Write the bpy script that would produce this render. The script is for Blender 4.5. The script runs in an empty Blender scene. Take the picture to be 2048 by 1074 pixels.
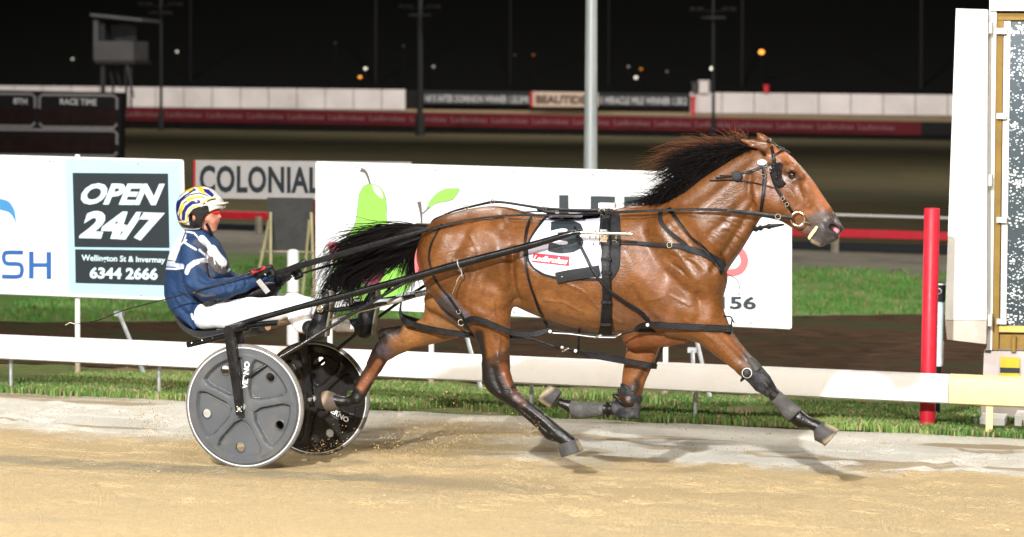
import bpy, math, random, numpy as np
from mathutils import Vector, Matrix
from mathutils.bvhtree import BVHTree
rnd = random.Random(7)
scene = bpy.context.scene
# ---------------------------------------------------------------- camera
F_PX = 5000.0; YAW = math.radians(15); PIT = math.atan(357/5000.0); ROL = 0.010; CAMH = 2.13
_F = np.array([-math.sin(YAW)*math.cos(PIT), math.cos(YAW)*math.cos(PIT), -math.sin(PIT)])
_R0 = np.cross(_F, [0, 0, 1.0]); _R0 /= np.linalg.norm(_R0); _U0 = np.cross(_R0, _F)
_R = _R0*math.cos(ROL)+_U0*math.sin(ROL); _U = -_R0*math.sin(ROL)+_U0*math.cos(ROL)
_C = np.array([0, 0, CAMH])
cam_d = bpy.data.cameras.new("camera"); cam = bpy.data.objects.new("camera", cam_d)
scene.collection.objects.link(cam); scene.camera = cam
cam_d.sensor_width = 36; cam_d.lens = 36*F_PX/2048.0; cam_d.clip_start = 0.5; cam_d.clip_end = 3000
cam.matrix_world = Matrix(((_R[0], _U[0], -_F[0], 0), (_R[1], _U[1], -_F[1], 0), (_R[2], _U[2], -_F[2], CAMH), (0, 0, 0, 1)))
cam_d.dof.use_dof = True; cam_d.dof.focus_distance = 14.1; cam_d.dof.aperture_fstop = 3.2
# ---------------------------------------------------------------- world (night sky)
w = bpy.data.worlds.new("World"); scene.world = w; w.use_nodes = True
bg = w.node_tree.nodes["Background"]; bg.inputs[0].default_value = (0.55, 0.75, 1.0, 1); bg.inputs[1].default_value = 0.0014
# ---------------------------------------------------------------- lights
def look_light(o, d):
    o.rotation_euler = Vector(d).to_track_quat('-Z', 'Y').to_euler()
# trackside strobe on a tall stand in front of the running line (its falloff leaves the infield dark)
pl = bpy.data.lights.new("strobe", 'POINT'); pl.energy = 24500; pl.shadow_soft_size = .16; pl.color = (1.0, 0.985, 0.96)
po = bpy.data.objects.new("strobe", pl); scene.collection.objects.link(po); po.location = (-2.7, -4.0, 7.95)
def flood(loc, target, watts, size, col=(1, 0.93, 0.84)):
    l = bpy.data.lights.new("floodlight", 'AREA'); l.energy = watts; l.shape = 'RECTANGLE'; l.size = size; l.size_y = size*0.6; l.color = col
    o = bpy.data.objects.new("floodlight", l); scene.collection.objects.link(o); o.location = loc
    look_light(o, Vector(target)-Vector(loc))
# mast floodlights of the home straight, high above the track, then unseen fill lamps added over the infield
flood((-10, -4, 15), (-4, 14, 0), 3150, 2.5)
flood((6, -3, 15), (-3, 14, 0), 2600, 2.5)
flood((-9, 27, 13), (-3.5, 13, 0), 800, 2.4)
flood((7, 23, 13), (-3, 13, 0), 900, 1.6)
flood((-22, 45, 14), (-9, 62, 0), 4000, 3.0)  # infield fill down to the far straight lamps, added to brighten lawn and field
flood((4, 30, 13), (-6, 34, 0), 1500, 2.0)
flood((-45, 70, 16), (-30, 95, 0), 6000, 4.0)
flood((0, 70, 16), (-10, 95, 0), 6000, 4.0)
# mast floodlights of the far straight
for fx in (-75, -30, 15): flood((fx, 128, 26), (fx-8, 172, 0), 13000, 5)
scene.view_settings.view_transform = 'Standard'; scene.view_settings.look = 'None'
scene.view_settings.exposure = 0.30; scene.view_settings.gamma = 1.0
# ---------------------------------------------------------------- pixel <-> world
def rayd(px, py): return _F+(px-1024)/F_PX*_R-(py-537)/F_PX*_U
def P(px, py, Y):
    r = rayd(px, py); return Vector(_C+r*(Y/r[1]))
def PZ(px, py, Z): return Vector(_C+rayd(px, py)*Z)
def proj(p):
    d = np.array(p)-_C; z = d@_F; return (1024+F_PX*(d@_R)/z, 537-F_PX*(d@_U)/z, z)
YN = 13.085; YH = YN+0.585; WTRK = 1.17
GK = [(-5, 1.5), (2, .94), (13.08, -.006), (14.3, -.095), (15.3, -.115), (16.6, -.12), (17.5, -.16), (19, -.25), (24, -.40), (135, -.40), (150, -.30), (170, .55), (180, .3), (600, 2)]
def gz(Y): return float(np.interp(Y, [k[0] for k in GK], [k[1] for k in GK]))
def G(px, py):
    r = rayd(px, py); lo, hi = 3.0, 170.0
    Ys = np.linspace(3, 172, 6000); zs = CAMH+r[2]*(Ys/r[1]); g = np.interp(Ys, [k[0] for k in GK], [k[1] for k in GK])
    i = np.argmax(zs < g); Y = Ys[i]; p = _C+r*(Y/r[1]); return Vector((p[0], p[1], g[i]))
# ---------------------------------------------------------------- node materials
def srgb(r, g, b):
    f = lambda c: (c/255/12.92) if c/255 <= 0.04045 else ((c/255+0.055)/1.055)**2.4
    return (f(r), f(g), f(b), 1)
def nd(nt, t, **kw):
    n = nt.nodes.new(t)
    for k, v in kw.items():
        if k.startswith('i_'):
            key = k[2:]; key = int(key) if key.isdigit() else key.replace('_', ' ')
            n.inputs[key].default_value = v
        else: setattr(n, k, v)
    return n
def lk(nt, a, ao, b, bi): nt.links.new(a.outputs[ao], b.inputs[bi])
MATS = {}
def mat(name, col, rough=.6, metal=0, var=.12, scale=8, bump=.15, bscale=60, spec=.22, coat=0, dirt=None, dirtamt=.5, dscale=3, attr=None, emit=None):
    if name in MATS: return MATS[name]
    m = bpy.data.materials.new(name); m.use_nodes = True; nt = m.node_tree; b = nt.nodes["Principled BSDF"]
    b.inputs['Roughness'].default_value = rough; b.inputs['Metallic'].default_value = metal
    b.inputs['Specular IOR Level'].default_value = spec; b.inputs['Coat Weight'].default_value = coat
    tc = nd(nt, 'ShaderNodeTexCoord')
    n1 = nd(nt, 'ShaderNodeTexNoise', i_Scale=scale, i_Detail=5.0, i_Roughness=.6); lk(nt, tc, 'Object', n1, 'Vector')
    mp = nd(nt, 'ShaderNodeMapRange', i_1=.3, i_2=.7, i_3=1-var, i_4=1+var); lk(nt, n1, 'Fac', mp, 0)
    hv = nd(nt, 'ShaderNodeHueSaturation'); lk(nt, mp, 0, hv, 'Value')
    if attr:
        a = nd(nt, 'ShaderNodeAttribute', attribute_name=attr); lk(nt, a, 'Color', hv, 'Color')
    else: hv.inputs['Color'].default_value = col
    last = (hv, 0)
    if dirt:
        n2 = nd(nt, 'ShaderNodeTexNoise', i_Scale=dscale, i_Detail=8.0, i_Roughness=.7); lk(nt, tc, 'Object', n2, 'Vector')
        r2 = nd(nt, 'ShaderNodeMapRange', i_1=.5, i_2=.72, i_3=0.0, i_4=dirtamt); lk(nt, n2, 'Fac', r2, 0)
        mx = nd(nt, 'ShaderNodeMix', data_type='RGBA'); lk(nt, r2, 0, mx, 0); lk(nt, hv, 0, mx, 6); mx.inputs[7].default_value = dirt
        last = (mx, 2)
    nt.links.new(last[0].outputs[last[1]], b.inputs['Base Color'])
    if bump:
        n3 = nd(nt, 'ShaderNodeTexNoise', i_Scale=bscale, i_Detail=4.0); lk(nt, tc, 'Object', n3, 'Vector')
        bp = nd(nt, 'ShaderNodeBump', i_Strength=bump, i_Distance=.01); lk(nt, n3, 'Fac', bp, 'Height'); lk(nt, bp, 0, b, 'Normal')
        r3 = nd(nt, 'ShaderNodeMapRange', i_1=.3, i_2=.7, i_3=max(rough-.1, .02), i_4=min(rough+.12, 1)); lk(nt, n1, 'Fac', r3, 0); lk(nt, r3, 0, b, 'Roughness')
    if emit:
        b.inputs['Emission Color'].default_value = emit[0]; b.inputs['Emission Strength'].default_value = emit[1]
    MATS[name] = m; return m
# ---------------------------------------------------------------- objects
def link(o): scene.collection.objects.link(o); return o
def tag(o, label=None, cat=None, group=None, kind=None):
    if label: o['label'] = label
    if cat: o['category'] = cat
    if group: o['group'] = group
    if kind: o['kind'] = kind
    return o
def root(name, loc, label, cat, group=None):
    o = bpy.data.objects.new(name, None); link(o); o.location = loc; o.empty_display_size = .1
    bpy.context.view_layer.update()
    return tag(o, label, cat, group)
def worldloc(o):
    v = Vector((0, 0, 0))
    while o is not None: v += o.location; o = o.parent
    return v
def mesh_obj(name, verts, faces, m, parent=None, smooth=True, loc=None, cols=None, mats=None, fm=None):
    me = bpy.data.meshes.new(name)
    base = Vector(loc) if loc is not None else (worldloc(parent) if parent else Vector((0, 0, 0)))
    V = np.asarray(verts, dtype=np.float64).reshape(-1, 3)-np.array(base)
    me.from_pydata(V.tolist(), [], [tuple(f) for f in faces]); me.update()
    if cols is not None:
        ca = me.color_attributes.new('Col', 'FLOAT_COLOR', 'POINT')
        ca.data.foreach_set('color', np.asarray(cols, dtype=np.float32).reshape(-1))
    for mm in (mats or [m]): me.materials.append(mm)
    if fm is not None: me.polygons.foreach_set('material_index', np.asarray(fm, dtype=np.int32))
    me.polygons.foreach_set('use_smooth', [smooth]*len(me.polygons))
    if smooth:
        try: me.set_sharp_from_angle(angle=math.radians(40))
        except Exception: pass
    o = bpy.data.objects.new(name, me); link(o)
    if parent:
        o.parent = parent
        if loc is not None: o.location = base-worldloc(parent)
    elif loc is not None: o.location = base
    return o
class MB:
    def __init__(s): s.v = []; s.f = []
    def add(s, vs, fs):
        n = len(s.v); s.v += [tuple(v) for v in vs]; s.f += [tuple(i+n for i in f) for f in fs]; return s
    def hexa(s, c):  # 8 corners: 4 bottom/front ccw, 4 back
        return s.add(c, [(0, 1, 2, 3), (7, 6, 5, 4), (0, 4, 5, 1), (1, 5, 6, 2), (2, 6, 7, 3), (3, 7, 4, 0)])
    def box(s, lo, hi):
        x0, y0, z0 = lo; x1, y1, z1 = hi
        return s.hexa([(x0, y0, z0), (x1, y0, z0), (x1, y0, z1), (x0, y0, z1), (x0, y1, z0), (x1, y1, z0), (x1, y1, z1), (x0, y1, z1)])
    def quad(s, px, Y, t):  # px: 4 pixel corners TL,TR,BR,BL on plane Y, thickness t behind
        a = [P(x, y, Y) for x, y in px]; b = [p+Vector((0, t, 0)) for p in a]
        return s.hexa([a[3], a[2], a[1], a[0], b[3], b[2], b[1], b[0]])
    def prism(s, pts, nrm):  # polygon extruded along nrm
        n = len(pts); nr = Vector(nrm)
        vs = [tuple(p) for p in pts]+[tuple(Vector(p)+nr) for p in pts]
        fs = [tuple(range(n)), tuple(range(2*n-1, n-1, -1))]+[(i, i+n, (i+1) % n+n, (i+1) % n) for i in range(n)]
        return s.add(vs, fs)
    def tube(s, pts, r, seg=8, rx=None, cap=True, ref=None):
        pts = [Vector(p) for p in pts]; n = len(pts)
        rs = list(r) if hasattr(r, '__len__') else [r]*n
        rb = (list(rx) if hasattr(rx, '__len__') else [rx]*n) if rx is not None else rs
        vs = []; up = Vector(ref) if ref is not None else None
        for i, p in enumerate(pts):
            t = (pts[min(i+1, n-1)]-pts[max(i-1, 0)])
            t = t.normalized() if t.length > 1e-9 else Vector((1, 0, 0))
            if up is None: up = Vector((0, 0, 1)) if abs(t.z) < .9 else Vector((0, 1, 0))
            a = up-t*up.dot(t)
            if a.length < 1e-6: a = t.orthogonal()
            a.normalize(); b = t.cross(a)
            if ref is None: up = a
            for k in range(seg):
                an = 2*math.pi*k/seg
                vs.append(p+a*(math.cos(an)*rs[i])+b*(math.sin(an)*rb[i]))
        fs = [(i*seg+k, i*seg+(k+1) % seg, (i+1)*seg+(k+1) % seg, (i+1)*seg+k) for i in range(n-1) for k in range(seg)]
        if cap: fs += [tuple(range(seg-1, -1, -1)), tuple(range((n-1)*seg, n*seg))]
        return s.add(vs, fs)
    def strap(s, pts, wid, th=.004, nrm=(0, -1, 0)):
        """flat strap along pts; width across, thickness along the normal(s)"""
        pts = [Vector(p) for p in pts]; n = len(pts); ws = wid if hasattr(wid, '__len__') else [wid]*n
        ns = [Vector(x) for x in nrm] if hasattr(nrm[0], '__len__') else [Vector(nrm)]*n
        vs = []
        for i, p in enumerate(pts):
            t = (pts[min(i+1, n-1)]-pts[max(i-1, 0)]); t = t.normalized() if t.length > 1e-9 else Vector((1, 0, 0))
            nn = ns[i]-t*ns[i].dot(t); nn = nn.normalized() if nn.length > 1e-6 else t.orthogonal().normalized()
            b = t.cross(nn); w2 = ws[i]/2; h = th/2
            for (u, v) in ((-1, -.6), (-.85, -1), (.85, -1), (1, -.6), (1, .6), (.85, 1), (-.85, 1), (-1, .6)):
                vs.append(p+b*(u*w2)+nn*(v*h))
        fs = [(i*8+k, i*8+(k+1) % 8, (i+1)*8+(k+1) % 8, (i+1)*8+k) for i in range(n-1) for k in range(8)]
        fs += [tuple(range(7, -1, -1)), tuple(range((n-1)*8, n*8))]
        return s.add(vs, fs)
    def ring(s, c, nrm, R, r, seg=28, cs=8, a0=0, a1=2*math.pi):
        n = Vector(nrm).normalized(); a = n.orthogonal().normalized(); b = n.cross(a)
        full = abs(a1-a0-2*math.pi) < 1e-6; m = seg if full else seg+1; vs = []
        for i in range(m):
            an = a0+(a1-a0)*i/seg; d = a*math.cos(an)+b*math.sin(an); p = Vector(c)+d*R
            for k in range(cs):
                q = 2*math.pi*k/cs; vs.append(p+d*(math.cos(q)*r)+n*(math.sin(q)*r))
        fs = [(i*cs+k, i*cs+(k+1) % cs, ((i+1) % m)*cs+(k+1) % cs, ((i+1) % m)*cs+k) for i in range(m if full else m-1) for k in range(cs)]
        return s.add(vs, fs)
    def lathe(s, c, axis, prof, seg=48, sx=None):  # prof: list (r, h) along axis
        n = Vector(axis).normalized(); a = n.orthogonal().normalized(); b = n.cross(a); vs = []; c = Vector(c); m = len(prof)
        for k in range(seg):
            an = 2*math.pi*k/seg; d = a*math.cos(an)+b*math.sin(an)
            for r, h in prof: vs.append(c+d*r+n*h)
        fs = [(k*m+i, k*m+i+1, ((k+1) % seg)*m+i+1, ((k+1) % seg)*m+i) for k in range(seg) for i in range(m-1)]
        return s.add(vs, fs)
    def ball(s, c, r, seg=12, rings=8, sc=(1, 1, 1)):
        c = Vector(c); vs = []; fs = []
        for i in range(rings+1):
            th = math.pi*i/rings
            for k in range(seg):
                ph = 2*math.pi*k/seg
                vs.append((c.x+r*sc[0]*math.sin(th)*math.cos(ph), c.y+r*sc[1]*math.sin(th)*math.sin(ph), c.z+r*sc[2]*math.cos(th)))
        fs = [(i*seg+k, (i+1)*seg+k, (i+1)*seg+(k+1) % seg, i*seg+(k+1) % seg) for i in range(rings) for k in range(seg)]
        return s.add(vs, fs)
    def build(s, name, m, parent=None, smooth=True, loc=None, **kw): return mesh_obj(name, s.v, s.f, m, parent, smooth, loc, **kw)
def smoothpath(pts, k=6):
    """Catmull-Rom through points (tuples of any length)"""
    P_ = [np.array(p, dtype=float) for p in pts]; out = []
    if len(P_) < 3: return [tuple(P_[0]*(1-t)+P_[1]*t) for t in np.linspace(0, 1, k+1)]
    Q = [2*P_[0]-P_[1]]+P_+[2*P_[-1]-P_[-2]]
    for i in range(1, len(Q)-2):
        for j in range(k):
            t = j/k; a, b, c, d = Q[i-1], Q[i], Q[i+1], Q[i+2]
            out.append(tuple(.5*((2*b)+(-a+c)*t+(2*a-5*b+4*c-d)*t*t+(-a+3*b-3*c+d)*t**3)))
    out.append(tuple(P_[-1])); return out
# ---------------------------------------------------------------- lettering
def text_geo(s, bold=0.0, spacing=1.0, res=3):
    cu = bpy.data.curves.new("txt", 'FONT'); cu.body = s; cu.offset = bold; cu.space_character = spacing; cu.resolution_u = res; cu.fill_mode = 'FRONT'
    o = bpy.data.objects.new("txt", cu); link(o); dg = bpy.context.evaluated_depsgraph_get(); dg.update()
    me = bpy.data.meshes.new_from_object(o.evaluated_get(dg)); bpy.data.objects.remove(o)
    V = np.array([v.co[:2] for v in me.vertices]); Fc = [tuple(p.vertices) for p in me.polygons]
    lo, hi = V.min(0), V.max(0); V = (V-lo)/(hi-lo); bpy.data.meshes.remove(me); return V, Fc
def text_px(s, quad, Y, m, parent, name='lettering', bold=.02, spacing=1.0, shear=0.0, off=.006, fn=None, label=None):
    """lettering filling the pixel quad TL,TR,BR,BL on plane Y (or through fn(px,py))"""
    V, Fc = text_geo(s, bold, spacing); q = [np.array(c, float) for c in quad]; out = []
    for x, y in V:
        x2 = x+shear*(y-.5)
        p = (q[0]*(1-x2)+q[1]*x2)*y+(q[3]*(1-x2)+q[2]*x2)*(1-y)
        out.append(fn(p[0], p[1]) if fn else P(p[0], p[1], Y-off))
    o = mesh_obj(name, out, Fc, m, parent, smooth=False)
    if label: o['label'] = label
    return o
def shape_px(pts, Y, m, parent, name, off=.006, k=5, t=.001, closed=True):
    q = list(pts)
    if k > 1: q = smoothpath(q+[q[0]], k)[:-1]
    pp = [P(x, y, Y-off) for x, y in q]
    # ear-free fill through bmesh triangulation
    import bmesh
    bm = bmesh.new(); vs = [bm.verts.new(p) for p in pp]; f = bm.faces.new(vs); bmesh.ops.triangulate(bm, faces=[f])
    V = [tuple(v.co) for v in bm.verts]; bm.verts.index_update(); Fc = [tuple(v.index for v in ff.verts) for ff in bm.faces]; bm.free()
    return mesh_obj(name, V, Fc, m, parent, smooth=False)
def line_px(pts, Y, wpx, m, parent, name, off=.007, t=.0015, k=5):
    q = smoothpath(pts, k) if k > 1 else pts; w_ = [c[2] if len(c) > 2 else wpx for c in q]
    pp = [P(c[0], c[1], Y-off) for c in q]; z = proj(pp[0])[2]
    return MB().strap(pp, [a*z/F_PX for a in w_], t).build(name, m, parent, smooth=False)
# ================================================================= SETTING
nrng = np.random.default_rng(5)
_lat = nrng.random((256, 256))
def vnoise(x, y):
    x = np.asarray(x); y = np.asarray(y); xi = np.floor(x).astype(int); yi = np.floor(y).astype(int); fx = x-xi; fy = y-yi
    fx = fx*fx*(3-2*fx); fy = fy*fy*(3-2*fy); g = lambda a, b: _lat[a % 256, b % 256]
    return (g(xi, yi)*(1-fx)+g(xi+1, yi)*fx)*(1-fy)+(g(xi, yi+1)*(1-fx)+g(xi+1, yi+1)*fx)*fy
def fbm(x, y, o=4): return sum(vnoise(x*2**i+17*i, y*2**i+31*i)*.5**i for i in range(o))/sum(.5**i for i in range(o))
def strip(name, xs, yfun, m, amp=0.0, fs=6.0, kind='structure', dz=0.0, hook=None):
    """ground strip: xs columns, yfun(x)-> list of Y rows"""
    rows = [yfun(x) for x in xs]; nx = len(xs); ny = len(rows[0])
    X = np.repeat(np.array(xs)[:, None], ny, 1); Yy = np.array(rows)
    Z = np.interp(Yy, [k[0] for k in GK], [k[1] for k in GK])+dz
    if amp: Z = Z+amp*(fbm(X*fs, Yy*fs, 5)-.5)*2
    if hook: Z = hook(X, Yy, Z)
    V = np.stack([X, Yy, Z], -1).reshape(-1, 3)
    Fc = [(i*ny+j, (i+1)*ny+j, (i+1)*ny+j+1, i*ny+j+1) for i in range(nx-1) for j in range(ny-1)]
    o = mesh_obj(name, V, Fc, m, None, True); tag(o, kind=kind); return o
def ground_mat(name, c1, c2, scale, rough=.9, bump=.6, bscale=30, c3=None, s3=2.0, stretch=(1, 1, 1), t3=(.5, .65)):
    m = bpy.data.materials.new(name); m.use_nodes = True; nt = m.node_tree; b = nt.nodes["Principled BSDF"]
    b.inputs['Roughness'].default_value = rough; b.inputs['Specular IOR Level'].default_value = .2
    tc = nd(nt, 'ShaderNodeTexCoord'); mp = nd(nt, 'ShaderNodeMapping'); mp.inputs['Scale'].default_value = stretch; lk(nt, tc, 'Object', mp, 0)
    n1 = nd(nt, 'ShaderNodeTexNoise', i_Scale=scale, i_Detail=8.0, i_Roughness=.7); lk(nt, mp, 0, n1, 'Vector')
    r = nd(nt, 'ShaderNodeMapRange', i_1=.35, i_2=.65); lk(nt, n1, 'Fac', r, 0)
    mx = nd(nt, 'ShaderNodeMix', data_type='RGBA'); mx.inputs[6].default_value = c1; mx.inputs[7].default_value = c2; lk(nt, r, 0, mx, 0)
    out = (mx, 2)
    if c3:
        n3 = nd(nt, 'ShaderNodeTexNoise', i_Scale=s3, i_Detail=6.0, i_Roughness=.65); lk(nt, mp, 0, n3, 'Vector')
        r3 = nd(nt, 'ShaderNodeMapRange', i_1=t3[0], i_2=t3[1]); lk(nt, n3, 'Fac', r3, 0)
        m3 = nd(nt, 'ShaderNodeMix', data_type='RGBA'); lk(nt, mx, 2, m3, 6); m3.inputs[7].default_value = c3; lk(nt, r3, 0, m3, 0); out = (m3, 2)
    nt.links.new(out[0].outputs[out[1]], b.inputs['Base Color'])
    nb = nd(nt, 'ShaderNodeTexNoise', i_Scale=bscale, i_Detail=6.0, i_Roughness=.75); lk(nt, mp, 0, nb, 'Vector')
    bp = nd(nt, 'ShaderNodeBump', i_Strength=bump, i_Distance=.03); lk(nt, nb, 'Fac', bp, 'Height'); lk(nt, bp, 0, b, 'Normal')
    return m, nt, b, out, mp
YE = 16.6
# track: orange sand with a pale limestone band along the inner edge
ma, nt, b, out, mp = ground_mat('track_sand', (.78, .60, .335, 1), (.63, .475, .26, 1), 38, bscale=75, bump=1.2, c3=(.56, .45, .275, 1), s3=1.3, stretch=(.75, 1.25, 1), t3=(.52, .78))
tc = nd(nt, 'ShaderNodeTexCoord'); sx = nd(nt, 'ShaderNodeSeparateXYZ'); lk(nt, tc, 'Object', sx, 0)
nz = nd(nt, 'ShaderNodeTexNoise', i_Scale=.8, i_Detail=7.0, i_Roughness=.62); lk(nt, tc, 'Object', nz, 'Vector')
ad = nd(nt, 'ShaderNodeMath', operation='MULTIPLY_ADD'); lk(nt, nz, 'Fac', ad, 0); ad.inputs[1].default_value = 2.2; lk(nt, sx, 'Y', ad, 2)
mr = nd(nt, 'ShaderNodeMapRange', i_1=14.78+1.1-.2, i_2=14.78+1.1+.2); mr.name = 'edge'; lk(nt, ad, 0, mr, 0)
n5 = nd(nt, 'ShaderNodeTexNoise', i_Scale=5.0, i_Detail=8.0, i_Roughness=.75); lk(nt, tc, 'Object', n5, 'Vector')
pm = nd(nt, 'ShaderNodeMix', data_type='RGBA'); pm.inputs[6].default_value = (.92, .89, .80, 1); pm.inputs[7].default_value = (.84, .79, .67, 1)
pr = nd(nt, 'ShaderNodeMapRange', i_1=.42, i_2=.68); lk(nt, n5, 'Fac', pr, 0); lk(nt, pr, 0, pm, 0)
# tyre and hoof scuffs of orange sand lying over the pale band
wv = nd(nt, 'ShaderNodeTexNoise', i_Scale=1.0, i_Detail=3.0, i_Roughness=.5, i_Distortion=1.2); mp2 = nd(nt, 'ShaderNodeMapping'); mp2.inputs['Scale'].default_value = (.5, 1.6, 1); mp2.inputs['Rotation'].default_value = (0, 0, .35)
lk(nt, tc, 'Object', mp2, 0); lk(nt, mp2, 0, wv, 'Vector'); wr = nd(nt, 'ShaderNodeMapRange', i_1=.55, i_2=.61, i_3=0.0, i_4=.8); lk(nt, wv, 'Fac', wr, 0)
p2 = nd(nt, 'ShaderNodeMix', data_type='RGBA'); lk(nt, wr, 0, p2, 0); lk(nt, pm, 2, p2, 6); p2.inputs[7].default_value = (.46, .335, .17, 1)
fm_ = nd(nt, 'ShaderNodeMix', data_type='RGBA'); lk(nt, mr, 0, fm_, 0); nt.links.new(out[0].outputs[2], fm_.inputs[6]); lk(nt, p2, 2, fm_, 7); 
def band(sock, c, h, e):
    a1 = nd(nt, 'ShaderNodeMath', operation='SUBTRACT'); nt.links.new(sock, a1.inputs[0]); a1.inputs[1].default_value = c
    a2 = nd(nt, 'ShaderNodeMath', operation='ABSOLUTE'); lk(nt, a1, 0, a2, 0); a3 = nd(nt, 'ShaderNodeMapRange', i_1=h-e, i_2=h+e, i_3=1.0, i_4=0.0); lk(nt, a2, 0, a3, 0); return a3
n7 = nd(nt, 'ShaderNodeTexNoise', i_Scale=2.2, i_Detail=7.0, i_Roughness=.7); lk(nt, tc, 'Object', n7, 'Vector')
yn = nd(nt, 'ShaderNodeMath', operation='MULTIPLY_ADD'); lk(nt, n7, 'Fac', yn, 0); yn.inputs[1].default_value = .9; lk(nt, sx, 'Y', yn, 2)
xn = nd(nt, 'ShaderNodeMath', operation='MULTIPLY_ADD'); lk(nt, n7, 'Fac', xn, 0); xn.inputs[1].default_value = 1.2; lk(nt, sx, 'X', xn, 2)
# soft shadow of horse and cart painted as a grey swath, and a fan of orange sand thrown across the limestone
g1 = band(yn.outputs[0], 13.20, .26, .14); g2 = band(sx.outputs['X'], -7.2, 3.6, .6); gm1 = nd(nt, 'ShaderNodeMath', operation='MULTIPLY'); lk(nt, g1, 0, gm1, 0); lk(nt, g2, 0, gm1, 1); gm2 = nd(nt, 'ShaderNodeMath', operation='MULTIPLY'); lk(nt, gm1, 0, gm2, 0); gm2.inputs[1].default_value = .75
q1 = nd(nt, 'ShaderNodeMix', data_type='RGBA'); lk(nt, gm2, 0, q1, 0); lk(nt, fm_, 2, q1, 6); q1.inputs[7].default_value = (.40, .34, .23, 1)
f1 = band(xn.outputs[0], -3.95, .55, .3); f2 = band(yn.outputs[0], 15.9, .85, .3); fm1 = nd(nt, 'ShaderNodeMath', operation='MULTIPLY'); lk(nt, f1, 0, fm1, 0); lk(nt, f2, 0, fm1, 1); fm2 = nd(nt, 'ShaderNodeMath', operation='MULTIPLY'); lk(nt, fm1, 0, fm2, 0); fm2.inputs[1].default_value = .85
q2 = nd(nt, 'ShaderNodeMix', data_type='RGBA'); lk(nt, fm2, 0, q2, 0); lk(nt, q1, 2, q2, 6); q2.inputs[7].default_value = (.44, .32, .155, 1)
# fine dark grit
n8 = nd(nt, 'ShaderNodeTexNoise', i_Scale=150.0, i_Detail=2.0, i_Roughness=.6); lk(nt, tc, 'Object', n8, 'Vector'); g8 = nd(nt, 'ShaderNodeMapRange', i_1=.30, i_2=.46, i_3=.72, i_4=1.08); lk(nt, n8, 'Fac', g8, 0)
h8 = nd(nt, 'ShaderNodeHueSaturation'); lk(nt, q2, 2, h8, 'Color'); lk(nt, g8, 0, h8, 'Value'); nt.links.new(h8.outputs[0], b.inputs['Base Color'])
fine = sorted(set(list(np.arange(-14, 5, .045))+[-220, -120, -60, -30, -20, 8, 14, 25, 60, 120, 220]))
yr = [2, 5, 8]+list(np.arange(8.8, 11.4, .045))+list(np.arange(11.4, 16.6, .022))+[YE]
def tracks(X, Y_, Z):
    """wheel ruts, harrow lines and hoof prints pressed into the sand"""
    r = np.random.default_rng(12)
    for y0, x1 in ((YN, -5.05), (YN+WTRK, -5.05), (12.2, 9), (13.6, 9), (14.75, 9), (11.3, 9), (15.6, 9)):
        d = Y_-(y0+.12*(vnoise(X*.35+y0*7, X*0+3)-.5)); f = (X < x1)
        Z = Z-f*.011*np.exp(-(d/.026)**2)+f*.006*np.exp(-((np.abs(d)-.05)/.02)**2)
    Z = Z+.0022*np.sin(Y_*2*math.pi/.11+fbm(X*.6, Y_*.6, 2)*5)*(Y_ < 12.6)
    for _ in range(420):
        cx, cy = r.uniform(-8.6, .6), r.uniform(10.5, 16.2); a = r.uniform(.045, .075); m = (np.abs(X-cx) < .25) & (np.abs(Y_-cy) < .25)
        d = np.hypot((X[m]-cx)*.8, Y_[m]-cy)/a; Z[m] += -.017*np.exp(-d**2)+.009*np.exp(-((d-1.5)/.45)**2)*(1+.5*np.sign(X[m]-cx-.02)*-1)
    return Z
strip('track', fine, lambda x: [y for y in yr[:-1]]+[YE+.09*(float(fbm(np.array(x*1.3), np.array(3.))) -.5)*2*1], ma, amp=.010, fs=3.2, hook=tracks)
gm, nt, b, out, mp = ground_mat('verge_grass_soil', (.09, .15, .035, 1), (.18, .19, .07, 1), 14, bscale=40, bump=1.0, c3=(.26, .20, .11, 1), s3=1.6)
strip('grass_verge', fine, lambda x: [YE+.09*(float(fbm(np.array(x*1.3), np.array(3.))) -.5)*2]+list(np.arange(16.75, 19.6, .12))+[19.6], gm, amp=.03, fs=2.6)
LB = lambda a, bb: (lambda x: a.y+(bb.y-a.y)*(np.clip((x-a.x)/(bb.x-a.x), -.8, 1.6)))
pa0, pa1 = LB(G(500, 508), G(1700, 549)), LB(G(500, 462), G(1700, 503))
fd, *_ = ground_mat('field_turf', (.030, .027, .013, 1), (.072, .056, .026, 1), 2.2, bscale=6, bump=1.0, c3=(.028, .036, .014, 1), s3=.35, stretch=(.3, 1.0, 1))
gg, *_ = ground_mat('mown_grass', (.08, .21, .04, 1), (.15, .25, .07, 1), 3, bscale=30, bump=1.0, c3=(.24, .25, .13, 1), s3=.9)
pv, *_ = ground_mat('path_asphalt', (.21, .20, .165, 1), (.16, .15, .125, 1), 2.5, bscale=50, bump=.4, c3=(.12, .11, .09, 1), s3=.6)
wide = [-220, -120, -60, -40, -30, -24]+list(np.arange(-20, 8, .5))+[10, 14, 20, 40, 90, 220]
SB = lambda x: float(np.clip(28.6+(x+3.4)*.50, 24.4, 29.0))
so_m, *_ = ground_mat('shade_toned_earth', (.018, .011, .006, 1), (.085, .044, .020, 1), 5.5, bscale=18, bump=1.0, c3=(.036, .040, .014, 1), s3=.8, stretch=(.6, 1.2, 1), t3=(.5, .62))  # mottled brown earth with the boards' cast shadow put into its dark colour
strip('shade_toned_earth', fine, lambda x: list(np.linspace(19.6, SB(x), 40)), so_m, amp=.02, fs=2.0)
strip('infield_grass', sorted(set(wide+[x for x in fine if -14 < x < 5][::6])), lambda x: [SB(x)]+list(np.linspace(SB(x), pa0(x), 12)[1:]), gg, amp=0)
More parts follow.
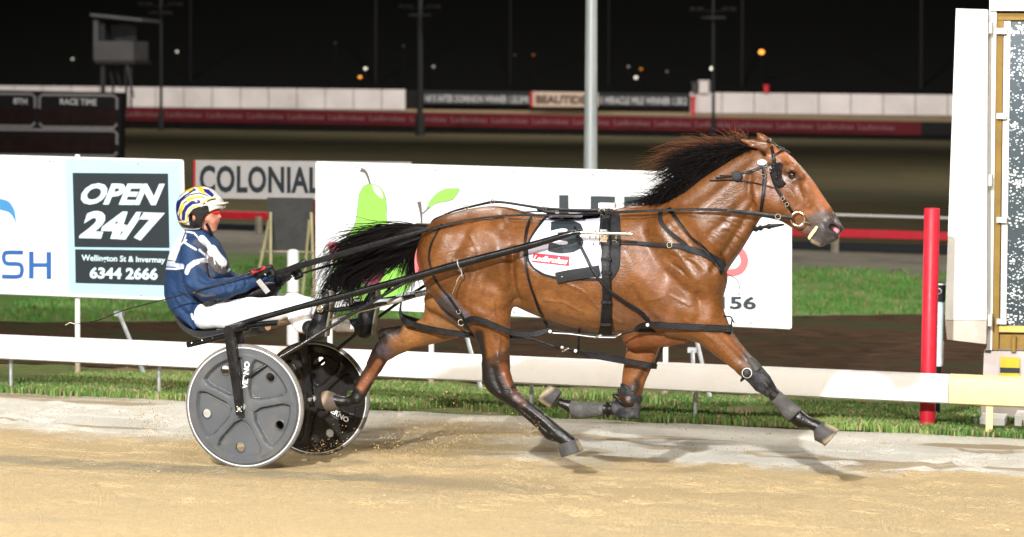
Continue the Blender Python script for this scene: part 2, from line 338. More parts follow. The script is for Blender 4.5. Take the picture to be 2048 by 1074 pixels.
strip('service_path', wide, lambda x: [pa0(x), (pa0(x)+pa1(x))/2, pa1(x)], pv)
strip('field', wide, lambda x: list(pa1(x)+(137-pa1(x))*np.linspace(0, 1, 12)), fd)
bt, *_ = ground_mat('back_straight_sand', (.33, .25, .15, 1), (.27, .21, .13, 1), .3, bscale=3)
strip('back_straight_track', wide, lambda x: list(np.linspace(137, 172, 6)), bt)
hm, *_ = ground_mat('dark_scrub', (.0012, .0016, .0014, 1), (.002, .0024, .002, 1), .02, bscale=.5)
# wooded hill beyond the course, unlit
hx = np.linspace(-700, 400, 60); hv = []; hy = [172, 220, 300, 420, 600]
for x in hx:
    for y in hy:
        t = (y-172)/428; hv.append((x, y, .55+.2*(y < 200)+t*(120+20*fbm(np.array(x*.01), np.array(y*.01)))))
hf = [(i*5+j, (i+1)*5+j, (i+1)*5+j+1, i*5+j+1) for i in range(59) for j in range(4)]
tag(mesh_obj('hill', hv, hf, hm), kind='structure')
# ---- real grass blades on the verge
def blades(name, n, reg, hgt, cols, seed, wd=.006, kindlabel=None, dens=None):
    r = np.random.default_rng(seed); x0, x1, y0, y1 = reg; m_ = 0; V = []; C_ = []; Fc = []
    X = r.uniform(x0, x1, n*2); Y = r.uniform(y0, y1, n*2)
    k = fbm(X*1.7, Y*1.7, 3)+r.uniform(-.12, .12, n*2); sel = (k > .42) & ((Y < 19.7) | (Y > np.clip(28.7+(X+3.4)*.50, 24.5, 29.1))); X = X[sel][:n]; Y = Y[sel][:n]
    g1 = fbm(X*.9+40, Y*.9, 3); z = np.interp(Y, [q[0] for q in GK], [q[1] for q in GK])+.02
    for i in range(len(X)):
        h = hgt*(.35+.9*r.random())*(.5+g1[i]); a = r.uniform(0, 6.28); le = r.normal(0, .5, 2)*h; wv_ = wd*(.6+r.random())
        dx, dy = math.cos(a)*wv_, math.sin(a)*wv_; s = len(V)
        V += [(X[i]-dx, Y[i]-dy, z[i]-.04), (X[i]+dx, Y[i]+dy, z[i]-.04), (X[i]+le[0]*.4+dx*.7, Y[i]+le[1]*.4+dy*.7, z[i]+h*.6), (X[i]+le[0]*.4-dx*.7, Y[i]+le[1]*.4-dy*.7, z[i]+h*.6), (X[i]+le[0], Y[i]+le[1], z[i]+h)]
        t = min(max((g1[i]-.3)*2+r.uniform(-.35, .35), 0), 1); c = np.array(cols[0])*(1-t)+np.array(cols[1])*t
        if r.random() < .22: c = np.array(cols[2])
        C_ += [tuple(c)]*5; Fc += [(s, s+1, s+2, s+3), (s+3, s+2, s+4)]
    o = mesh_obj(name, V, Fc, mat(name+'_blade', (1, 1, 1, 1), .7, attr='Col', bump=0, var=.1), None, False, cols=C_); tag(o, kindlabel, 'grass', kind='stuff'); return o
blades('grass', 70000, (-8.6, .8, YE-.02, 18.9), .034, [(.06, .15, .03, 1), (.18, .27, .07, 1), (.30, .25, .13, 1)], 3, kindlabel='short rough green grass growing along the inside of the white rail')
blades('lawn', 30000, (-13, 3, 24.0, 36.0), .035, [(.07, .21, .035, 1), (.14, .29, .07, 1), (.21, .21, .09, 1)], 4, wd=.01, kindlabel='mown lawn between the advertising boards and the service path')

# loose clods and kicked-up sand
def bits(name, n, fn, rr, m, kindlabel, seed):
    r = np.random.default_rng(seed); V = []; Fc = []
    for _ in range(n):
        c = np.array(fn(r)); s_ = rr[0]+(rr[1]-rr[0])*r.random()**3; k = len(V)
        for d in ((1, 0, 0), (-1, 0, 0), (0, 1, 0), (0, -1, 0), (0, 0, 1), (0, 0, -1)): V.append(tuple(c+np.array(d)*s_*r.uniform(.5, 1.2)))
        Fc += [(k+a, k+b_, k+c_) for a, b_, c_ in ((0, 2, 4), (2, 1, 4), (1, 3, 4), (3, 0, 4), (2, 0, 5), (1, 2, 5), (3, 1, 5), (0, 3, 5))]
    return tag(mesh_obj(name, V, Fc, m, None, False), kindlabel, 'sand', kind='stuff')
cl_m = mat('sand_clod', (.50, .37, .19, 1), .95, var=.25, scale=12, bump=0); fl_m = mat('flying_grit', (.36, .26, .12, 1), .9, var=.2, bump=0)
def onsand(r):
    x = r.uniform(-8.5, .5); y = 16.5-5.0*r.random()**1.3; return (x, y, gz(y)-.001)
bits('sand_clods', 5200, onsand, (.0015, .008), cl_m, 'loose sand clods strewn over the track surface', 21)
SP = [((760, 915), (900, 830), .13, 650), ((820, 920), (960, 860), .05, 420), ((300, 860), (285, 770), .10, 240), ((395, 905), (330, 860), .09, 330), ((620, 905), (700, 880), .06, 160), ((1080, 850), (1010, 880), .08, 160)]
def spray(r):
    a, b_, sp_, w_ = SP[int(r.choice(len(SP), p=np.array([q[3] for q in SP])/sum(q[3] for q in SP)))]
    t = r.random()**1.3; p = P(a[0]+(b_[0]-a[0])*t, a[1]+(b_[1]-a[1])*t, YH+r.normal(0, .25)); q = np.array(p)+r.normal(0, sp_*(.35+t), 3); q[2] = max(q[2], gz(q[1])+.01); return q
bits('flying_sand', 4200, spray, (.0013, .0058), fl_m, 'grains of sand thrown up behind the hooves and wheels', 22)
def drift(r):
    p = P(r.uniform(0, 2000), r.uniform(560, 900), r.uniform(12.6, 16.5)); return (p.x, p.y, max(p.z, gz(p.y)+.01))
bits('drifting_grit', 300, drift, (.0008, .003), fl_m, 'scattered grit hanging in the air around the horse', 23)
# ================================================================= RAIL, SIGNS, POSTS
white = mat('white_plastic', (.88, .86, .83, 1), .45, var=.05, scale=2, bump=.05, dirt=(.50, .42, .33, 1), dirtamt=.25, dscale=2)
wpaint = mat('white_paint', (.80, .80, .79, 1), .5, var=.05, bump=.1, dirt=(.45, .40, .33, 1), dirtamt=.3, dscale=2.5)
sign_w = mat('sign_white', (.78, .81, .83, 1), .45, var=.02, scale=1, bump=.03, dirt=(.60, .58, .52, 1), dirtamt=.25, dscale=1.5)
sign_b = mat('sign_pale_blue', (.40, .62, .76, 1), .45, var=.03, bump=.03)
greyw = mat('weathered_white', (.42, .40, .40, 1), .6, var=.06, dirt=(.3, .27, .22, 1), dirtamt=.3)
ink = mat('black_ink', (.022, .030, .036, 1), .5, var=.05, bump=0)
galv = mat('galvanised_steel', (.42, .44, .45, 1), .45, metal=.5, var=.15, scale=20, bump=.05)
dirtleg = mat('muddy_leg_paint', (.34, .27, .21, 1), .8, var=.15, bump=.2)
yellow = mat('yellow_rail_plastic', (.74, .60, .28, 1), .45, var=.05, bump=.05)
redp = mat('red_plastic', (.52, .018, .035, 1), .4, var=.08, bump=.05, dirt=(.22, .06, .05, 1), dirtamt=.3)
ochre = mat('ochre_timber', (.27, .17, .045, 1), .7, var=.2, scale=6, bump=.2)
timber = mat('raw_timber', (.36, .33, .19, 1), .8, var=.2, scale=5, bump=.3)
darkb = mat('black_board', (.004, .004, .005, 1), .6, var=.15, bump=.05)
# --- running rail
YR = 16.74
rt = root('running_rail', P(1000, 790, YR)*1, 'long low white running rail in front of the advertising boards, yellow at its right end', 'rail')
def railx(px0, px1, py0t, py0b, py1t, py1b, m, name, step=None):
    """D-shaped extrusion between two pixel columns"""
    a0, a1 = P(px0, py0t, YR), P(px0, py0b, YR); b0, b1 = P(px1, py1t, YR), P(px1, py1b, YR)
    prof = [(-.010, 1), (-.028, .985), (-.044, .93), (-.052, .80), (-.054, .5), (-.052, .2), (-.046, .06), (-.030, .0), (.03, .0), (.045, .1), (.045, .9), (.03, 1)]
    vs = []; n = 24
    for i in range(n+1):
        t = i/n; lo = a1.lerp(b1, t); hi = a0.lerp(b0, t)
        for dy, h in prof: vs.append((lo.x, YR+dy, lo.z+(hi.z-lo.z)*h))
    k = len(prof); fs = [(i*k+j, (i+1)*k+j, (i+1)*k+(j+1) % k, i*k+(j+1) % k) for i in range(n) for j in range(k)]
    fs += [tuple(range(k)), tuple(range(n*k+k-1, n*k-1, -1))]
    return mesh_obj(name, vs, fs, m, rt)
tp = lambda x: 670.5+.0423*x-.0000005*x*x
bt_ = lambda x: 717+.0472*x
railx(-900, 1897, tp(-900), bt_(-900), tp(1897), bt_(1897), white, 'rail_beam')
o = railx(1898.5, 2260, tp(1898)-1, bt_(1898)+1, tp(2260), bt_(2260), yellow, 'rail_end_section')
for x in (-320, 22, 318, 640, 1062, 1238, 1390):
    b = MB(); base = P(x, 800+.047*x, YR+.10); b.tube([(base.x, YR+.10, gz(YR+.1)-.15), (base.x, YR+.10, base.z+.02), (base.x, YR+.10, P(x, bt_(x), YR).z+.06), (base.x, YR+.04, P(x, bt_(x), YR).z+.09)], .014, 10)
    b.build('post', galv if x != 1238 else dirtleg, rt)
b = MB(); q = P(1980, 800, YR); b.box((q.x-.022, YR-.02, gz(YR)-.15), (q.x+.022, YR+.02, P(1980, bt_(1980), YR).z+.02)); b.build('post', yellow, rt)
# --- advertising boards
YS = 19.0
def board(name, quad, Y, m, label, cat, legs, legm=wpaint, braces=(), th=.03, edge=None, group=None, ground=None, lr=.022):
    c = P((quad[0][0]+quad[1][0])/2, quad[2][1], Y); r = root(name, (c.x, Y, gz(Y)), label, cat, group)
    MB().quad(quad, Y, th).build('panel', m, r, False)
    if edge:
        b = MB(); cs = [P(x, y, Y-.004) for x, y in quad]
        for i in range(4): b.tube([cs[i], cs[(i+1) % 4]], .012, 6)
        b.build('edge_frame', edge, r)
    for x in legs:
        t = P(x, quad[0][1]+10, Y+th+lr+.003); q = P(x, quad[2][1]+20, Y+th+lr+.003)
        zb = gz(t.y); zd = zb+.24
        MB().tube([(q.x, t.y, zd), (t.x, t.y, t.z)], lr, 10).build('leg', legm, r)
        MB().tube([(q.x, t.y, zb-.2), (q.x, t.y, zd)], lr*1.02, 10).build('leg', dirtleg, r)
    for (xa, ya, xb, yb) in braces:
        a = P(xa, ya, Y+.08); e = P(xb, yb, Y-.35)
        bb = MB().tube([a, e], .017, 8); bb.box((a.x-.035, a.y-.02, a.z-.02), (a.x+.035, a.y+.03, a.z+.02)); bb.build('brace', galv, r)
    return r
s1 = board('advertising_board', [(-520, 299), (365, 322), (372, 600), (-520, 566)], YS, sign_w, 'white and pale blue advertising board reading OPEN 24/7 behind the driver', 'sign', (-300, 155), braces=((238, 627, 302, 782),), edge=wpaint)
MB().quad([(130, 317.5), (362, 323), (369, 598), (138, 590)], YS-.004, .002).build('blue_field', sign_b, s1, False)
MB().quad([(145, 345.5), (336, 347), (339, 496), (149, 494)], YS-.008, .002).build('black_field', ink, s1, False)
MB().quad([(150, 498.5), (339, 501), (340, 571), (151, 566)], YS-.008, .002).build('black_field', ink, s1, False)
pale = mat('pale_lettering', (.60, .76, .84, 1), .5, var=.02, bump=0)
text_px('OPEN', [(164, 366), (322, 367), (319, 411), (162, 409)], YS, pale, s1, bold=.045, shear=.10, off=.014)
text_px('24/7', [(168, 421), (323, 425), (318, 482), (164, 478)], YS, pale, s1, bold=.055, shear=.09, off=.014)
text_px('Wellington St & Invermay', [(163, 509), (331, 514), (330, 529), (163, 525)], YS, pale, s1, bold=.02, off=.014)
text_px('6344 2666', [(180, 534), (316, 536), (315, 560), (179, 557)], YS, pale, s1, bold=.04, off=.014)
bluei = mat('blue_ink', (.03, .11, .34, 1), .5, var=.15, scale=3, bump=0); lbl = mat('light_blue_ink', (.06, .25, .52, 1), .5, var=.1, bump=0)
line_px([(46, 505, 8), (14, 505, 8), (8, 510, 8), (8, 520, 8), (14, 527, 8), (36, 528, 8), (43, 533, 8), (43, 546, 8), (36, 553, 8), (4, 553, 8)], YS, 8, bluei, s1, 'lettering', k=4)
b_ = MB().quad([(58, 503), (67, 503), (67, 557), (58, 557)], YS-.006, .002).quad([(67, 526), (93, 526), (93, 534), (67, 534)], YS-.006, .002).quad([(93, 504), (102, 504), (102, 558), (93, 558)], YS-.006, .002); b_.build('lettering', bluei, s1, False)
shape_px([(-40, 392), (-15, 388), (0, 397), (16, 402), (27, 416), (31, 432), (31, 447), (27, 436), (18, 425), (2, 420), (-12, 418), (-30, 440)], YS, lbl, s1, 'dolphin_emblem', k=4)
# pear board
s2 = board('advertising_board', [(634, 325.5), (1581, 353), (1581, 656), (634, 612)], YS+.02, sign_w, 'large white advertising board with a painted green pear, behind the horse', 'sign', (660, 863, 1332), braces=((930, 660, 968, 800), (1392, 675, 1428, 828), (1385, 700, 1391, 826)), edge=wpaint)
Y2 = YS+.02
pear = mat('pear_green_ink', (.25, .58, .09, 1), .5, var=.05, scale=2, bump=0); stalk = mat('stalk_ink', (.12, .10, .09, 1), .6, bump=0); plum = mat('plum_ink', (.26, .055, .09, 1), .5, var=.2, scale=5, bump=0)
outl = mat('outline_ink', (.22, .24, .20, 1), .6, bump=0); salmon = mat('salmon_ink', (.82, .16, .17, 1), .5, var=.04, bump=0); shine = mat('highlight_ink', (.82, .90, .78, 1), .5, bump=0)
pp = [(740, 367), (757, 372), (769, 388), (773, 410), (773, 436), (783, 458), (800, 480), (822, 512), (828, 545), (815, 580), (780, 600), (735, 605), (695, 590), (672, 560), (668, 525), (680, 492), (700, 465), (711, 445), (715, 415), (718, 390), (727, 373)]
shape_px(pp, Y2, pear, s2, 'pear_emblem', off=.005); line_px(pp+[pp[0]], Y2, 1.6, outl, s2, 'pear_outline', off=.007)
shape_px([(744, 370), (754, 373), (762, 382), (766, 396), (760, 394), (750, 384)], Y2, shine, s2, 'pear_highlight', off=.008)
line_px([(721, 339, 9), (730, 343, 7), (735, 352, 5), (740, 367, 4)], Y2, 5, stalk, s2, 'pear_stalk', off=.008)
line_px([(838, 403, 9), (841, 420, 6), (843, 440, 4), (842, 470, 4)], Y2, 5, stalk, s2, 'plum_stalk')
line_px([(845, 427, 3), (852, 421, 3), (860, 414, 3)], Y2, 3, stalk, s2, 'leaf_stalk')
lf = [(852, 421), (858, 405), (872, 388), (890, 378), (908, 377), (919, 378), (914, 388), (906, 398), (892, 403), (874, 406), (862, 413)]
shape_px(lf, Y2, pear, s2, 'leaf_emblem', k=3); line_px(lf+[lf[0]], Y2, 1.4, outl, s2, 'leaf_outline', off=.008, k=3)
for cx, cy, rx, ry in ((668, 502, 21, 19), (742, 540, 27, 32), (700, 545, 20, 24)):
    shape_px([(cx+rx*math.cos(a*math.pi/6), cy+ry*math.sin(a*math.pi/6)) for a in range(12)], Y2, plum, s2, 'plum_emblem', off=.009+.001*(cx % 7), k=2)
shape_px([(654+5*math.cos(a), 504+11*math.sin(a)) for a in np.linspace(0, 6.283, 13)[:-1]], Y2, shine, s2, 'plum_highlight', off=.018, k=1)
L_ = lambda qs: [MB().quad(q, Y2-.006, .002) for q in qs]
bb = MB()
for q in ([(1118, 390), (1137, 390), (1137, 450), (1118, 450)], [(1137, 435), (1165, 436), (1165, 450), (1137, 450)], [(1181, 392), (1200, 392), (1200, 450), (1181, 450)], [(1200, 392), (1230, 393), (1230, 406), (1200, 405)], [(1200, 415), (1226, 416), (1226, 427), (1200, 427)], [(1200, 438), (1230, 439), (1230, 450), (1200, 450)],
          [(1248, 393), (1266, 393), (1266, 450), (1248, 450)], [(1266, 393), (1298, 394), (1298, 407), (1266, 406)], [(1266, 417), (1294, 418), (1294, 429), (1266, 429)], [(1266, 439), (1298, 440), (1298, 450), (1266, 450)]): bb.quad(q, Y2-.006, .002)
bb.build('lettering', mat('grey_ink', (.035, .045, .052, 1), .5, bump=0), s2, False)
line_px([(1420, 499, 14), (1465, 498, 14), (1482, 504, 15), (1489, 521, 15), (1482, 538, 15), (1465, 545, 14), (1420, 545, 14)], Y2, 14, salmon, s2, 'lettering', k=5)
text_px('156', [(1441, 592), (1512, 593), (1512, 619), (1441, 618)], Y2, mat('grey_ink', (0, 0, 0, 1)), s2, bold=.03, off=.01)
# --- grey board behind, reading COLONIAL
Y3 = 27.0
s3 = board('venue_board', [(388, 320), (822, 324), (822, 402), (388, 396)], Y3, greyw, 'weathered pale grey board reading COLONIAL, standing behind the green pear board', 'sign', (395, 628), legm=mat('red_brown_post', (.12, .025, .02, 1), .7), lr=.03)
MB().quad([(387, 320), (391, 320), (391, 396), (387, 396)], Y3-.004, .003).build('edge_strip', redp, s3, False)
text_px('COLONIAL', [(399, 330), (640, 334), (640, 387), (399, 385)], Y3, ink, s3, bold=.03, spacing=1.05, off=.01)
# --- blackboard on easel
Y4 = 25.5
s4 = root('easel_board', (P(580, 600, Y4).x, Y4, gz(Y4)), 'blank dark grey board leaning on pale timber easel legs under the COLONIAL board', 'blackboard')
slate = mat('slate_grey', (.055, .055, .055, 1), .7, var=.2, dirt=(.10, .09, .08, 1))
MB().quad([(534, 395), (626, 396), (622, 503), (540, 500)], Y4, .02).build('board_panel', slate, s4, False)
for (a, bq) in (((541, 425), (541, 530)), ((538, 440), (519, 535)), ((622, 425), (628, 585)), ((619, 440), (606, 575))):
    p0 = P(a[0], a[1], Y4-.03); p1 = P(bq[0], bq[1], Y4-.25); d = (p1-p0); p1 = p0+d*((p0.z-gz(Y4)+.02)/max(p0.z-p1.z, .01))
    MB().tube([p0, p1], .024, 4, rx=.018).build('easel_leg', timber, s4, False)
MB().tube([P(520, 503, Y4-.07), P(640, 504, Y4-.07)], .011, 6).build('crossbar', timber, s4)
# --- white bollard
Y5 = 23.0; c = P(586, 500, Y5); bl = root('bollard', (c.x, Y5, gz(Y5)), 'short round white bollard on the lawn left of the pear board', 'bollard')
MB().lathe((c.x, Y5, gz(Y5)-.05), (0, 0, 1), [(.058, 0), (.058, c.z-gz(Y5)), (.055, c.z-gz(Y5)+.04), (.03, c.z-gz(Y5)+.055), (0, c.z-gz(Y5)+.057)], 20).build('bollard_post', wpaint, bl)
MB().lathe((c.x, Y5, P(586, 586, Y5).z), (0, 0, 1), [(.060, 0), (.060, .012)], 20).build('band', dirtleg, bl)
# --- low red rail with kickboard far across the infield
qa, qb = G(480, 466), G(1700, 506)
rr = root('low_red_rail', (qa+qb)/2, 'low red plastic rail over a dark kickboard beside the infield path', 'rail')
def onl(px, h):
    # point above the ground line at pixel column px
    lo, hi = -.9, 2.0
    for _ in range(40):
        t = (lo+hi)/2; p = qa.lerp(qb, t)
        if proj(p)[0] < px: lo = t
        else: hi = t
    return Vector((p.x, p.y, gz(p.y)+h))
b = MB(); b.strap([onl(x, .31) for x in (-400, 200, 600, 1000, 1400, 1800, 2500)], .135, .05); b.build('red_beam', redp, rr)
b = MB(); b.strap([onl(x, .09)+Vector((0, .15, 0)) for x in (-400, 200, 600, 1000, 1400, 1800, 2500)], .12, .04); b.build('kickboard', mat('dark_blue_plastic', (.012, .015, .022, 1), .5), rr)
for x in (240, 518, 800, 1120, 1670, 1925): MB().tube([onl(x, -.1), onl(x, .30)], .07, 6).build('post', mat('concrete', (.25, .22, .17, 1), .9, var=.2, bump=.4), rr)
# white turf line wire
wl = root('white_guide_rail', G(1700, 446), 'thin white rail running across the brown field beyond the path', 'rail')
a, e = G(380, 402), G(2040, 453); up = Vector((0, 0, .12)); MB().tube([a+up+(a-e)*.5, a+up, e+up, e+up+(e-a)*.3], .022, 6).build('rail_wire', wpaint, wl)
for t in np.linspace(-.45, 1.25, 12): q = a.lerp(e, t); MB().tube([(q.x, q.y, gz(q.y)-.1), (q.x, q.y, q.z+.1)], .02, 6).build('post', wpaint, wl)
# --- tall steel pole behind the pear board
Y6 = 29.0; a, bq = P(1183, -10, Y6), P(1181, 335, Y6)
tpz = root('light_pole', (bq.x, Y6, gz(Y6)), 'tall pale grey steel light pole rising behind the pear board', 'pole')
MB().tube([(bq.x, Y6, gz(Y6)-.2), (bq.x, Y6, bq.z), (a.x, Y6, a.z), (a.x+.02, Y6, 13)], [.084, .081, .068, .05], 20).build('pole_shaft', mat('pale_steel', (.40, .43, .44, 1), .5, metal=.3, var=.08, bump=.05, scale=3), tpz)
MB().box((a.x-1.2, Y6-.1, 12.9), (a.x+1.2, Y6+.1, 13.1)).build('crossarm', galv, tpz)
MB().lathe((bq.x, Y6, gz(Y6)-.05), (0, 0, 1), [(.0, 0), (.17, 0), (.17, .09), (.085, .10)], 20).build('base_flange', galv, tpz)
# --- race-time scoreboard
Y7 = 60.0
sb = root('scoreboard', (P(100, 300, Y7).x, Y7, gz(Y7)), 'black timing scoreboard with grey outlined boxes reading RACE TIME', 'scoreboard')
MB().quad([(-420, 172), (243, 185), (240, 322), (-420, 312)], Y7, .3).build('cabinet', darkb, sb, False)
led = mat('unlit_led_panel', (.010, .004, .0035, 1), .5, var=.5, scale=3, bump=0)
gry = mat('grey_outline', (.15, .145, .15, 1), .6, bump=0)
for q in ([(-60, 214), (70, 216), (68, 246), (-60, 244)], [(80, 216), (232, 218), (230, 252), (80, 249)], [(-60, 268), (232, 272), (232, 303), (-60, 301)]): MB().quad(q, Y7-.02, .01).build('led_panel', led, sb, False)
def outline(x0, y0, x1, y1, sl=.013, gaps=True):
    t = lambda x, y: (x, y+(x-x0)*sl); w_ = 5.5
    line_px([t(x0-0, y0+28), t(x0, y0+6), t(x0+6, y0), t(x1-7, y0), t(x1, y0+6), t(x1, y0+28)], Y7, w_, gry, sb, 'box_outline', off=.03, k=1)
    line_px([t(x0, y1-8), t(x0+6, y1), t(x1-7, y1), t(x1, y1-8)], Y7, w_, gry, sb, 'box_outline', off=.03, k=1)
outline(-160, 185, 70, 250); outline(79, 189, 234, 254, .012); outline(-160, 257, 234, 308, .011)
sm = mat('score_lettering', (.42, .42, .44, 1), .6, bump=0)
text_px('8TH', [(27, 196), (54, 197), (54, 209), (27, 208)], Y7, sm, sb, off=.04); text_px('RACE TIME', [(120, 197), (193, 198), (193, 211), (120, 209)], Y7, sm, sb, off=.04)
for x in (-200, 20, 180): MB().tube([(P(x, 300, Y7+.5).x, Y7+.5, gz(Y7)-.1), (P(x, 300, Y7+.5).x, Y7+.5, P(x, 200, Y7).z)], .09, 8).build('leg', darkb, sb)

for x in (300, 1010):
    a, e = P(x, tp(x), YR), P(x, bt_(x), YR); MB().box((a.x-.003, YR-.0565, e.z+.006), (a.x+.003, YR+.02, a.z-.006)).build('joint_seam', mat('seam_grey', (.30, .28, .26, 1), .7), rt, False)
def bolts(r0, quad, Y, nx, rad=.012):
    b = MB()
    for i in range(nx):
        t = (i+.5)/nx
        for (A_, B_, o) in ((quad[0], quad[1], 7), (quad[3], quad[2], -7)): x = A_[0]+(B_[0]-A_[0])*t; y = A_[1]+(B_[1]-A_[1])*t+o; b.ball(P(x, y, Y-.004), rad, 8, 5, sc=(1, .5, 1))
    b.build('panel_fixings', galv, r0)
bolts(s2, [(634, 325.5), (1581, 353), (1581, 656), (634, 612)], YS+.02, 6); bolts(s1, [(-520, 299), (365, 322), (372, 600), (-520, 566)], YS, 5)
# ================================================================= FAR STRAIGHT
YB, YF = 137.0, 172.0
redb = mat('red_banner', (.11, .008, .014, 1), .7, var=.2, scale=.6, bump=0); redt = mat('banner_lettering', (.18, .08, .09, 1), .7, bump=0)
bn = root('red_banner_rail', G(1000, 268), 'long dark red banner repeating a white name along the far inner rail', 'banner')
tb = lambda x: 209+.0185*x; bbm = lambda x: 236+.0185*x
def quadpx(x0, x1, f0, f1): return [(x0, f0(x0)), (x1, f0(x1)), (x1, f1(x1)), (x0, f1(x0))]
MB().quad(quadpx(-500, 1842, tb, bbm), YB, .1).build('banner_cloth', redb, bn, False)
MB().quad(quadpx(-500, 2200, bbm, lambda x: 262+.0125*x), YB+.3, .1).build('kickboard', mat('dark_kickboard', (.016, .015, .014, 1), .8, scale=.5, var=.3), bn, False)
MB().quad(quadpx(1842, 2200, tb, bbm), YB, .1).build('black_banner', darkb, bn, False)
x = 247
while x < 1780:
    if not 790 < x+40 < 820 or True:
        text_px('Ladbrokes', [(x+3, tb(x)+8), (x+75, tb(x+75)+8), (x+75, tb(x+75)+19), (x+3, tb(x)+19)], YB, redt, bn, bold=.03, off=.05)
    x += 81.5
fw = mat('far_white_panel', (.58, .55, .56, 1), .6, var=.12, scale=.35, bump=0, dirt=(.30, .25, .22, 1), dirtamt=.35, dscale=.15)
fn_ = root('white_panel_fence', (P(1000, 222, YF).x, YF, gz(YF)), 'long fence of white panels along the far side of the course', 'fence')
ft = lambda x: 171+.0098*x; fb = lambda x: 211+.0105*x
def panels(x0, x1, w_, m, n0='fence_panel'):
    x = x0
    while x < x1-1:
        e = min(x+w_, x1); MB().quad([(x, ft(x)), (e-1.6, ft(e)), (e-1.6, fb(e)), (x, fb(x))], YF, .08).build(n0, m, fn_, False); x = e
panels(-140, 812, 56.5, fw); panels(1380, 2150, 64.5, fw)
MB().quad([(-140, 206), (2150, 228), (2150, 238), (-140, 216)], YF+.15, .1).build('fence_plinth', mat('far_plinth', (.30, .23, .15, 1), .8, var=.1, bump=0), fn_, False)
MB().quad([(812, 180), (848, 180), (848, 216), (812, 216)], YF+.1, .1).build('dark_gap_panel', darkb, fn_, False)
fb2 = lambda x: 204+.0105*x
pb = root('honour_board', (P(1110, 215, YF-.5).x, YF-.5, gz(YF)), 'long black board with white race winner lettering on the far fence', 'sign')
MB().quad([(848, 181), (1379, 187), (1379, 215), (848, 209)], YF-.5, .1).build('black_panel', mat('board_black', (.018, .020, .024, 1), .6), pb, False)
bw = mat('board_lettering', (.42, .43, .45, 1), .6, bump=0)
text_px('14/15 INTER DOMINION WINNER 1.55.5MR', [(850, 189), (1059, 192), (1059, 207), (850, 204)], YF-.5, bw, pb, bold=.03, off=.08)
text_px('15 MIRACLE MILE WINNER 1.50.2', [(1196, 193), (1374, 195), (1374, 210), (1196, 208)], YF-.5, bw, pb, bold=.03, off=.08)
pc = root('name_board', (P(1110, 215, YF-.9).x, YF-.9, gz(YF)), 'cream board reading BEAUTIDE with a red edge in the middle of the black honour board', 'sign')
MB().quad([(1063, 183), (1196, 185), (1196, 214), (1063, 213)], YF-.9, .1).build('cream_panel', mat('cream_board', (.52, .42, .34, 1), .6), pc, False)
MB().quad([(1061, 183), (1065, 183), (1065, 213), (1061, 213)], YF-1.0, .05).build('red_edge', redp, pc, False)
text_px('BEAUTIDE', [(1072, 190), (1172, 191), (1172, 208), (1072, 207)], YF-.9, mat('brown_ink', (.10, .055, .05, 1), .7, bump=0), pc, bold=.035, off=.08)
for r_, (x0, y0, x1, y1), m_, nm, lb, ct in ((0, (1398, 163, 1417, 186), fw, 'equipment_box', 'white box standing on the far white fence beside a light mast', 'box'), (1, (1384, 166, 1395, 186), mat('far_grey', (.05, .05, .05, 1), .8), 'equipment_box', 'dim grey box left of the white box on the far fence', 'box'), (2, (1528, 172, 1536, 185), redp, 'marker_post', 'small red marker on top of the far white fence', 'marker'), (3, (1382, 195, 1389, 230), redp, 'distance_post', 'thin red distance post at the end of the black honour board', 'post')):
    c = P((x0+x1)/2, y1, YF-.3); r0 = root(nm, (c.x, YF-.3, gz(YF)), lb, ct); b = MB(); p0, p1 = P(x0, y1, YF-.3), P(x1, y0, YF-.3)
    b.box((p0.x, YF-.3, p0.z if r_ < 3 else gz(YF)-.1), (p1.x, YF+(.6 if r_ < 3 else 0), p1.z)); b.build('box_body' if r_ < 2 else 'marker_body', m_, r0, False)
    bb = MB(); bb.box((p0.x-.06, YF-.36, p1.z), (p1.x+.06, YF+.06, p1.z+.08)); bb.build('cap', m_, r0, False)
    if r_ < 3: MB().box(((p0.x+p1.x)/2-.1, YF+.45, gz(YF)-.1), ((p0.x+p1.x)/2+.1, YF+.6, p1.z-.05)).build('support', m_, r0, False)
# --- light masts of the far straight
mg = mat('mast_grey', (.026, .028, .031, 1), .6, metal=.2, bump=0); mgd = mat('mast_dark', (.006, .0065, .007, 1), .7, bump=0)
def mast(x, ytop, ybase, bar, wpx, Y, label, m, base=True, heads=True):
    q = P(x, ybase, Y); t = P(x, ytop, Y); zb = min(q.z, gz(Y)); k = math.hypot(Y, q.x)/F_PX
    r0 = root('floodlight_mast', (q.x, Y, gz(Y)), label, 'light mast', 'floodlight masts of the far straight')
    MB().tube([(q.x, Y, gz(Y)-.2), (t.x, Y, t.z)], [wpx*k*.62, wpx*k*.42], 10).build('mast_pole', m, r0)
    if base: MB().tube([(q.x, Y-.02, gz(Y)-.1), (q.x, Y-.02, P(x, ybase-34, Y).z)], wpx*k*1.0, 10).build('mast_base', m, r0)
    if bar:
        c = P(x, bar[1], Y); MB().box((c.x-bar[0]*k, Y-.12, c.z-2.2*k), (c.x+bar[0]*k, Y+.12, c.z+2.2*k)).build('crossarm', m, r0)
        for s in (-1.6, -1, 1, 1.6):
            MB().box((c.x+s*bar[0]*k-6*k, Y-.3, c.z+14*k), (c.x+s*bar[0]*k+6*k, Y+.1, c.z+20*k)).build('lamp_head', mgd, r0)
        MB().box((c.x-bar[0]*1.9*k, Y-.05, c.z+12*k), (c.x+bar[0]*1.9*k, Y+.05, c.z+14*k)).build('lamp_frame', mgd, r0)
mast(322, -20, 262, (24, 25), 5.5, 133, 'dim floodlight mast just right of the raised cabin tower', mg)
mast(840, -30, 266, (22, 30), 10, 131, 'thickest floodlight mast, at the dark gap in the far white fence', mg)
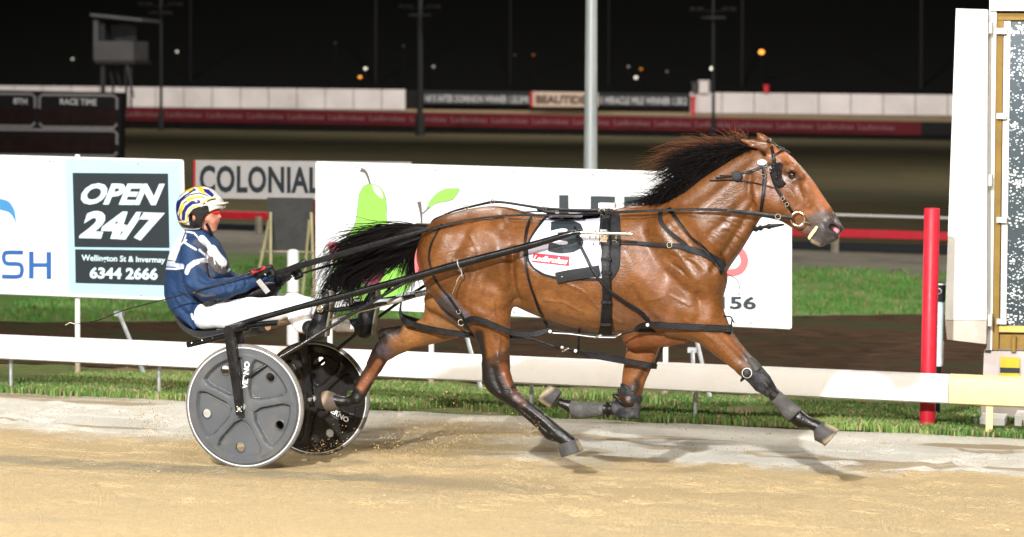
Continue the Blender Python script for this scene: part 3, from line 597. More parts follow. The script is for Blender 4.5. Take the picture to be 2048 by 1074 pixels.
mast(1427, -20, 270, (25, 35), 5.5, 133, 'mast right of the black honour board, beside a bright white lamp', mg)
for x, lb in ((381, 'barely visible dark mast between the left mast and the thick mast'), (752, 'faint dark mast just left of the thick mast'), (1021, 'faint dark mast above the black honour board'), (1218, 'faint dark mast just right of the tall pale pole'), (1485, 'faint dark mast right of the mast behind the horse\'s ears'), (1843, 'faint dark mast near the white mirror board')):
    mast(x, -20, 190, None, 6.5 if x in (1485, 1843, 752) else 4, 178, lb, mgd, base=False)
# --- judge's cabin on stilts
Yt = 150.0; k = Yt/F_PX
ct_ = root('cabin_tower', (P(225, 190, Yt).x, Yt, gz(Yt)), 'grey stewards cabin raised on dark stilts above the scoreboard', 'tower')
cg = mat('cabin_grey', (.045, .045, .048, 1), .8, var=.2, scale=.6, bump=0); cd_ = mat('cabin_dark', (.012, .013, .015, 1), .8, bump=0)
def cbox(x0, y0, x1, y1, d0, d1, m, n):
    a = P(x0, y1, Yt+d0); e = P(x1, y0, Yt+d0); MB().box((a.x, Yt+d0, a.z), (e.x, Yt+d1, e.z)).build(n, m, ct_, False)
cbox(187, 82, 267, 121, 0, 2.4, cg, 'cabin_wall'); cbox(187, 38, 196, 82, 0, 2.4, cg, 'corner_wall'); cbox(210, 50, 258, 80, 1.2, 2.4, mat('cabin_mid', (.045, .045, .05, 1), .8), 'rear_wall'); cbox(197, 44, 209, 81, .2, 2.3, cd_, 'window')
b = MB(); a = [P(180, 27, Yt-.3), P(284, 38, Yt-.3), P(284, 43, Yt-.3), P(180, 32, Yt-.3)]; b.prism(a, (0, 3.0, 0)); b.build('roof', mat('roof_grey', (.055, .055, .06, 1), .8), ct_, False)
cbox(190, 121, 270, 127, -.1, 2.5, cd_, 'floor')
for x in (206, 252, 262, 226): a = P(x, 125, Yt+(.2 if x != 226 else 2.2)); MB().tube([(a.x, a.y, gz(Yt)-.2), (a.x, a.y, a.z)], .16 if x == 206 else .08, 8).build('stilt', mat('stilt_grey', (.02, .02, .022, 1), .8), ct_)
MB().tube([P(254, 128, Yt), P(268, 196, Yt)], .05, 6).build('stair_rail', cg, ct_)
for x in (218, 232): MB().tube([P(x-2, 124, Yt+.5), P(x+10, 176, Yt+.5)], .05, 6).build('brace', mat('stilt_grey', (0, 0, 0, 1)), ct_)
# --- town lights on the dark hill: each a lamp on its pole
lc = {'w': (1, .93, .75, 1), 'o': (1, .36, .05, 1), 'r': (1, .25, .08, 1)}
for i, (x, y, rpx, c, s, lb) in enumerate(((145, 118, 4, 'w', .55, 'dim white lamp far left of the cabin tower'), (354, 103, 4.2, 'w', .7, 'white lamp right of the left floodlight mast'), (731, 137, 4.6, 'w', 1.3, 'white lamp above the orange lamp left of the thick mast'), (720, 154, 5, 'o', 1.5, 'bright orange lamp just above the far fence, left of the thick mast'),
        (867, 133, 4, 'w', .35, 'dim white lamp right of the thick mast'), (807, 92, 3, 'w', .06, 'very faint lamp high left of the thick mast'), (1067, 110, 3.6, 'r', .25, 'small dim orange lamp left of the tall pale pole'), (1030, 110, 3, 'w', .05, 'very faint lamp above the cream board'), (1257, 133, 3.6, 'w', .25, 'dim white lamp uppermost of the four right of the tall pole'), (1282, 138, 4.2, 'o', .5, 'amber lamp right of the tall pale pole'), (1272, 155, 5, 'w', 1.2, 'bright white lamp lowest right of the tall pale pole'),
        (1334, 143, 3.4, 'w', .15, 'faint lamp between the tall pole and the right hand mast'), (1425, 137, 6, 'w', 2.2, 'brightest white lamp, shining beside the right hand floodlight mast'), (1523, 104, 7, 'o', 2.6, 'largest orange lamp, high on the dark hill to the right'), (670, 86, 3, 'w', .05, 'very faint lamp farthest left of the tall pole'))):
    Yl = 300; p = P(x, y, Yl); gzl = .75+(Yl-172)/428*120
    p = P(x, y, 176); r0 = root('town_lamp', (p.x, p.y, p.z-1.5), lb, 'street lamp', 'town lights on the dark hill')
    kk = p.y/F_PX*.72; MB().ball(p, rpx*kk, 14, 10, sc=(1.15, 1, .9)).build('lamp_globe', mat('lamp_%s_%d' % (c, int(s*100)), (0, 0, 0, 1), .5, bump=0, emit=(lc[c], s*.9)), r0)
    MB().tube([(p.x, p.y+.1, .3), (p.x, p.y+.1, p.z)], .035, 6).build('lamp_post', mat('lamp_post_black', (.002, .002, .002, 1), .9, bump=0), r0)
# ================================================================= FINISH POST, MIRROR CABINET, CAMERA UNIT
Yp = 16.98; c = P(1858, 700, Yp); top = P(1857, 416, Yp)
fp = root('finish_post', (c.x, Yp, gz(Yp)), 'tall round red post standing behind the white rail, left of the mirror board', 'post')
rad = 15.5*c.length/F_PX
MB().lathe((c.x, Yp, gz(Yp)-.2), (0, 0, 1), [(rad, 0), (rad, top.z-gz(Yp)+.2-.006), (rad-.004, top.z-gz(Yp)+.2), (rad-.012, top.z-gz(Yp)+.2), (rad-.014, top.z-gz(Yp)+.16), (0, top.z-gz(Yp)+.16)], 32).build('post_tube', redp, fp)
MB().lathe((c.x, Yp, gz(Yp)-.03), (0, 0, 1), [(rad+.001, 0), (rad+.035, .0), (rad+.03, .02), (rad+.001, .025)], 32).build('soil_collar', dirtleg, fp)
# camera unit on a white post
Yk = 18.0; k = 18.6/F_PX; c = P(1879, 640, Yk)
cu = root('camera_unit', (c.x, Yk, gz(Yk)), 'small black box on a slim white cylinder between the red post and the mirror board', 'camera')
MB().tube([(c.x, Yk, gz(Yk)-.1), (c.x, Yk, P(1878, 730, Yk).z)], .018, 8).build('post', darkb, cu)
MB().lathe((c.x, Yk, P(1879, 732, Yk).z), (0, 0, 1), [(0, 0), (.03, 0), (.034, .03), (.036, .17), (.034, .18)], 20).build('lower_sleeve', mat('translucent_white', (.55, .56, .58, 1), .4), cu)
MB().lathe((c.x, Yk, P(1879, 685, Yk).z), (0, 0, 1), [(.028, 0), (.028, .30), (.022, .32), (0, .325)], 20).build('cylinder', mat('pale_blue_plastic', (.50, .62, .66, 1), .4), cu)
p0 = P(1868, 602, Yk); p1 = P(1890, 566, Yk)
MB().box((p0.x, Yk-.04, p0.z), (p1.x, Yk+.05, p1.z)).build('camera_box', darkb, cu, False)
MB().box((p0.x-.006, Yk-.055, p1.z-.012), (p1.x+.012, Yk+.06, p1.z)).build('hood', galv, cu, False)
MB().lathe(((p0.x+p1.x)/2, Yk-.04, (p0.z+p1.z)/2+.01), (0, -1, 0), [(.022, 0), (.022, .02), (.017, .022), (.016, .01), (0, .01)], 20).build('lens_barrel', galv, cu)
MB().lathe(((p0.x+p1.x)/2, Yk-.052, (p0.z+p1.z)/2+.01), (0, -1, 0), [(.015, 0), (.010, .004), (0, .006)], 16).build('lens', mat('lens_red', (.10, .01, .01, 1), .1, bump=0), cu)
# mirror structure
Ym = 18.0
mr_ = root('mirror_cabinet', (P(2000, 850, Ym).x, Ym, gz(Ym)), 'tall white framed finish line mirror with reflection speckles painted on its glass at the right edge', 'mirror')
def pb_(q, Y, t, m, n): return MB().quad(q, Y, t).build(n, m, mr_, False)
pb_([(1912, 17), (1975, 19), (1973, 640), (1890, 640)], Ym-.25, .10, wpaint, 'side_panel')
pb_([(1890, 641), (1973, 641), (1972, 688), (1894, 679)], Ym-.25, .10, mat('dusty_white', (.55, .48, .42, 1), .7, dirt=(.4, .33, .25, 1)), 'side_panel_foot')
pb_([(1978, 22), (1993, 22), (1984, 700), (1974, 700)], Ym-.02, .12, wpaint, 'frame_post')
pb_([(1979, -60), (2400, -60), (2400, 23), (1979, 21)], Ym-.06, .18, wpaint, 'header')
pb_([(1994, 26), (2007, 26), (1997, 700), (1985, 700)], Ym+.02, .12, ochre, 'inner_frame')
pb_([(1994, 26), (2300, 26), (2300, 40), (1994, 40)], Ym+.01, .12, ochre, 'inner_frame_top')
pb_([(2008, 42), (2021, 42), (2012, 652), (2001, 652)], Ym+.03, .05, wpaint, 'glazing_bar')
pb_([(1998, 652), (2300, 656), (2300, 668), (1998, 664)], Ym+.0, .14, mat('cream_sill', (.62, .48, .14, 1), .6), 'sill')
pb_([(2000, 669), (2300, 672), (2300, 700), (1999, 698)], Ym+.03, .08, ochre, 'lower_rail')
for y in (62, 232, 440, 643):
    a = P(2003, y, Ym-.03); MB().box((a.x-.035, Ym-.03, a.z-.02), (a.x+.035, Ym+.02, a.z+.02)).build('hinge', galv, mr_, False)
for y in (55, 360, 640):
    a = P(1975, y, Ym-.12); MB().box((a.x-.035, Ym-.15, a.z-.04), (a.x+.03, Ym+.0, a.z+.04)).build('bracket', wpaint, mr_, False)
# glass: speckled reflections painted as pale spots on a dark base
m = bpy.data.materials.new('painted_speckle_mirror'); m.use_nodes = True; nt = m.node_tree; b = nt.nodes["Principled BSDF"]
tc = nd(nt, 'ShaderNodeTexCoord'); mp = nd(nt, 'ShaderNodeMapping'); mp.inputs['Scale'].default_value = (1, 1, 1.7); lk(nt, tc, 'Object', mp, 0)
vo = nd(nt, 'ShaderNodeTexVoronoi', i_Scale=42.0); lk(nt, mp, 0, vo, 'Vector'); n_ = nd(nt, 'ShaderNodeTexNoise', i_Scale=7.0, i_Detail=4.0); lk(nt, mp, 0, n_, 'Vector')
ml = nd(nt, 'ShaderNodeMath', operation='MULTIPLY_ADD'); lk(nt, n_, 'Fac', ml, 0); ml.inputs[1].default_value = 1.0; ml.inputs[2].default_value = -.22
lt = nd(nt, 'ShaderNodeMath', operation='LESS_THAN'); lk(nt, vo, 'Distance', lt, 0); lk(nt, ml, 0, lt, 1)
cr = nd(nt, 'ShaderNodeMix', data_type='RGBA'); cr.inputs[6].default_value = (.035, .055, .07, 1); cr.inputs[7].default_value = (.80, .86, .88, 1); lk(nt, lt, 0, cr, 0); lk(nt, cr, 2, b, 'Base Color')
b.inputs['Roughness'].default_value = .25; b.inputs['Metallic'].default_value = .15
a0, a1 = P(2022, 42, Ym+.05), P(2011, 652, Ym+.05); e0, e1 = P(2380, 42, Ym+.05), P(2380, 652, Ym+.05)
MB().hexa([a1, e1, e0, a0]+[q+Vector((0, .01, 0)) for q in (a1, e1, e0, a0)]).build('mirror_glass', m, mr_, False)
pinkish = mat('dusty_cabinet', (.50, .44, .42, 1), .7, var=.06, dirt=(.35, .28, .22, 1), dirtamt=.4)
pb_([(1968, 702), (2300, 706), (2300, 818), (1964, 812)], Ym+.02, .5, pinkish, 'base_cabinet')
pb_([(1962, 812), (2300, 818), (2300, 842), (1962, 836)], Ym-.02, .58, mat('slab_concrete', (.25, .22, .19, 1), .9), 'base_slab')  # slab in one even grey-brown concrete colour
pb_([(2001, 714), (2039, 716), (2039, 756), (2000, 754)], Ym-.01, .012, mat('yellow_sticker', (.60, .42, .03, 1), .5, bump=0), 'yellow_label')
pb_([(2000, 735), (2039, 736), (2039, 746), (2000, 745)], Ym-.02, .006, ink, 'label_band')
MB().tube([P(2028, 672, Ym), P(2027, 704, Ym)], .018, 10).build('latch', ochre, mr_)
for (x0, x1) in ((1944, 2009), (2014, 2300)):
    q = P(x0, 868, 17.6); e = P(x1, 842 if x0 > 2000 else 838, 17.6); r0 = root('base_block', (q.x, 17.6, gz(17.6)), 'white block under the mirror, %s' % ('with a small bolt on its left' if x0 < 2000 else 'cut off by the right edge'), 'block')
    bb = MB(); bb.box((q.x+.05, 17.6, q.z-.12), (e.x, 17.9, e.z)); bb.build('block_body', wpaint, r0, False)
    if x0 < 2000: MB().tube([(q.x+.02, 17.62, q.z-.02), (q.x+.02, 17.62, e.z-.01)], .018, 10).build('bolt', galv, r0); MB().box((q.x-.03, 17.56, q.z-.02), (q.x+.049, 17.68, q.z)).build('foot', wpaint, r0, False)
    else: MB().tube([((q.x+e.x)/2, 17.75, e.z-.01), ((q.x+e.x)/2, 17.75, e.z+.02)], .03, 10).build('cap', galv, r0)
# ================================================================= SDF MODELLER (bodies as one continuous skin)
def xz(px, py, dy):
    p = P(px, py, YH+dy); return np.array([p.x, p.z])
class Sdf:
    def __init__(s, lo, hi, vox):
        s.lo = np.array(lo, float); s.vox = vox; s.n = np.ceil((np.array(hi)-s.lo)/vox).astype(int)+1
        s.vol = np.full(s.n, .25, np.float32); s.prims = []
    def add(s, fn, lo, hi, k, col=None, mode='u', reg=True):
        pad = k*2+4*s.vox; a = np.maximum(np.floor((np.array(lo)-pad-s.lo)/s.vox).astype(int), 0); b = np.minimum(np.ceil((np.array(hi)+pad-s.lo)/s.vox).astype(int)+1, s.n)
        if np.any(b <= a): return
        ax = [((np.arange(a[i], b[i]))*s.vox+s.lo[i]).astype(np.float32) for i in range(3)]
        X, Y_, Z = np.meshgrid(*ax, indexing='ij'); d = fn(X, Y_, Z); v = s.vol[a[0]:b[0], a[1]:b[1], a[2]:b[2]]
        if mode == 'u':
            if k > 0: h = np.maximum(k-np.abs(v-d), 0)/k; v[...] = np.minimum(v, d)-h*h*k*.25
            else: v[...] = np.minimum(v, d)
            if reg: s.prims.append((fn, col))
        else:
            h = np.maximum(k-np.abs(v+d), 0)/k; v[...] = np.maximum(v, -d)+h*h*k*.25
    def mesh(s):
        v = s.vol; n = v.shape; ins = v < 0; c = tuple(m-1 for m in n)
        cnt = np.zeros(c, np.int8)
        for i in (0, 1):
            for j in (0, 1):
                for k in (0, 1): cnt += ins[i:i+c[0], j:j+c[1], k:k+c[2]]
        act = (cnt > 0) & (cnt < 8); idx = -np.ones(c, np.int64); ids = np.argwhere(act); idx[act] = np.arange(len(ids))
        acc = np.zeros((len(ids), 3)); num = np.zeros(len(ids)); I, J, K = ids.T
        for ax in range(3):
            for p in (0, 1):
                for q in (0, 1):
                    o = [0, 0, 0]; o[(ax+1) % 3] = p; o[(ax+2) % 3] = q; o2 = list(o); o2[ax] = 1
                    va = v[I+o[0], J+o[1], K+o[2]]; vb = v[I+o2[0], J+o2[1], K+o2[2]]; m = (va < 0) != (vb < 0)
                    t = np.where(m, va/np.where(m, va-vb, 1), 0); pt = np.tile(np.array(o, float), (len(ids), 1)); pt[:, ax] = t
                    acc[m] += pt[m]; num[m] += 1
        V = (ids+acc/num[:, None])*s.vox+s.lo; quads = []
        for ax in range(3):
            sl0 = [slice(1, -1)]*3; sl0[ax] = slice(0, -1); sl1 = list(sl0); sl1[ax] = slice(1, None)
            a = ins[tuple(sl0)]; b = ins[tuple(sl1)]; cr = np.argwhere(a != b); off = np.array([1, 1, 1]); off[ax] = 0; E_ = cr+off
            u, w_ = (ax+1) % 3, (ax+2) % 3; du = np.zeros(3, int); du[u] = 1; dw = np.zeros(3, int); dw[w_] = 1
            g = lambda e: idx[e[:, 0], e[:, 1], e[:, 2]]
            q = np.stack([g(E_-du-dw), g(E_-dw), g(E_), g(E_-du)], 1); fl = a[cr[:, 0], cr[:, 1], cr[:, 2]]
            q[~fl] = q[~fl][:, ::-1]; quads.append(q)
        return V, np.concatenate(quads)
    def colors(s, V, soft=.006):
        X, Y_, Z = V[:, 0], V[:, 1], V[:, 2]; D = []; Cc = []
        for fn, col in s.prims:
            if col is None: continue
            D.append(fn(X, Y_, Z)); Cc.append(col)
        D = np.array(D); W = np.exp(-(D-D.min(0))/soft); W /= W.sum(0); Cc = np.array([c[:3] for c in Cc]); out = (W[:, :, None]*Cc[:, None, :]).sum(0)
        return np.concatenate([out, np.ones((len(V), 1))], 1)
def lap(V, Q, it=2, f=.5):
    n = len(V)
    for _ in range(it):
        S = np.zeros_like(V); N = np.zeros(n)
        for a, b in ((0, 1), (1, 2), (2, 3), (3, 0)):
            np.add.at(S, Q[:, a], V[Q[:, b]]); np.add.at(S, Q[:, b], V[Q[:, a]]); np.add.at(N, Q[:, a], 1); np.add.at(N, Q[:, b], 1)
        V = V*(1-f)+f*S/N[:, None]
    return V
def vnormals(V, Q):
    fn = np.cross(V[Q[:, 2]]-V[Q[:, 0]], V[Q[:, 3]]-V[Q[:, 1]]); N = np.zeros_like(V)
    for k in range(4): np.add.at(N, Q[:, k], fn)
    return N/np.maximum(np.linalg.norm(N, axis=1), 1e-12)[:, None]
def loft(S, top, bot, A, B, dy, wid, k=.03, col=None, yc=None, ns=70, sm=2, dyend=None):
    """body section between an upper and a lower pixel outline; wid: (fraction, half width m); yc: centre offset per fraction"""
    a = xz(*A, dy); b = xz(*B, dy); L = np.linalg.norm(b-a); u = (b-a)/L; v = np.array([-u[1], u[0]])
    def st(l):
        q = np.array([xz(x, y, dy)-a for x, y in l]); s_ = q@u; t = q@v; o = np.argsort(s_); return s_[o], t[o]
    S_ = np.linspace(0, L, ns); st_, tt = st(top); sb_, tb = st(bot); T = np.interp(S_, st_, tt); Bt = np.interp(S_, sb_, tb)
    if T.mean() < Bt.mean(): T, Bt = Bt, T
    ker = np.array([.25, .5, .25])
    for _ in range(sm):
        for arr in (T, Bt): arr[1:-1] = np.convolve(arr, ker, 'valid')
    ha = np.maximum((T-Bt)/2, .004); tc = (T+Bt)/2; fw_ = [w_[0]*L for w_ in wid]; W = np.interp(S_, fw_, [w_[1] for w_ in wid])
    Yc = np.full(ns, YH+dy) if yc is None else YH+dy+np.interp(S_, [q[0]*L for q in yc], [q[1] for q in yc])
    for _ in range(3): W[1:-1] = np.convolve(W, ker, 'valid')
    def fn(X, Y_, Z):
        dx = X-a[0]; dz = Z-a[1]; s_ = dx*u[0]+dz*u[1]; t = dx*v[0]+dz*v[1]; sc = np.clip(s_, 0, L)
        h = np.interp(sc, S_, ha); c = np.interp(sc, S_, tc); ww = np.interp(sc, S_, W); yy = np.interp(sc, S_, Yc)
        p = (t-c)/h; q = (Y_-yy)/ww; k1 = np.sqrt(p*p+q*q)+1e-6; k2 = np.sqrt((p/h)**2+(q/ww)**2)+1e-6; d = k1*(k1-1)/k2
        e = np.abs(s_-sc); return np.where(e > 0, np.sqrt(np.maximum(d, 0)**2+e*e), d).astype(np.float32)
    pts = np.array([a+u*s_+v*t for s_, t in zip(S_, T)]+[a+u*s_+v*t for s_, t in zip(S_, Bt)]); mw = W.max(); ymin, ymax = Yc.min()-mw, Yc.max()+mw
    S.add(fn, (pts[:, 0].min(), ymin, pts[:, 1].min()), (pts[:, 0].max(), ymax, pts[:, 1].max()), k, col)
def capsule(S, p, q, r0, r1, k=.02, col=None, mode='u', sy=1.0):
    p = np.array(p, float); q = np.array(q, float); d = q-p; dd = d.copy(); dd[1] /= sy; L2 = (dd@dd)+1e-9
    def fn(X, Y_, Z):
        x = X-p[0]; y = (Y_-p[1])/sy; z = Z-p[2]; t = np.clip((x*dd[0]+y*dd[1]+z*dd[2])/L2, 0, 1)
        return ((np.sqrt((x-t*dd[0])**2+(y-t*dd[1])**2+(z-t*dd[2])**2)-(r0+(r1-r0)*t))*min(1, sy if sy < 1 else 1)).astype(np.float32)
    R_ = max(r0, r1)*max(1, sy); S.add(fn, np.minimum(p, q)-R_, np.maximum(p, q)+R_, k, col, mode)
def chain(S, pts, dy0, k=.02, col=None, sy=1.0, mode='u'):
    """pts: (px,py,dy,radius_px)"""
    q = [(P(x, y, YH+dy0+d), r) for x, y, d, r in pts]
    for (a, ra), (b, rb) in zip(q[:-1], q[1:]): capsule(S, a, b, ra*proj(a)[2]/F_PX, rb*proj(b)[2]/F_PX, k, col, mode, sy)
def px_of(V):
    D = V-_C; z = D@_F; return 1024+F_PX*(D@_R)/z, 537-F_PX*(D@_U)/z
def seg_d(px, py, poly):
    best = np.full(len(px), 1e9)
    for (x0, y0), (x1, y1) in zip(poly[:-1], poly[1:]):
        dx, dy = x1-x0, y1-y0; t = np.clip(((px-x0)*dx+(py-y0)*dy)/(dx*dx+dy*dy+1e-9), 0, 1)
        best = np.minimum(best, np.hypot(px-x0-t*dx, py-y0-t*dy))
    return best
# ================================================================= HORSE
BAY = (.116, .043, .0115); BAY2 = (.098, .037, .0105); TAN = (.165, .070, .022); BLK = (.0055, .0045, .0045); HEADC = (.125, .044, .0135)
H = Sdf((-4.95, YH-.40, -.06), (-1.62, YH+.42, 1.98), .0068)
# barrel and croup
loft(H, [(838, 500), (843, 470), (852, 452), (872, 438), (900, 427), (930, 419), (960, 413.5), (990, 411.5), (1020, 415), (1050, 424), (1090, 431), (1150, 433), (1200, 427), (1235, 417), (1270, 412), (1310, 413), (1350, 420), (1390, 440), (1420, 475), (1434, 520)],
     [(838, 525), (855, 580), (890, 605), (940, 610), (1000, 606), (1030, 610), (1060, 625), (1100, 641), (1150, 655), (1200, 664), (1260, 670), (1320, 674), (1370, 668), (1410, 645), (1430, 600), (1436, 560)],
     (836, 530), (1437, 530), 0, [(0, .06), (.04, .15), (.12, .23), (.24, .265), (.36, .27), (.5, .285), (.62, .28), (.74, .24), (.86, .20), (.95, .14), (1, .07)], k=.04, col=BAY)
# neck
loft(H, [(1262, 412), (1300, 411), (1335, 403), (1370, 383), (1400, 357), (1430, 337), (1460, 318), (1490, 302), (1515, 292), (1545, 291)],
     [(1330, 640), (1400, 618), (1436, 585), (1447, 555), (1462, 530), (1480, 505), (1497, 478), (1510, 455), (1524, 432), (1545, 405), (1565, 380)],
     (1300, 545), (1545, 330), 0, [(0, .20), (.2, .19), (.4, .145), (.6, .105), (.8, .085), (1, .075)], k=.045, col=BAY2)
# head
loft(H, [(1512, 292), (1530, 288), (1560, 295), (1575, 305), (1593, 322), (1611, 342), (1630, 366), (1646, 391), (1660, 411), (1672, 430), (1683, 448), (1686, 456)],
     [(1498, 400), (1510, 424), (1524, 434), (1545, 438), (1564, 443), (1583, 455), (1603, 467), (1622, 477), (1632, 485), (1645, 484), (1660, 478), (1676, 470), (1684, 464)],
     (1512, 345), (1685, 462), 0, [(0, .075), (.15, .098), (.35, .098), (.5, .082), (.65, .062), (.8, .052), (.92, .058), (1, .035)], k=.015, col=HEADC)
# jowl, lips and chin
chain(H, [(1528, 392, -.045, 30), (1552, 405, -.045, 24)], 0, .03, HEADC, sy=.9); chain(H, [(1528, 392, .045, 30), (1552, 405, .045, 24)], 0, .03, HEADC, sy=.9)
chain(H, [(1630, 478, 0, 11), (1642, 483, 0, 11)], 0, .012, HEADC, sy=1.3)
chain(H, [(1655, 478, 0, 10), (1667, 474, 0, 10)], 0, .010, HEADC, sy=1.5)
for s in (-1, 1):
    chain(H, [(1664, 452, s*.040, 12), (1674, 458, s*.034, 11)], 0, .016, HEADC)                # nostril wing
    chain(H, [(1566, 338, s*.072, 11), (1584, 338, s*.070, 12), (1600, 352, s*.062, 9)], 0, .02, HEADC)  # brow
    chain(H, [(1560, 372, s*.080, 8), (1590, 392, s*.068, 7), (1615, 412, s*.056, 5)], 0, .02, HEADC)    # facial crest
# ears
chain(H, [(1549, 300, -.035, 9), (1530, 292, -.055, 11), (1505, 287, -.066, 8), (1490, 282, -.07, 4), (1482, 279, -.072, 1.5)], 0, .010, HEADC, sy=.75)
chain(H, [(1545, 297, .035, 8), (1534, 286, .045, 11), (1522, 275, .05, 8), (1514, 265, .052, 2)], 0, .010, HEADC, sy=.75)
chain(H, [(1545, 302, .03, 10), (1540, 300, -.03, 10)], 0, .02, HEADC)
# shoulder and breast
for s in (-1, 1):
    chain(H, [(1345, 470, s*.13, 46), (1395, 550, s*.135, 52), (1360, 620, s*.13, 44)], 0, .05, BAY, sy=.75)
    chain(H, [(1415, 560, s*.09, 34), (1405, 610, s*.09, 38)], 0, .05, BAY)
# haunches
chain(H, [(900, 500, -.10, 62), (930, 560, -.12, 66), (965, 600, -.12, 52)], 0, .05, BAY, sy=.75)
chain(H, [(900, 500, .10, 62), (920, 560, .12, 58), (895, 610, .12, 42)], 0, .05, BAY, sy=.75)
# near hind leg (forward, weight coming down)
loft(H, [(1008, 470), (1016, 510), (1022, 560), (1023, 600), (1020, 640), (1019, 670), (1018, 709), (1019, 738)],
     [(850, 480), (850, 570), (880, 602), (915, 632), (940, 655), (954, 680), (963, 705), (966, 738)],
     (935, 500), (993, 742), -.125, [(0, .13), (.3, .13), (.5, .115), (.7, .075), (.85, .055), (1, .045)], k=.035, col=BAY)
loft(H, [(1018, 700), (1019, 738), (1026, 762), (1034, 778), (1054, 798), (1064, 806)], [(962, 700), (965, 737), (964, 762), (976, 782), (998, 799), (1026, 816)],
     (990, 712), (1040, 808), -.135, [(0, .05), (.35, .046), (.6, .045), (1, .036)], k=.02, col=BLK)
loft(H, [(1040, 788), (1054, 799), (1088, 824), (1115, 848), (1143, 870), (1157, 881)], [(1010, 806), (1026, 815), (1051, 837), (1074, 857), (1092, 878), (1102, 882), (1116, 885), (1122, 890)],
     (1028, 800), (1140, 890), -.135, [(0, .036), (.3, .029), (.6, .030), (.75, .036), (.88, .033), (1, .040)], k=.012, col=BLK)
# far hind leg (pushed out behind)
loft(H, [(855, 560), (853, 600), (850, 632), (824, 648), (795, 652), (770, 655), (758, 662)], [(985, 640), (945, 665), (900, 680), (858, 690), (824, 697), (795, 709), (775, 720)],
     (915, 620), (766, 688), .13, [(0, .11), (.3, .10), (.5, .075), (.75, .05), (1, .045)], k=.03, col=TAN)
loft(H, [(790, 652), (765, 656), (757, 666), (755, 682), (745, 698), (736, 722)], [(812, 702), (795, 709), (775, 722), (762, 742), (757, 750)],
     (790, 676), (748, 736), .135, [(0, .048), (.5, .045), (1, .035)], k=.02, col=BLK)
loft(H, [(748, 695), (732, 731), (712, 765), (703, 786), (704, 800), (708, 808)], [(768, 728), (761, 743), (749, 762), (738, 780), (730, 797), (722, 808)],
     (758, 712), (714, 804), .135, [(0, .034), (.4, .028), (.75, .034), (1, .030)], k=.012, col=(.06, .026, .016))
chain(H, [(714, 798, .135, 13), (700, 803, .135, 10), (684, 803, .135, 10), (668, 800, .135, 13)], 0, .012, BLK)
# near fore leg (reaching)
loft(H, [(1440, 590), (1447, 620), (1463, 662), (1485, 691), (1505, 715), (1520, 731)], [(1330, 672), (1371, 677), (1400, 687), (1420, 703), (1449, 725), (1482, 751)],
     (1370, 600), (1502, 742), -.12, [(0, .10), (.3, .10), (.55, .075), (.8, .052), (1, .045)], k=.03, col=BAY)
loft(H, [(1500, 710), (1520, 731), (1541, 755), (1553, 777), (1566, 790)], [(1470, 742), (1495, 762), (1512, 781), (1534, 791), (1545, 806)],
     (1490, 730), (1556, 798), -.12, [(0, .045), (.4, .046), (.7, .043), (1, .030)], k=.015, col=BLK)
loft(H, [(1553, 777), (1572, 796), (1602, 819), (1621, 834), (1640, 842), (1652, 847)], [(1534, 790), (1548, 809), (1568, 830), (1582, 846), (1597, 857), (1612, 856), (1627, 862)],
     (1546, 788), (1641, 856), -.12, [(0, .030), (.3, .027), (.6, .036), (.78, .030), (1, .038)], k=.012, col=BLK)
# far fore leg (folded back)
loft(H, [(1335, 640), (1328, 670), (1320, 693), (1306, 730), (1291, 763), (1283, 790)], [(1250, 640), (1254, 691), (1249, 722), (1245, 745), (1243, 771), (1243, 785)],
     (1300, 640), (1261, 800), .11, [(0, .09), (.3, .07), (.6, .05), (1, .044)], k=.03, col=(.17, .064, .022))
chain(H, [(1268, 780, .11, 17), (1258, 802, .11, 20), (1242, 816, .11, 16)], 0, .015, BLK)
loft(H, [(1246, 802), (1224, 808), (1179, 806), (1150, 802), (1125, 797)], [(1246, 832), (1214, 830), (1160, 832), (1142, 829), (1118, 812)],
     (1245, 817), (1117, 802), .11, [(0, .034), (.3, .027), (.7, .032), (1, .034)], k=.012, col=BLK)
chain(H, [(1272, 672, .0, 28), (1330, 668, -.02, 24), (1366, 676, -.06, 12)], 0, .03, (.13, .042, .015))   # brisket between the forelegs
chain(H, [(872, 600, .02, 24), (900, 616, .02, 20), (930, 640, .03, 20)], 0, .03, TAN)
# subtractive shaping: jaw groove, throat, nostrils, eye sockets, mouth
for s in (-1, 1):
    chain(H, [(1666, 455, s*.064, 8.5), (1674, 461, s*.054, 6.5)], 0, .006, None, mode='s')
    chain(H, [(1583, 350, s*.098, 8), (1586, 351, s*.098, 8)], 0, .010, None, mode='s')
    chain(H, [(1645, 476, s*.055, 1.6), (1660, 480, s*.045, 1.6)], 0, .004, None, mode='s')
    chain(H, [(1498, 286, s*.085, 3), (1530, 293, s*.085, 4)], 0, .006, None, mode='s') if s < 0 else None
HV, HQ = H.mesh(); HV = lap(HV, HQ, 2, .5)
# muscle relief: strokes in picture space displace the skin along its normal on both flanks
HN = vnormals(HV, HQ); hx_, hy_ = px_of(HV); yy = HV[:, 1]-YH
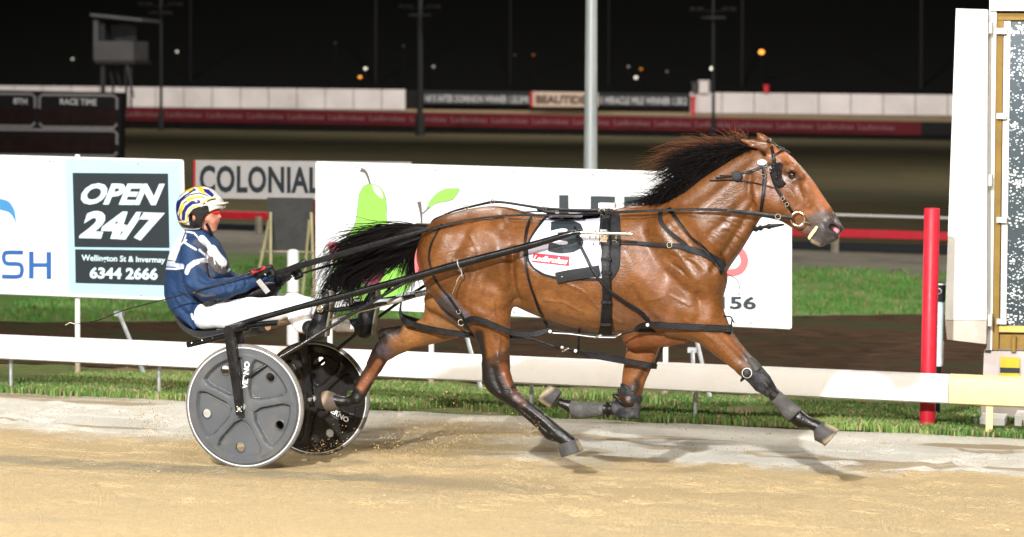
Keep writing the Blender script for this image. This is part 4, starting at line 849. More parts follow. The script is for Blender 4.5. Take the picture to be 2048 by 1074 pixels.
# far side vertices use the mirrored point
Vm = HV.copy(); Vm[:, 1] = YH-np.abs(yy); mx_, my_ = px_of(Vm)
side = np.clip((np.abs(HN[:, 1])-.15)/.4, 0, 1)
isbody = (np.abs(yy) > .03)
def relief(poly, rad, amp, both=True, lim=None):
    global HV
    d = seg_d(mx_ if both else hx_, my_ if both else hy_, poly); h = np.exp(-(d/rad)**2)*amp*1.2*side
    if not both: h = h*(yy < 0)
    HV = HV+HN*h[:, None]
relief([(1003, 438), (1008, 446)], 11, .016)                                # point of hip
relief([(1020, 452), (1012, 480), (1002, 500)], 16, -.012)
relief([(925, 470), (960, 455), (990, 465)], 18, .008); relief([(905, 515), (925, 480), (940, 450)], 9, -.006)
relief([(960, 560), (985, 520), (1000, 485)], 13, .008); relief([(940, 500), (930, 540), (915, 575)], 10, .006); relief([(955, 520), (945, 560), (930, 600)], 8, -.006)
relief([(1024, 500), (1020, 540), (1024, 580), (1032, 605)], 8, -.030); relief([(1000, 500), (1002, 540), (1006, 585)], 12, .008); relief([(890, 470), (872, 510), (868, 560)], 12, .005); relief([(868, 575), (900, 606), (935, 645)], 6, .006); relief([(885, 575), (915, 605), (950, 640)], 8, -.008)
relief([(965, 580), (990, 585), (1008, 605)], 12, .008); relief([(950, 610), (985, 625), (1010, 620)], 10, -.006); relief([(975, 650), (990, 690), (998, 730)], 8, .006); relief([(958, 690), (972, 720)], 6, -.006)
for i, x in enumerate((1060, 1085, 1110, 1136, 1165)): relief([(x, 500), (x+10, 560), (x-2, 620)], 7, .0012); relief([(x+12, 505), (x+22, 560), (x+10, 620)], 6, -.0013)
relief([(1045, 600), (1100, 632), (1170, 648), (1250, 655)], 7, -.004); relief([(1040, 520), (1060, 545), (1050, 575)], 12, .006)
# shoulder blade, triceps, breast
relief([(1300, 440), (1330, 480), (1365, 520), (1395, 560)], 12, .008); relief([(1285, 470), (1310, 520), (1340, 560)], 11, -.007); relief([(1330, 440), (1370, 490), (1405, 535)], 8, -.008)
relief([(1290, 560), (1320, 590), (1350, 615), (1385, 625)], 20, .010); relief([(1262, 580), (1290, 625), (1320, 650)], 9, -.009); relief([(1330, 545), (1365, 575), (1400, 600)], 7, -.006)
relief([(1410, 575), (1425, 610), (1420, 640)], 12, .006); relief([(1395, 590), (1400, 630), (1385, 655)], 8, -.007); relief([(1420, 660), (1450, 690), (1480, 720)], 7, -.006); relief([(1440, 660), (1470, 695), (1495, 720)], 6, .005)
relief([(1250, 500), (1270, 545)], 14, .007)
# neck muscle bands, jugular groove, wrinkles
relief([(1340, 520), (1390, 500), (1440, 450), (1490, 400)], 9, -.007); relief([(1440, 545), (1470, 500), (1500, 450), (1515, 425)], 8, .006); relief([(1425, 540), (1455, 495), (1490, 440), (1505, 410)], 6, -.008)
relief([(1370, 410), (1410, 385), (1450, 350), (1495, 320)], 12, -.006); relief([(1340, 450), (1400, 420), (1460, 370), (1500, 340)], 12, .006)
rw = random.Random(3)
for i in range(34):
    t = rw.random(); cx = 1340+rw.random()*130; cy = 470-(cx-1340)*.35+rw.random()*70; l = 14+rw.random()*26; a_ = rw.uniform(.25, .8)
    relief([(cx, cy), (cx+l*.5, cy+l*.5*a_-2), (cx+l, cy+l*a_)], 2.6, rw.choice([.0028, -.003]))
for v_ in ([(1120, 560), (1170, 585), (1200, 620), (1240, 645)], [(1090, 600), (1130, 605), (1165, 625)], [(1370, 640), (1400, 660), (1440, 690), (1470, 725)], [(985, 600), (990, 640), (1000, 680), (995, 715)], [(905, 520), (925, 555), (930, 590)], [(1300, 600), (1340, 590), (1380, 610)], [(940, 470), (955, 500), (950, 540)]): relief(v_, 2.6, .0034)
# head relief
relief([(1545, 318), (1560, 330), (1566, 345)], 6, -.007); relief([(1578, 318), (1600, 345), (1622, 378)], 5, .003); relief([(1602, 362), (1622, 392), (1640, 420)], 7, -.006); relief([(1596, 378), (1606, 400), (1618, 412)], 4, .004)
relief([(1506, 370), (1512, 400), (1522, 425)], 5, .006); relief([(1500, 350), (1498, 385), (1503, 415)], 6, -.008); relief([(1575, 415), (1600, 440), (1620, 455)], 6, -.004); relief([(1616, 400), (1600, 415), (1580, 425)], 2.6, .0035); relief([(1598, 372), (1606, 396), (1604, 420)], 2.4, .003); relief([(1570, 370), (1585, 385), (1592, 405)], 2.4, .0028); relief([(1625, 420), (1640, 440), (1648, 452)], 3, -.0025)
relief([(1573, 343), (1584, 338), (1595, 344)], 3.2, .005); relief([(1574, 358), (1585, 363), (1597, 357)], 3, .003); relief([(1664, 446), (1676, 448), (1681, 460), (1676, 469)], 3, .005); relief([(1648, 484), (1655, 478), (1648, 468)], 3, -.003)
# hock and tendon detail
relief([(985, 735), (990, 760), (1000, 780)], 5, -.006); relief([(1010, 750), (1025, 785)], 5, .005); relief([(1035, 812), (1070, 842), (1095, 862)], 3, -.005); relief([(1050, 812), (1085, 840), (1110, 862)], 3, .003)
relief([(1520, 750), (1535, 772)], 5, .004, True); relief([(780, 690), (765, 710)], 5, -.006, False)
HV = lap(HV, HQ, 1, .35)
# coat colour: markings that belong to the coat (black points, grey muzzle, tan flank)
HC = H.colors(HV, .010); hx_, hy_ = px_of(HV)
def paint(poly, rad, col, soft=8, amt=1.0, near=None):
    d = seg_d(hx_, hy_, poly); f = np.clip((rad-d)/soft+.5, 0, 1); f = f*f*(3-2*f)*amt
    if near is not None: f = f*((yy < 0) == near)
    HC[:, :3] = HC[:, :3]*(1-f[:, None])+np.array(col)*f[:, None]
paint([(1090, 610), (1150, 630), (1220, 640)], 26, (.185, .080, .027), 30, .7); paint([(850, 430), (930, 415), (1000, 408)], 10, (.18, .058, .015), 20, .5)
paint([(1030, 590), (1045, 640)], 14, (.165, .078, .028), 25, .6); paint([(1215, 620), (1260, 640), (1330, 650)], 24, (.15, .070, .040), 24, .6)
paint([(1650, 472), (1668, 458), (1636, 470)], 27, (.030, .027, .029), 16); paint([(1622, 442), (1645, 432), (1668, 440)], 12, (.040, .030, .028), 14, .9); paint([(1600, 450), (1622, 462)], 9, (.09, .05, .04), 14, .7)
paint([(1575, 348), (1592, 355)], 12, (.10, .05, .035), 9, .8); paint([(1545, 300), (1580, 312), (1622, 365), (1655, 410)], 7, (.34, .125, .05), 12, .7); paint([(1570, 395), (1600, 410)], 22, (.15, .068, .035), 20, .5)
paint([(1622, 485), (1634, 491)], 6, (.25, .19, .14), 6, .8); paint([(1664, 452), (1676, 462)], 7, (.012, .008, .008), 3); paint([(1671, 459), (1675, 461)], 3.6, (.50, .14, .18), 3)
paint([(893, 603), (905, 622), (925, 638)], 17, (.060, .055, .065), 12, .95) ; paint([(885, 640), (930, 655)], 18, (.20, .10, .04), 15, .7, False)
paint([(958, 670), (964, 720), (966, 745)], 11, BLK, 10, .95, True); paint([(985, 745), (975, 770), (1000, 780)], 16, BLK, 10, .9, True); paint([(1008, 735), (1018, 765)], 9, (.15, .05, .02), 8, .8, True); paint([(1030, 785), (1045, 805)], 9, (.10, .05, .035), 8, .6, True)
paint([(790, 655), (765, 660), (757, 690)], 16, BLK, 10, .95, False); paint([(765, 700), (775, 705)], 12, (.05, .035, .04), 10, .8, False); paint([(757, 725), (740, 750), (722, 775)], 7, (.17, .06, .024), 5, .95, False); paint([(708, 790), (716, 805)], 14, BLK, 8, 1, False); paint([(735, 715), (708, 770)], 5, BLK, 5, .9, False); paint([(745, 770), (725, 800)], 6, BLK, 6, .9, False)
paint([(1495, 715), (1512, 732)], 12, (.05, .035, .03), 14, .9, True); paint([(1490, 735), (1470, 722)], 5, (.10, .05, .03), 8, .7, True)
paint([(1262, 785), (1272, 770)], 10, BLK, 12, .9, False); paint([(1275, 760), (1288, 740)], 5, BLK, 8, .7, False)
paint([(1340, 590), (1290, 520)], 26, (.14, .062, .036), 30, .55)
paint([(1505, 288), (1535, 297)], 5, (.10, .04, .02), 4, .6)
LOCH = (P(1130, 800, YH).x, YH, 0)
horse = root('horse', LOCH, 'bay racing horse at full stretch in harness, black mane, tail and lower legs', 'horse')
cm = bpy.data.materials.new('wet_bay_coat'); cm.use_nodes = True; nt = cm.node_tree; b = nt.nodes['Principled BSDF']
at = nd(nt, 'ShaderNodeAttribute', attribute_name='Col'); tc = nd(nt, 'ShaderNodeTexCoord')
n1 = nd(nt, 'ShaderNodeTexNoise', i_Scale=4.0, i_Detail=9.0, i_Roughness=.65); lk(nt, tc, 'Object', n1, 'Vector'); r1 = nd(nt, 'ShaderNodeMapRange', i_1=.3, i_2=.7, i_3=.62, i_4=1.38); lk(nt, n1, 'Fac', r1, 0)
n2 = nd(nt, 'ShaderNodeTexNoise', i_Scale=42.0, i_Detail=5.0, i_Roughness=.7, i_Distortion=.6); mp = nd(nt, 'ShaderNodeMapping'); mp.inputs['Scale'].default_value = (1, 1, 1.6); lk(nt, tc, 'Object', mp, 0); lk(nt, mp, 0, n2, 'Vector')
r2 = nd(nt, 'ShaderNodeMapRange', i_1=.3, i_2=.7, i_3=.74, i_4=1.26); lk(nt, n2, 'Fac', r2, 0); mu = nd(nt, 'ShaderNodeMath', operation='MULTIPLY'); lk(nt, r1, 0, mu, 0); lk(nt, r2, 0, mu, 1)
hs = nd(nt, 'ShaderNodeHueSaturation'); lk(nt, at, 'Color', hs, 'Color'); lk(nt, mu, 0, hs, 'Value'); lk(nt, hs, 0, b, 'Base Color')
rr_ = nd(nt, 'ShaderNodeMapRange', i_1=.35, i_2=.65, i_3=.27, i_4=.50); lk(nt, n1, 'Fac', rr_, 0); lk(nt, rr_, 0, b, 'Roughness'); b.inputs['Specular IOR Level'].default_value = .34; b.inputs['Coat Weight'].default_value = .05; b.inputs['Coat Roughness'].default_value = .22
n3 = nd(nt, 'ShaderNodeTexNoise', i_Scale=190.0, i_Detail=3.0); mp3 = nd(nt, 'ShaderNodeMapping'); mp3.inputs['Scale'].default_value = (.3, 1, 1); mp3.inputs['Rotation'].default_value = (0, .6, 0); lk(nt, tc, 'Object', mp3, 0); lk(nt, mp3, 0, n3, 'Vector')
n4 = nd(nt, 'ShaderNodeTexNoise', i_Scale=26.0, i_Detail=5.0, i_Roughness=.6, i_Distortion=1.0); lk(nt, mp, 0, n4, 'Vector')
b1 = nd(nt, 'ShaderNodeBump', i_Strength=.24, i_Distance=.012); lk(nt, n4, 'Fac', b1, 'Height'); b2 = nd(nt, 'ShaderNodeBump', i_Strength=.5, i_Distance=.003); lk(nt, n3, 'Fac', b2, 'Height'); lk(nt, b1, 0, b2, 'Normal'); lk(nt, b2, 0, b, 'Normal')
body = mesh_obj('body', HV, HQ.tolist(), cm, horse, True, cols=HC)
HB = BVHTree.FromPolygons([tuple(v) for v in HV], [tuple(q) for q in HQ.tolist()])
def surf(px, py, off=.006, back=False):
    """point on the near skin seen through this pixel, lifted off it"""
    d = Vector(rayd(px, py)).normalized(); h = HB.ray_cast(Vector(_C), d)
    if h[0] is None: return None
    n = h[1]
    if n.dot(d) > 0: n = -n
    return h[0]+n*off, n
# hooves
def hoof(A, B, top, bot, dy, name_col, wid=.055, sole=None, lab=None):
    S = Sdf((min(xz(*A, dy)[0], xz(*B, dy)[0])-.14, YH+dy-.09, min(xz(*A, dy)[1], xz(*B, dy)[1])-.14), (max(xz(*A, dy)[0], xz(*B, dy)[0])+.14, YH+dy+.09, max(xz(*A, dy)[1], xz(*B, dy)[1])+.14), .0035)
    loft(S, top, bot, A, B, dy, [(0, wid*.72), (1, wid)], k=.0, col=name_col[0], sm=0, ns=30)
    V, Q = S.mesh(); V = lap(V, Q, 1, .4); x, y = px_of(V); c = np.tile(np.array(name_col[0]+(1,)), (len(V), 1))
    d = seg_d(x, y, sole); f = np.clip((4.5-d)/9+.35, 0, 1)[:, None]; c[:, :3] = c[:, :3]*(1-f)+np.array(name_col[1])*f
    d2 = seg_d(x, y, sole[:2]); 
    o = mesh_obj('hoof', V, Q.tolist(), mat('hoof_horn', (1, 1, 1, 1), .6, attr='Col', var=.18, scale=30, bump=.3, bscale=90, dirt=(.10, .08, .055, 1), dirtamt=.4, dscale=20), horse, True, cols=c)
    if lab: o['label'] = lab
gh = ((.045, .043, .044), (.34, .27, .16))
hoof((1138, 882), (1146, 907), [(1156, 879), (1163, 892), (1171, 912)], [(1120, 887), (1117, 896), (1119, 903)], -.135, gh, sole=[(1158, 882), (1170, 910)])
hoof((1636, 853), (1663, 877), [(1650, 846), (1668, 853), (1686, 865)], [(1627, 862), (1629, 880), (1645, 888)], -.12, gh, sole=[(1655, 849), (1685, 864), (1650, 884)])
hoof((1112, 801), (1088, 784), [(1120, 780), (1113, 775), (1104, 774)], [(1102, 817), (1086, 808), (1072, 797)], .11, gh, sole=[(1103, 776), (1074, 797), (1096, 813)])
hoof((672, 799), (650, 805), [(669, 786), (655, 781), (650, 782)], [(668, 822), (655, 824), (636, 820)], .135, ((.075, .055, .040), (.30, .22, .14)), wid=.05, sole=[(653, 784), (638, 818)])
# eye
for s in (-1, 1):
    c = P(1584, 351, YH+s*.076)
    e_ = MB().ball(c, .021, 20, 14, sc=(1, .9, 1)).build('eye', mat('horse_eye', (.012, .006, .004, 1), .06, bump=0, coat=1, var=0), horse)
MB().ball(P(1572, 318, YH-.085), .001, 4, 3)
# --- hair: mane, forelock and tail as many thin tapering locks
def locks(name, curves, m, parent, wid=.004, per=14, spread=.02, seed=1, lr=(.5, 1.1), seg=9, droop=0, wave=.01):
    """curves: list of guide curves [(px,py,dy)...]; strands are interpolated round and between neighbouring guides"""
    r = np.random.default_rng(seed); V = []; Fc = []; G_ = [np.array([tuple(P(x, y, YH+d)) for x, y, d in smoothpath(g, 5)]) for g in curves]
    G_ = [np.array([np.interp(np.linspace(0, 1, 16), np.linspace(0, 1, len(g)), g[:, k]) for k in range(3)]).T for g in G_]
    for gi in range(len(G_)-1):
        for _ in range(per):
            t = r.random(); g = G_[gi]*(1-t)+G_[gi+1]*t; L = r.uniform(*lr); uu = np.linspace(0, min(L, 1.15), seg)
            pts = np.array([np.interp(uu, np.linspace(0, 1, 16), g[:, k]) for k in range(3)]).T
            if L > 1: pts += (uu > 1)[:, None]*(uu-1)[:, None]*(g[-1]-g[-3])*6
            off = r.normal(0, spread, 3); off2 = r.normal(0, spread, 3); w0 = r.uniform(.15, .45)*spread; ph = r.uniform(0, 6.28, 3)
            f = (uu/uu[-1])[:, None]; pts = pts+off*(f*.35)+(off+off2)*f**2+wave*np.sin(f*5+ph)*f
            n0 = len(V); ww = wid*r.uniform(.5, 1.3)
            for i in range(seg):
                tg = pts[min(i+1, seg-1)]-pts[max(i-1, 0)]; tg /= (np.linalg.norm(tg)+1e-9); a = np.cross(tg, [r.normal(0, .01), -1, .3]); a /= np.linalg.norm(a)+1e-9; b_ = np.cross(tg, a)
                h = ww*(1-.85*(i/(seg-1))**1.5)
                V += [tuple(pts[i]+a*h), tuple(pts[i]-a*h*.5+b_*h*.7), tuple(pts[i]-a*h*.5-b_*h*.7)]
            Fc += [(n0+i*3+k, n0+i*3+(k+1) % 3, n0+i*3+3+(k+1) % 3, n0+i*3+3+k) for i in range(seg-1) for k in range(3)]
    return mesh_obj(name, V, Fc, m, parent, True)
def hairmat(name, c, spec=.25, rough=.38):
    m = bpy.data.materials.new(name); m.use_nodes = True; b = m.node_tree.nodes['Principled BSDF']; b.inputs['Base Color'].default_value = c; b.inputs['Roughness'].default_value = rough; b.inputs['Specular IOR Level'].default_value = spec; return m
black_hair = hairmat('black_hair', (.006, .005, .005, 1), .22); brown_hair = hairmat('reddish_brown_hair', (.10, .036, .016, 1), .2, .5)  # lighter reddish brown for the upper mane and forelock
mg_ = [[(1515, 296, -.01), (1505, 290, -.02), (1490, 287, -.03), (1470, 288, -.04)], [(1490, 304, -.02), (1478, 300, -.03), (1450, 296, -.05), (1420, 300, -.05)], [(1465, 318, -.03), (1445, 306, -.04), (1410, 305, -.05), (1370, 312, -.06), (1330, 322, -.06)],
       [(1440, 334, -.03), (1420, 318, -.05), (1385, 316, -.06), (1345, 326, -.06), (1305, 336, -.06)], [(1415, 350, -.03), (1395, 330, -.05), (1372, 328, -.05), (1340, 340, -.05), (1315, 352, -.05)], [(1395, 366, -.03), (1375, 350, -.05), (1352, 352, -.05), (1330, 366, -.05), (1305, 378, -.05)],
       [(1372, 386, -.03), (1358, 370, -.04), (1335, 374, -.05), (1318, 388, -.05), (1302, 402, -.04)], [(1345, 402, -.02), (1335, 390, -.03), (1318, 392, -.03), (1300, 404, -.03), (1270, 412, -.02)], [(1325, 410, -.01), (1310, 404, -.02), (1285, 407, -.02), (1255, 412, -.02)]]
locks('mane', mg_, black_hair, horse, wid=.0030, per=220, spread=.023, seed=2, lr=(.25, 1.12), wave=.018)
mg2 = [[(1500, 296, 0), (1485, 288, 0), (1455, 286, .01)], [(1480, 302, .01), (1462, 291, .02), (1430, 294, .02), (1395, 298, .02)], [(1455, 314, .01), (1435, 297, .03), (1395, 294, .03), (1350, 306, .04), (1305, 330, .04)], [(1435, 326, .01), (1410, 305, .03), (1365, 303, .04), (1325, 322, .05), (1300, 338, .05)]]
o = locks('mane', mg2, brown_hair, horse, wid=.0024, per=230, spread=.026, seed=5, lr=(.45, 1.15), wave=.026); o['label'] = 'reddish brown wind-blown top of the mane'
locks('forelock', [[(1495, 294, 0), (1486, 282, 0), (1480, 270, 0), (1483, 258, 0)], [(1500, 294, 0), (1492, 276, 0), (1476, 268, 0), (1460, 276, 0)]], brown_hair, horse, wid=.003, per=26, spread=.012, seed=6)
# underlay so the mane root reads solid
tg_ = [[(850, 452, 0), (800, 450, 0), (740, 462, 0), (690, 480, 0), (655, 510, 0), (645, 560, -.02)], [(850, 462, 0), (800, 465, 0), (740, 485, 0), (690, 510, 0), (660, 545, 0), (640, 600, -.02)], [(848, 470, 0), (800, 485, 0), (745, 512, 0), (700, 540, 0), (668, 570, 0), (650, 630, -.02)],
       [(846, 476, 0), (805, 500, 0), (755, 528, 0), (712, 560, 0), (690, 590, 0), (680, 620, 0)], [(845, 480, 0), (812, 510, 0), (775, 530, 0), (735, 545, 0), (715, 570, 0), (705, 600, 0)]]
locks('tail', tg_, black_hair, horse, wid=.0030, per=290, spread=.033, seed=8, lr=(.45, 1.05), seg=11, wave=.022)
tg2 = [[(846, 470, 0), (822, 480, .01), (806, 510, .01), (800, 550, .01)], [(846, 478, 0), (830, 500, 0), (818, 530, 0), (812, 575, 0)], [(842, 490, 0), (832, 520, 0), (828, 555, 0), (822, 590, 0)]]
o = locks('tail', tg2, black_hair, horse, wid=.0030, per=220, spread=.024, seed=9, lr=(.5, 1.1), wave=.014)
tg3 = [[(700, 520, 0), (672, 545, -.02), (655, 580, -.03), (632, 596, -.03)], [(700, 535, 0), (675, 560, -.02), (650, 600, -.03), (640, 640, -.03)], [(740, 530, 0), (720, 560, 0), (740, 590, 0), (760, 600, 0)]]
locks('tail', tg3, black_hair, horse, wid=.003, per=80, spread=.035, seed=10, lr=(.6, 1.1), wave=.03)
MB().tube([P(862, 462, YH), P(835, 458, YH), P(800, 465, YH), P(770, 478, YH)], [.045, .035, .022, .012], 12).build('dock', black_hair, horse)
# ================================================================= TACK
leather = mat('black_leather', (.006, .006, .007, 1), .40, var=.3, scale=30, bump=.25, bscale=120, spec=.2, dirt=(.02, .026, .022, 1), dirtamt=.25, dscale=12)
nylon = mat('black_nylon', (.011, .012, .014, 1), .6, var=.2, scale=30, bump=.3, bscale=200)
steel = mat('bright_steel', (.72, .72, .70, 1), .22, metal=1, var=.1, bump=.05)
def spts(pts, off=.007, k=6, sur=True):
    out = []; ns = []
    for q in smoothpath([tuple(p[:2])+((p[2],) if len(p) > 2 else (0.,)) for p in pts], k):
        h = surf(q[0], q[1], off) if sur else None
        if h and h[0].y < YH+.05: out.append(h[0]); ns.append(h[1])
        elif sur:  # just outside the outline: take the nearest height of the body edge
            out.append(P(q[0], q[1], YH+q[2])); ns.append(Vector((0, -1, 0)))
        else: out.append(P(q[0], q[1], YH+q[2])); ns.append(Vector((0, -1, 0)))
    if sur:
        for _ in range(3):
            for i in range(1, len(out)-1): out[i] = out[i]*.5+(out[i-1]+out[i+1])*.25; ns[i] = (ns[i]*.5+(ns[i-1]+ns[i+1])*.25)
    return out, ns
def strap_px(name, pts, wpx, m, parent, off=.008, th=.005, sur=True, k=6, tube=False, label=None):
    o, n = spts(pts, off, k, sur); s_ = 14.2/F_PX
    if isinstance(wpx, (list, tuple)): W = [float(v)*s_ for v in np.interp(np.linspace(0, 1, len(o)), np.linspace(0, 1, len(wpx)), wpx)]
    else: W = [wpx*s_]*len(o)
    b = MB()
    if tube: b.tube(o, [w_/2 for w_ in W], 8)
    else: b.strap(o, W, th, n)
    ob = b.build(name, m, parent)
    if label: ob['label'] = label
    return ob
def buckle(px, py, dy, rpx, parent, sur=True, name='buckle', m=None):
    h = surf(px, py, .012) if sur else None; c = h[0] if h else P(px, py, YH+dy)
    return MB().ring(c, (0, -1, 0), rpx*14.2/F_PX, rpx*14.2/F_PX*.22, 14, 6).build(name, m or steel, parent)
hl = LOCH
# --- saddle cloth: one sheet spanned row by row over the flank
cloth_t = root('saddle_cloth', P(1120, 500, YH-.3), 'white race number cloth with black border draped over the horse\'s back', 'saddle cloth')
rows = [(431, 1098, 1202), (440, 1090, 1200), (460, 1074, 1198), (480, 1061, 1199), (500, 1056, 1203), (520, 1058, 1206), (535, 1068, 1206), (547, 1088, 1206), (553, 1110, 1206), (556, 1150, 1206)]
def cloth_patch(rows, m, name, parent, off, grow=0, nx=46, ny=40, wr=.0):
    R_ = np.array(rows, float); tt = np.linspace(0, 1, ny); ys = np.interp(tt, np.linspace(0, 1, len(R_)), R_[:, 0]); V = []; 
    ts = np.linspace(0, 1, len(R_)); xl = np.interp(tt, ts, R_[:, 1]); xr = np.interp(tt, ts, R_[:, 2])
    for _ in range(2): xl[1:-1] = .25*xl[:-2]+.5*xl[1:-1]+.25*xl[2:]; xr[1:-1] = .25*xr[:-2]+.5*xr[1:-1]+.25*xr[2:]
    D = []
    for j in range(ny):
        for i in range(nx):
            x = xl[j]-grow+(xr[j]-xl[j]+2*grow)*i/(nx-1); y = ys[j]+grow*(2*tt[j]-1)
            h = surf(x, y, 0); D.append((h[0].y if h else YH-.2))
    D = np.array(D).reshape(ny, nx)
    for _ in range(4): D[1:-1, 1:-1] = (D[:-2, 1:-1]+D[2:, 1:-1]+D[1:-1, :-2]+D[1:-1, 2:])/4
    for j in range(ny):
        for i in range(nx):
            x = xl[j]-grow+(xr[j]-xl[j]+2*grow)*i/(nx-1); y = ys[j]+grow*(2*tt[j]-1)
            wv_ = wr*(math.sin(i*.55+j*.16)*.5+math.sin(i*1.1-j*.25+1)*.3+float(fbm(np.array(i*.18), np.array(j*.18)))) 
            V.append(tuple(P(x, y, D[j, i]-off-abs(wv_))))
    n = len(V); V2 = V+[(v[0], v[1]+.004, v[2]) for v in V]
    Fc = [(j*nx+i, (j+1)*nx+i, (j+1)*nx+i+1, j*nx+i+1) for j in range(ny-1) for i in range(nx-1)]; Fc += [tuple(n+q for q in f[::-1]) for f in Fc]
    bd = [i for i in range(nx)]+[j*nx+nx-1 for j in range(1, ny)]+[(ny-1)*nx+i for i in range(nx-2, -1, -1)]+[j*nx for j in range(ny-2, 0, -1)]
    Fc += [(bd[i], bd[(i+1) % len(bd)], bd[(i+1) % len(bd)]+n, bd[i]+n) for i in range(len(bd))]
    return mesh_obj(name, V2, Fc, m, parent, True), V, Fc[:(ny-1)*(nx-1)]
wcloth = mat('white_cloth', (.50, .50, .60, 1), .75, var=.06, scale=6, bump=.5, bscale=22, dirt=(.40, .38, .42, 1), dirtamt=.3, dscale=6)
cloth_patch(rows, nylon, 'cloth_border', cloth_t, .010, grow=4.5)
_, cv, cf = cloth_patch(rows, wcloth, 'cloth_panel', cloth_t, .014, wr=.004)
CB = BVHTree.FromPolygons(cv, cf)
def on_cloth(x, y, off=.0025):
    d = Vector(rayd(x, y)).normalized(); h = CB.ray_cast(Vector(_C), d)
    return tuple(h[0]-d*off) if h[0] else tuple(P(x, y, YH-.32))
import bmesh
def decal_px(V, Fc, m, parent, name, off, cell=3.0):
    """flat px-space polygons refined and laid on the cloth"""
    bm = bmesh.new(); vs = [bm.verts.new((x, y, 0)) for x, y in V]
    for f in Fc:
        try: bm.faces.new([vs[i] for i in f])
        except Exception: pass
    bmesh.ops.triangulate(bm, faces=bm.faces[:])
    for _ in range(5):
        e = [e for e in bm.edges if e.calc_length() > cell]
        if not e: break
        bmesh.ops.subdivide_edges(bm, edges=e, cuts=1, use_grid_fill=False); bmesh.ops.triangulate(bm, faces=bm.faces[:])
    bm.verts.index_update(); VV = [on_cloth(v.co.x, v.co.y, off) for v in bm.verts]; FF = [tuple(v.index for v in f.verts) for f in bm.faces]; bm.free()
    return mesh_obj(name, VV, FF, m, parent, False)
def txt_cloth(s, quad, m, parent, name, off, bold=.03, shear=0):
    V, Fc = text_geo(s, bold); q = [np.array(c, float) for c in quad]; o = []
    for x, y in V:
        x2 = x+shear*(y-.5); o.append(tuple((q[0]*(1-x2)+q[1]*x2)*y+(q[3]*(1-x2)+q[2]*x2)*(1-y)))
    return decal_px(o, Fc, m, parent, name, off)
txt_cloth('3', [(1100, 440), (1168, 439), (1167, 507), (1096, 507)], ink, cloth_t, 'number', .003, bold=.055)
decal_px([(1067, 506), (1139, 513), (1138, 532), (1064, 524)], [(0, 1, 2, 3)], mat('cloth_red', (.62, .03, .05, 1), .6, bump=0), cloth_t, 'red_patch', .003)
txt_cloth('Ladbrokes', [(1069, 510), (1136, 517), (1134, 529), (1067, 521)], mat('cloth_white', (.8, .8, .8, 1), .6, bump=0), cloth_t, 'lettering', .0055, bold=.03, shear=.06)
# --- harness
ha = root('harness', P(1218, 500, YH-.3), 'black racing harness: saddle pad, girth, breast strap, back strap and hangers', 'harness')
_, pv_, pf_ = cloth_patch([(424, 1203, 1238), (450, 1200, 1240), (480, 1198, 1240), (510, 1200, 1240), (535, 1204, 1238), (550, 1207, 1230), (562, 1210, 1220)], nylon, 'saddle_pad', ha, .018, nx=14, ny=30)
strap_px('girth', [(1216, 428), (1214, 470), (1212, 520), (1213, 570), (1214, 610), (1213, 640), (1211, 662)], [13, 15, 17, 17, 16, 20, 30], leather, ha, off=.030, th=.008)
strap_px('girth_pad', [(1214, 540), (1214, 600), (1212, 663)], [15, 19, 24], nylon, ha, off=.018, th=.012)
for y in (474, 520, 545, 600, 640): 
    h = surf(1213, y, .034); MB().box((h[0].x-.030, h[0].y-.006, h[0].z-.008), (h[0].x+.030, h[0].y+.006, h[0].z+.008)).build('keeper', leather, ha, False)
h = surf(1210, 478, .045); MB().box((h[0].x-.020, h[0].y-.008, h[0].z-.035), (h[0].x+.020, h[0].y+.008, h[0].z+.035)).build('shaft_loop_plate', steel, ha, False)
h = surf(1216, 440, .035); MB().box((h[0].x-.022, h[0].y-.012, h[0].z-.03), (h[0].x+.022, h[0].y+.008, h[0].z+.02)).build('saddle_tree', leather, ha, False)
q = P(1215, 411, YH-.02); MB().box((q.x-.045, q.y-.03, q.z-.014), (q.x+.045, q.y+.03, q.z+.014)).build('head_check_block', wpaint, ha, False)
MB().tube([q, P(1214, 424, YH-.03)], .006, 8).build('terret_post', steel, ha)
buckle(1204, 423, -.12, 6, ha, False, 'terret'); buckle(1229, 487, 0, 5, ha, True, 'ring')
strap_px('girth_tab', [(1115, 555), (1140, 550), (1170, 546), (1200, 541)], 21, nylon, ha, off=.022, th=.006)
b_ = surf(1125, 553, .028); MB().ball(b_[0], .004, 8, 6).build('stud', steel, ha)
strap_px('breast_strap', [(1233, 487), (1290, 488), (1340, 491), (1375, 497), (1405, 508), (1430, 522), (1446, 537)], [6, 8, 9, 12, 15, 20, 22], nylon, ha, off=.010, th=.007)
strap_px('neck_strap', [(1322, 423), (1321, 443), (1337, 464), (1353, 477), (1372, 492)], 8, nylon, ha)
strap_px('neck_strap', [(1338, 420), (1360, 450), (1383, 478), (1409, 500), (1436, 535), (1440, 548)], [9, 6, 5, 6, 6, 4], leather, ha, off=.012)
strap_px('martingale_cord', [(1440, 545, -.05), (1465, 553, -.03), (1477, 566, 0), (1480, 585, 0), (1476, 590, 0)], 1.5, leather, ha, sur=False, tube=True)
buckle(1340, 490, 0, 5, ha)
strap_px('back_strap', [(858, 455, 0), (868, 440, 0), (885, 432, 0), (905, 423, 0), (930, 416, 0), (960, 409, 0), (985, 404, 0), (1010, 405, 0), (1050, 411, 0), (1090, 417, 0), (1140, 420, 0), (1200, 421, 0)], [5, 5, 5, 4, 5, 5, 6, 5, 5, 6, 6, 6], leather, ha, sur=False, tube=True)
for x, y in ((933, 414), (985, 403), (892, 430), (1090, 415), (1078, 418)): buckle(x, y, -.03, 4, ha, False)
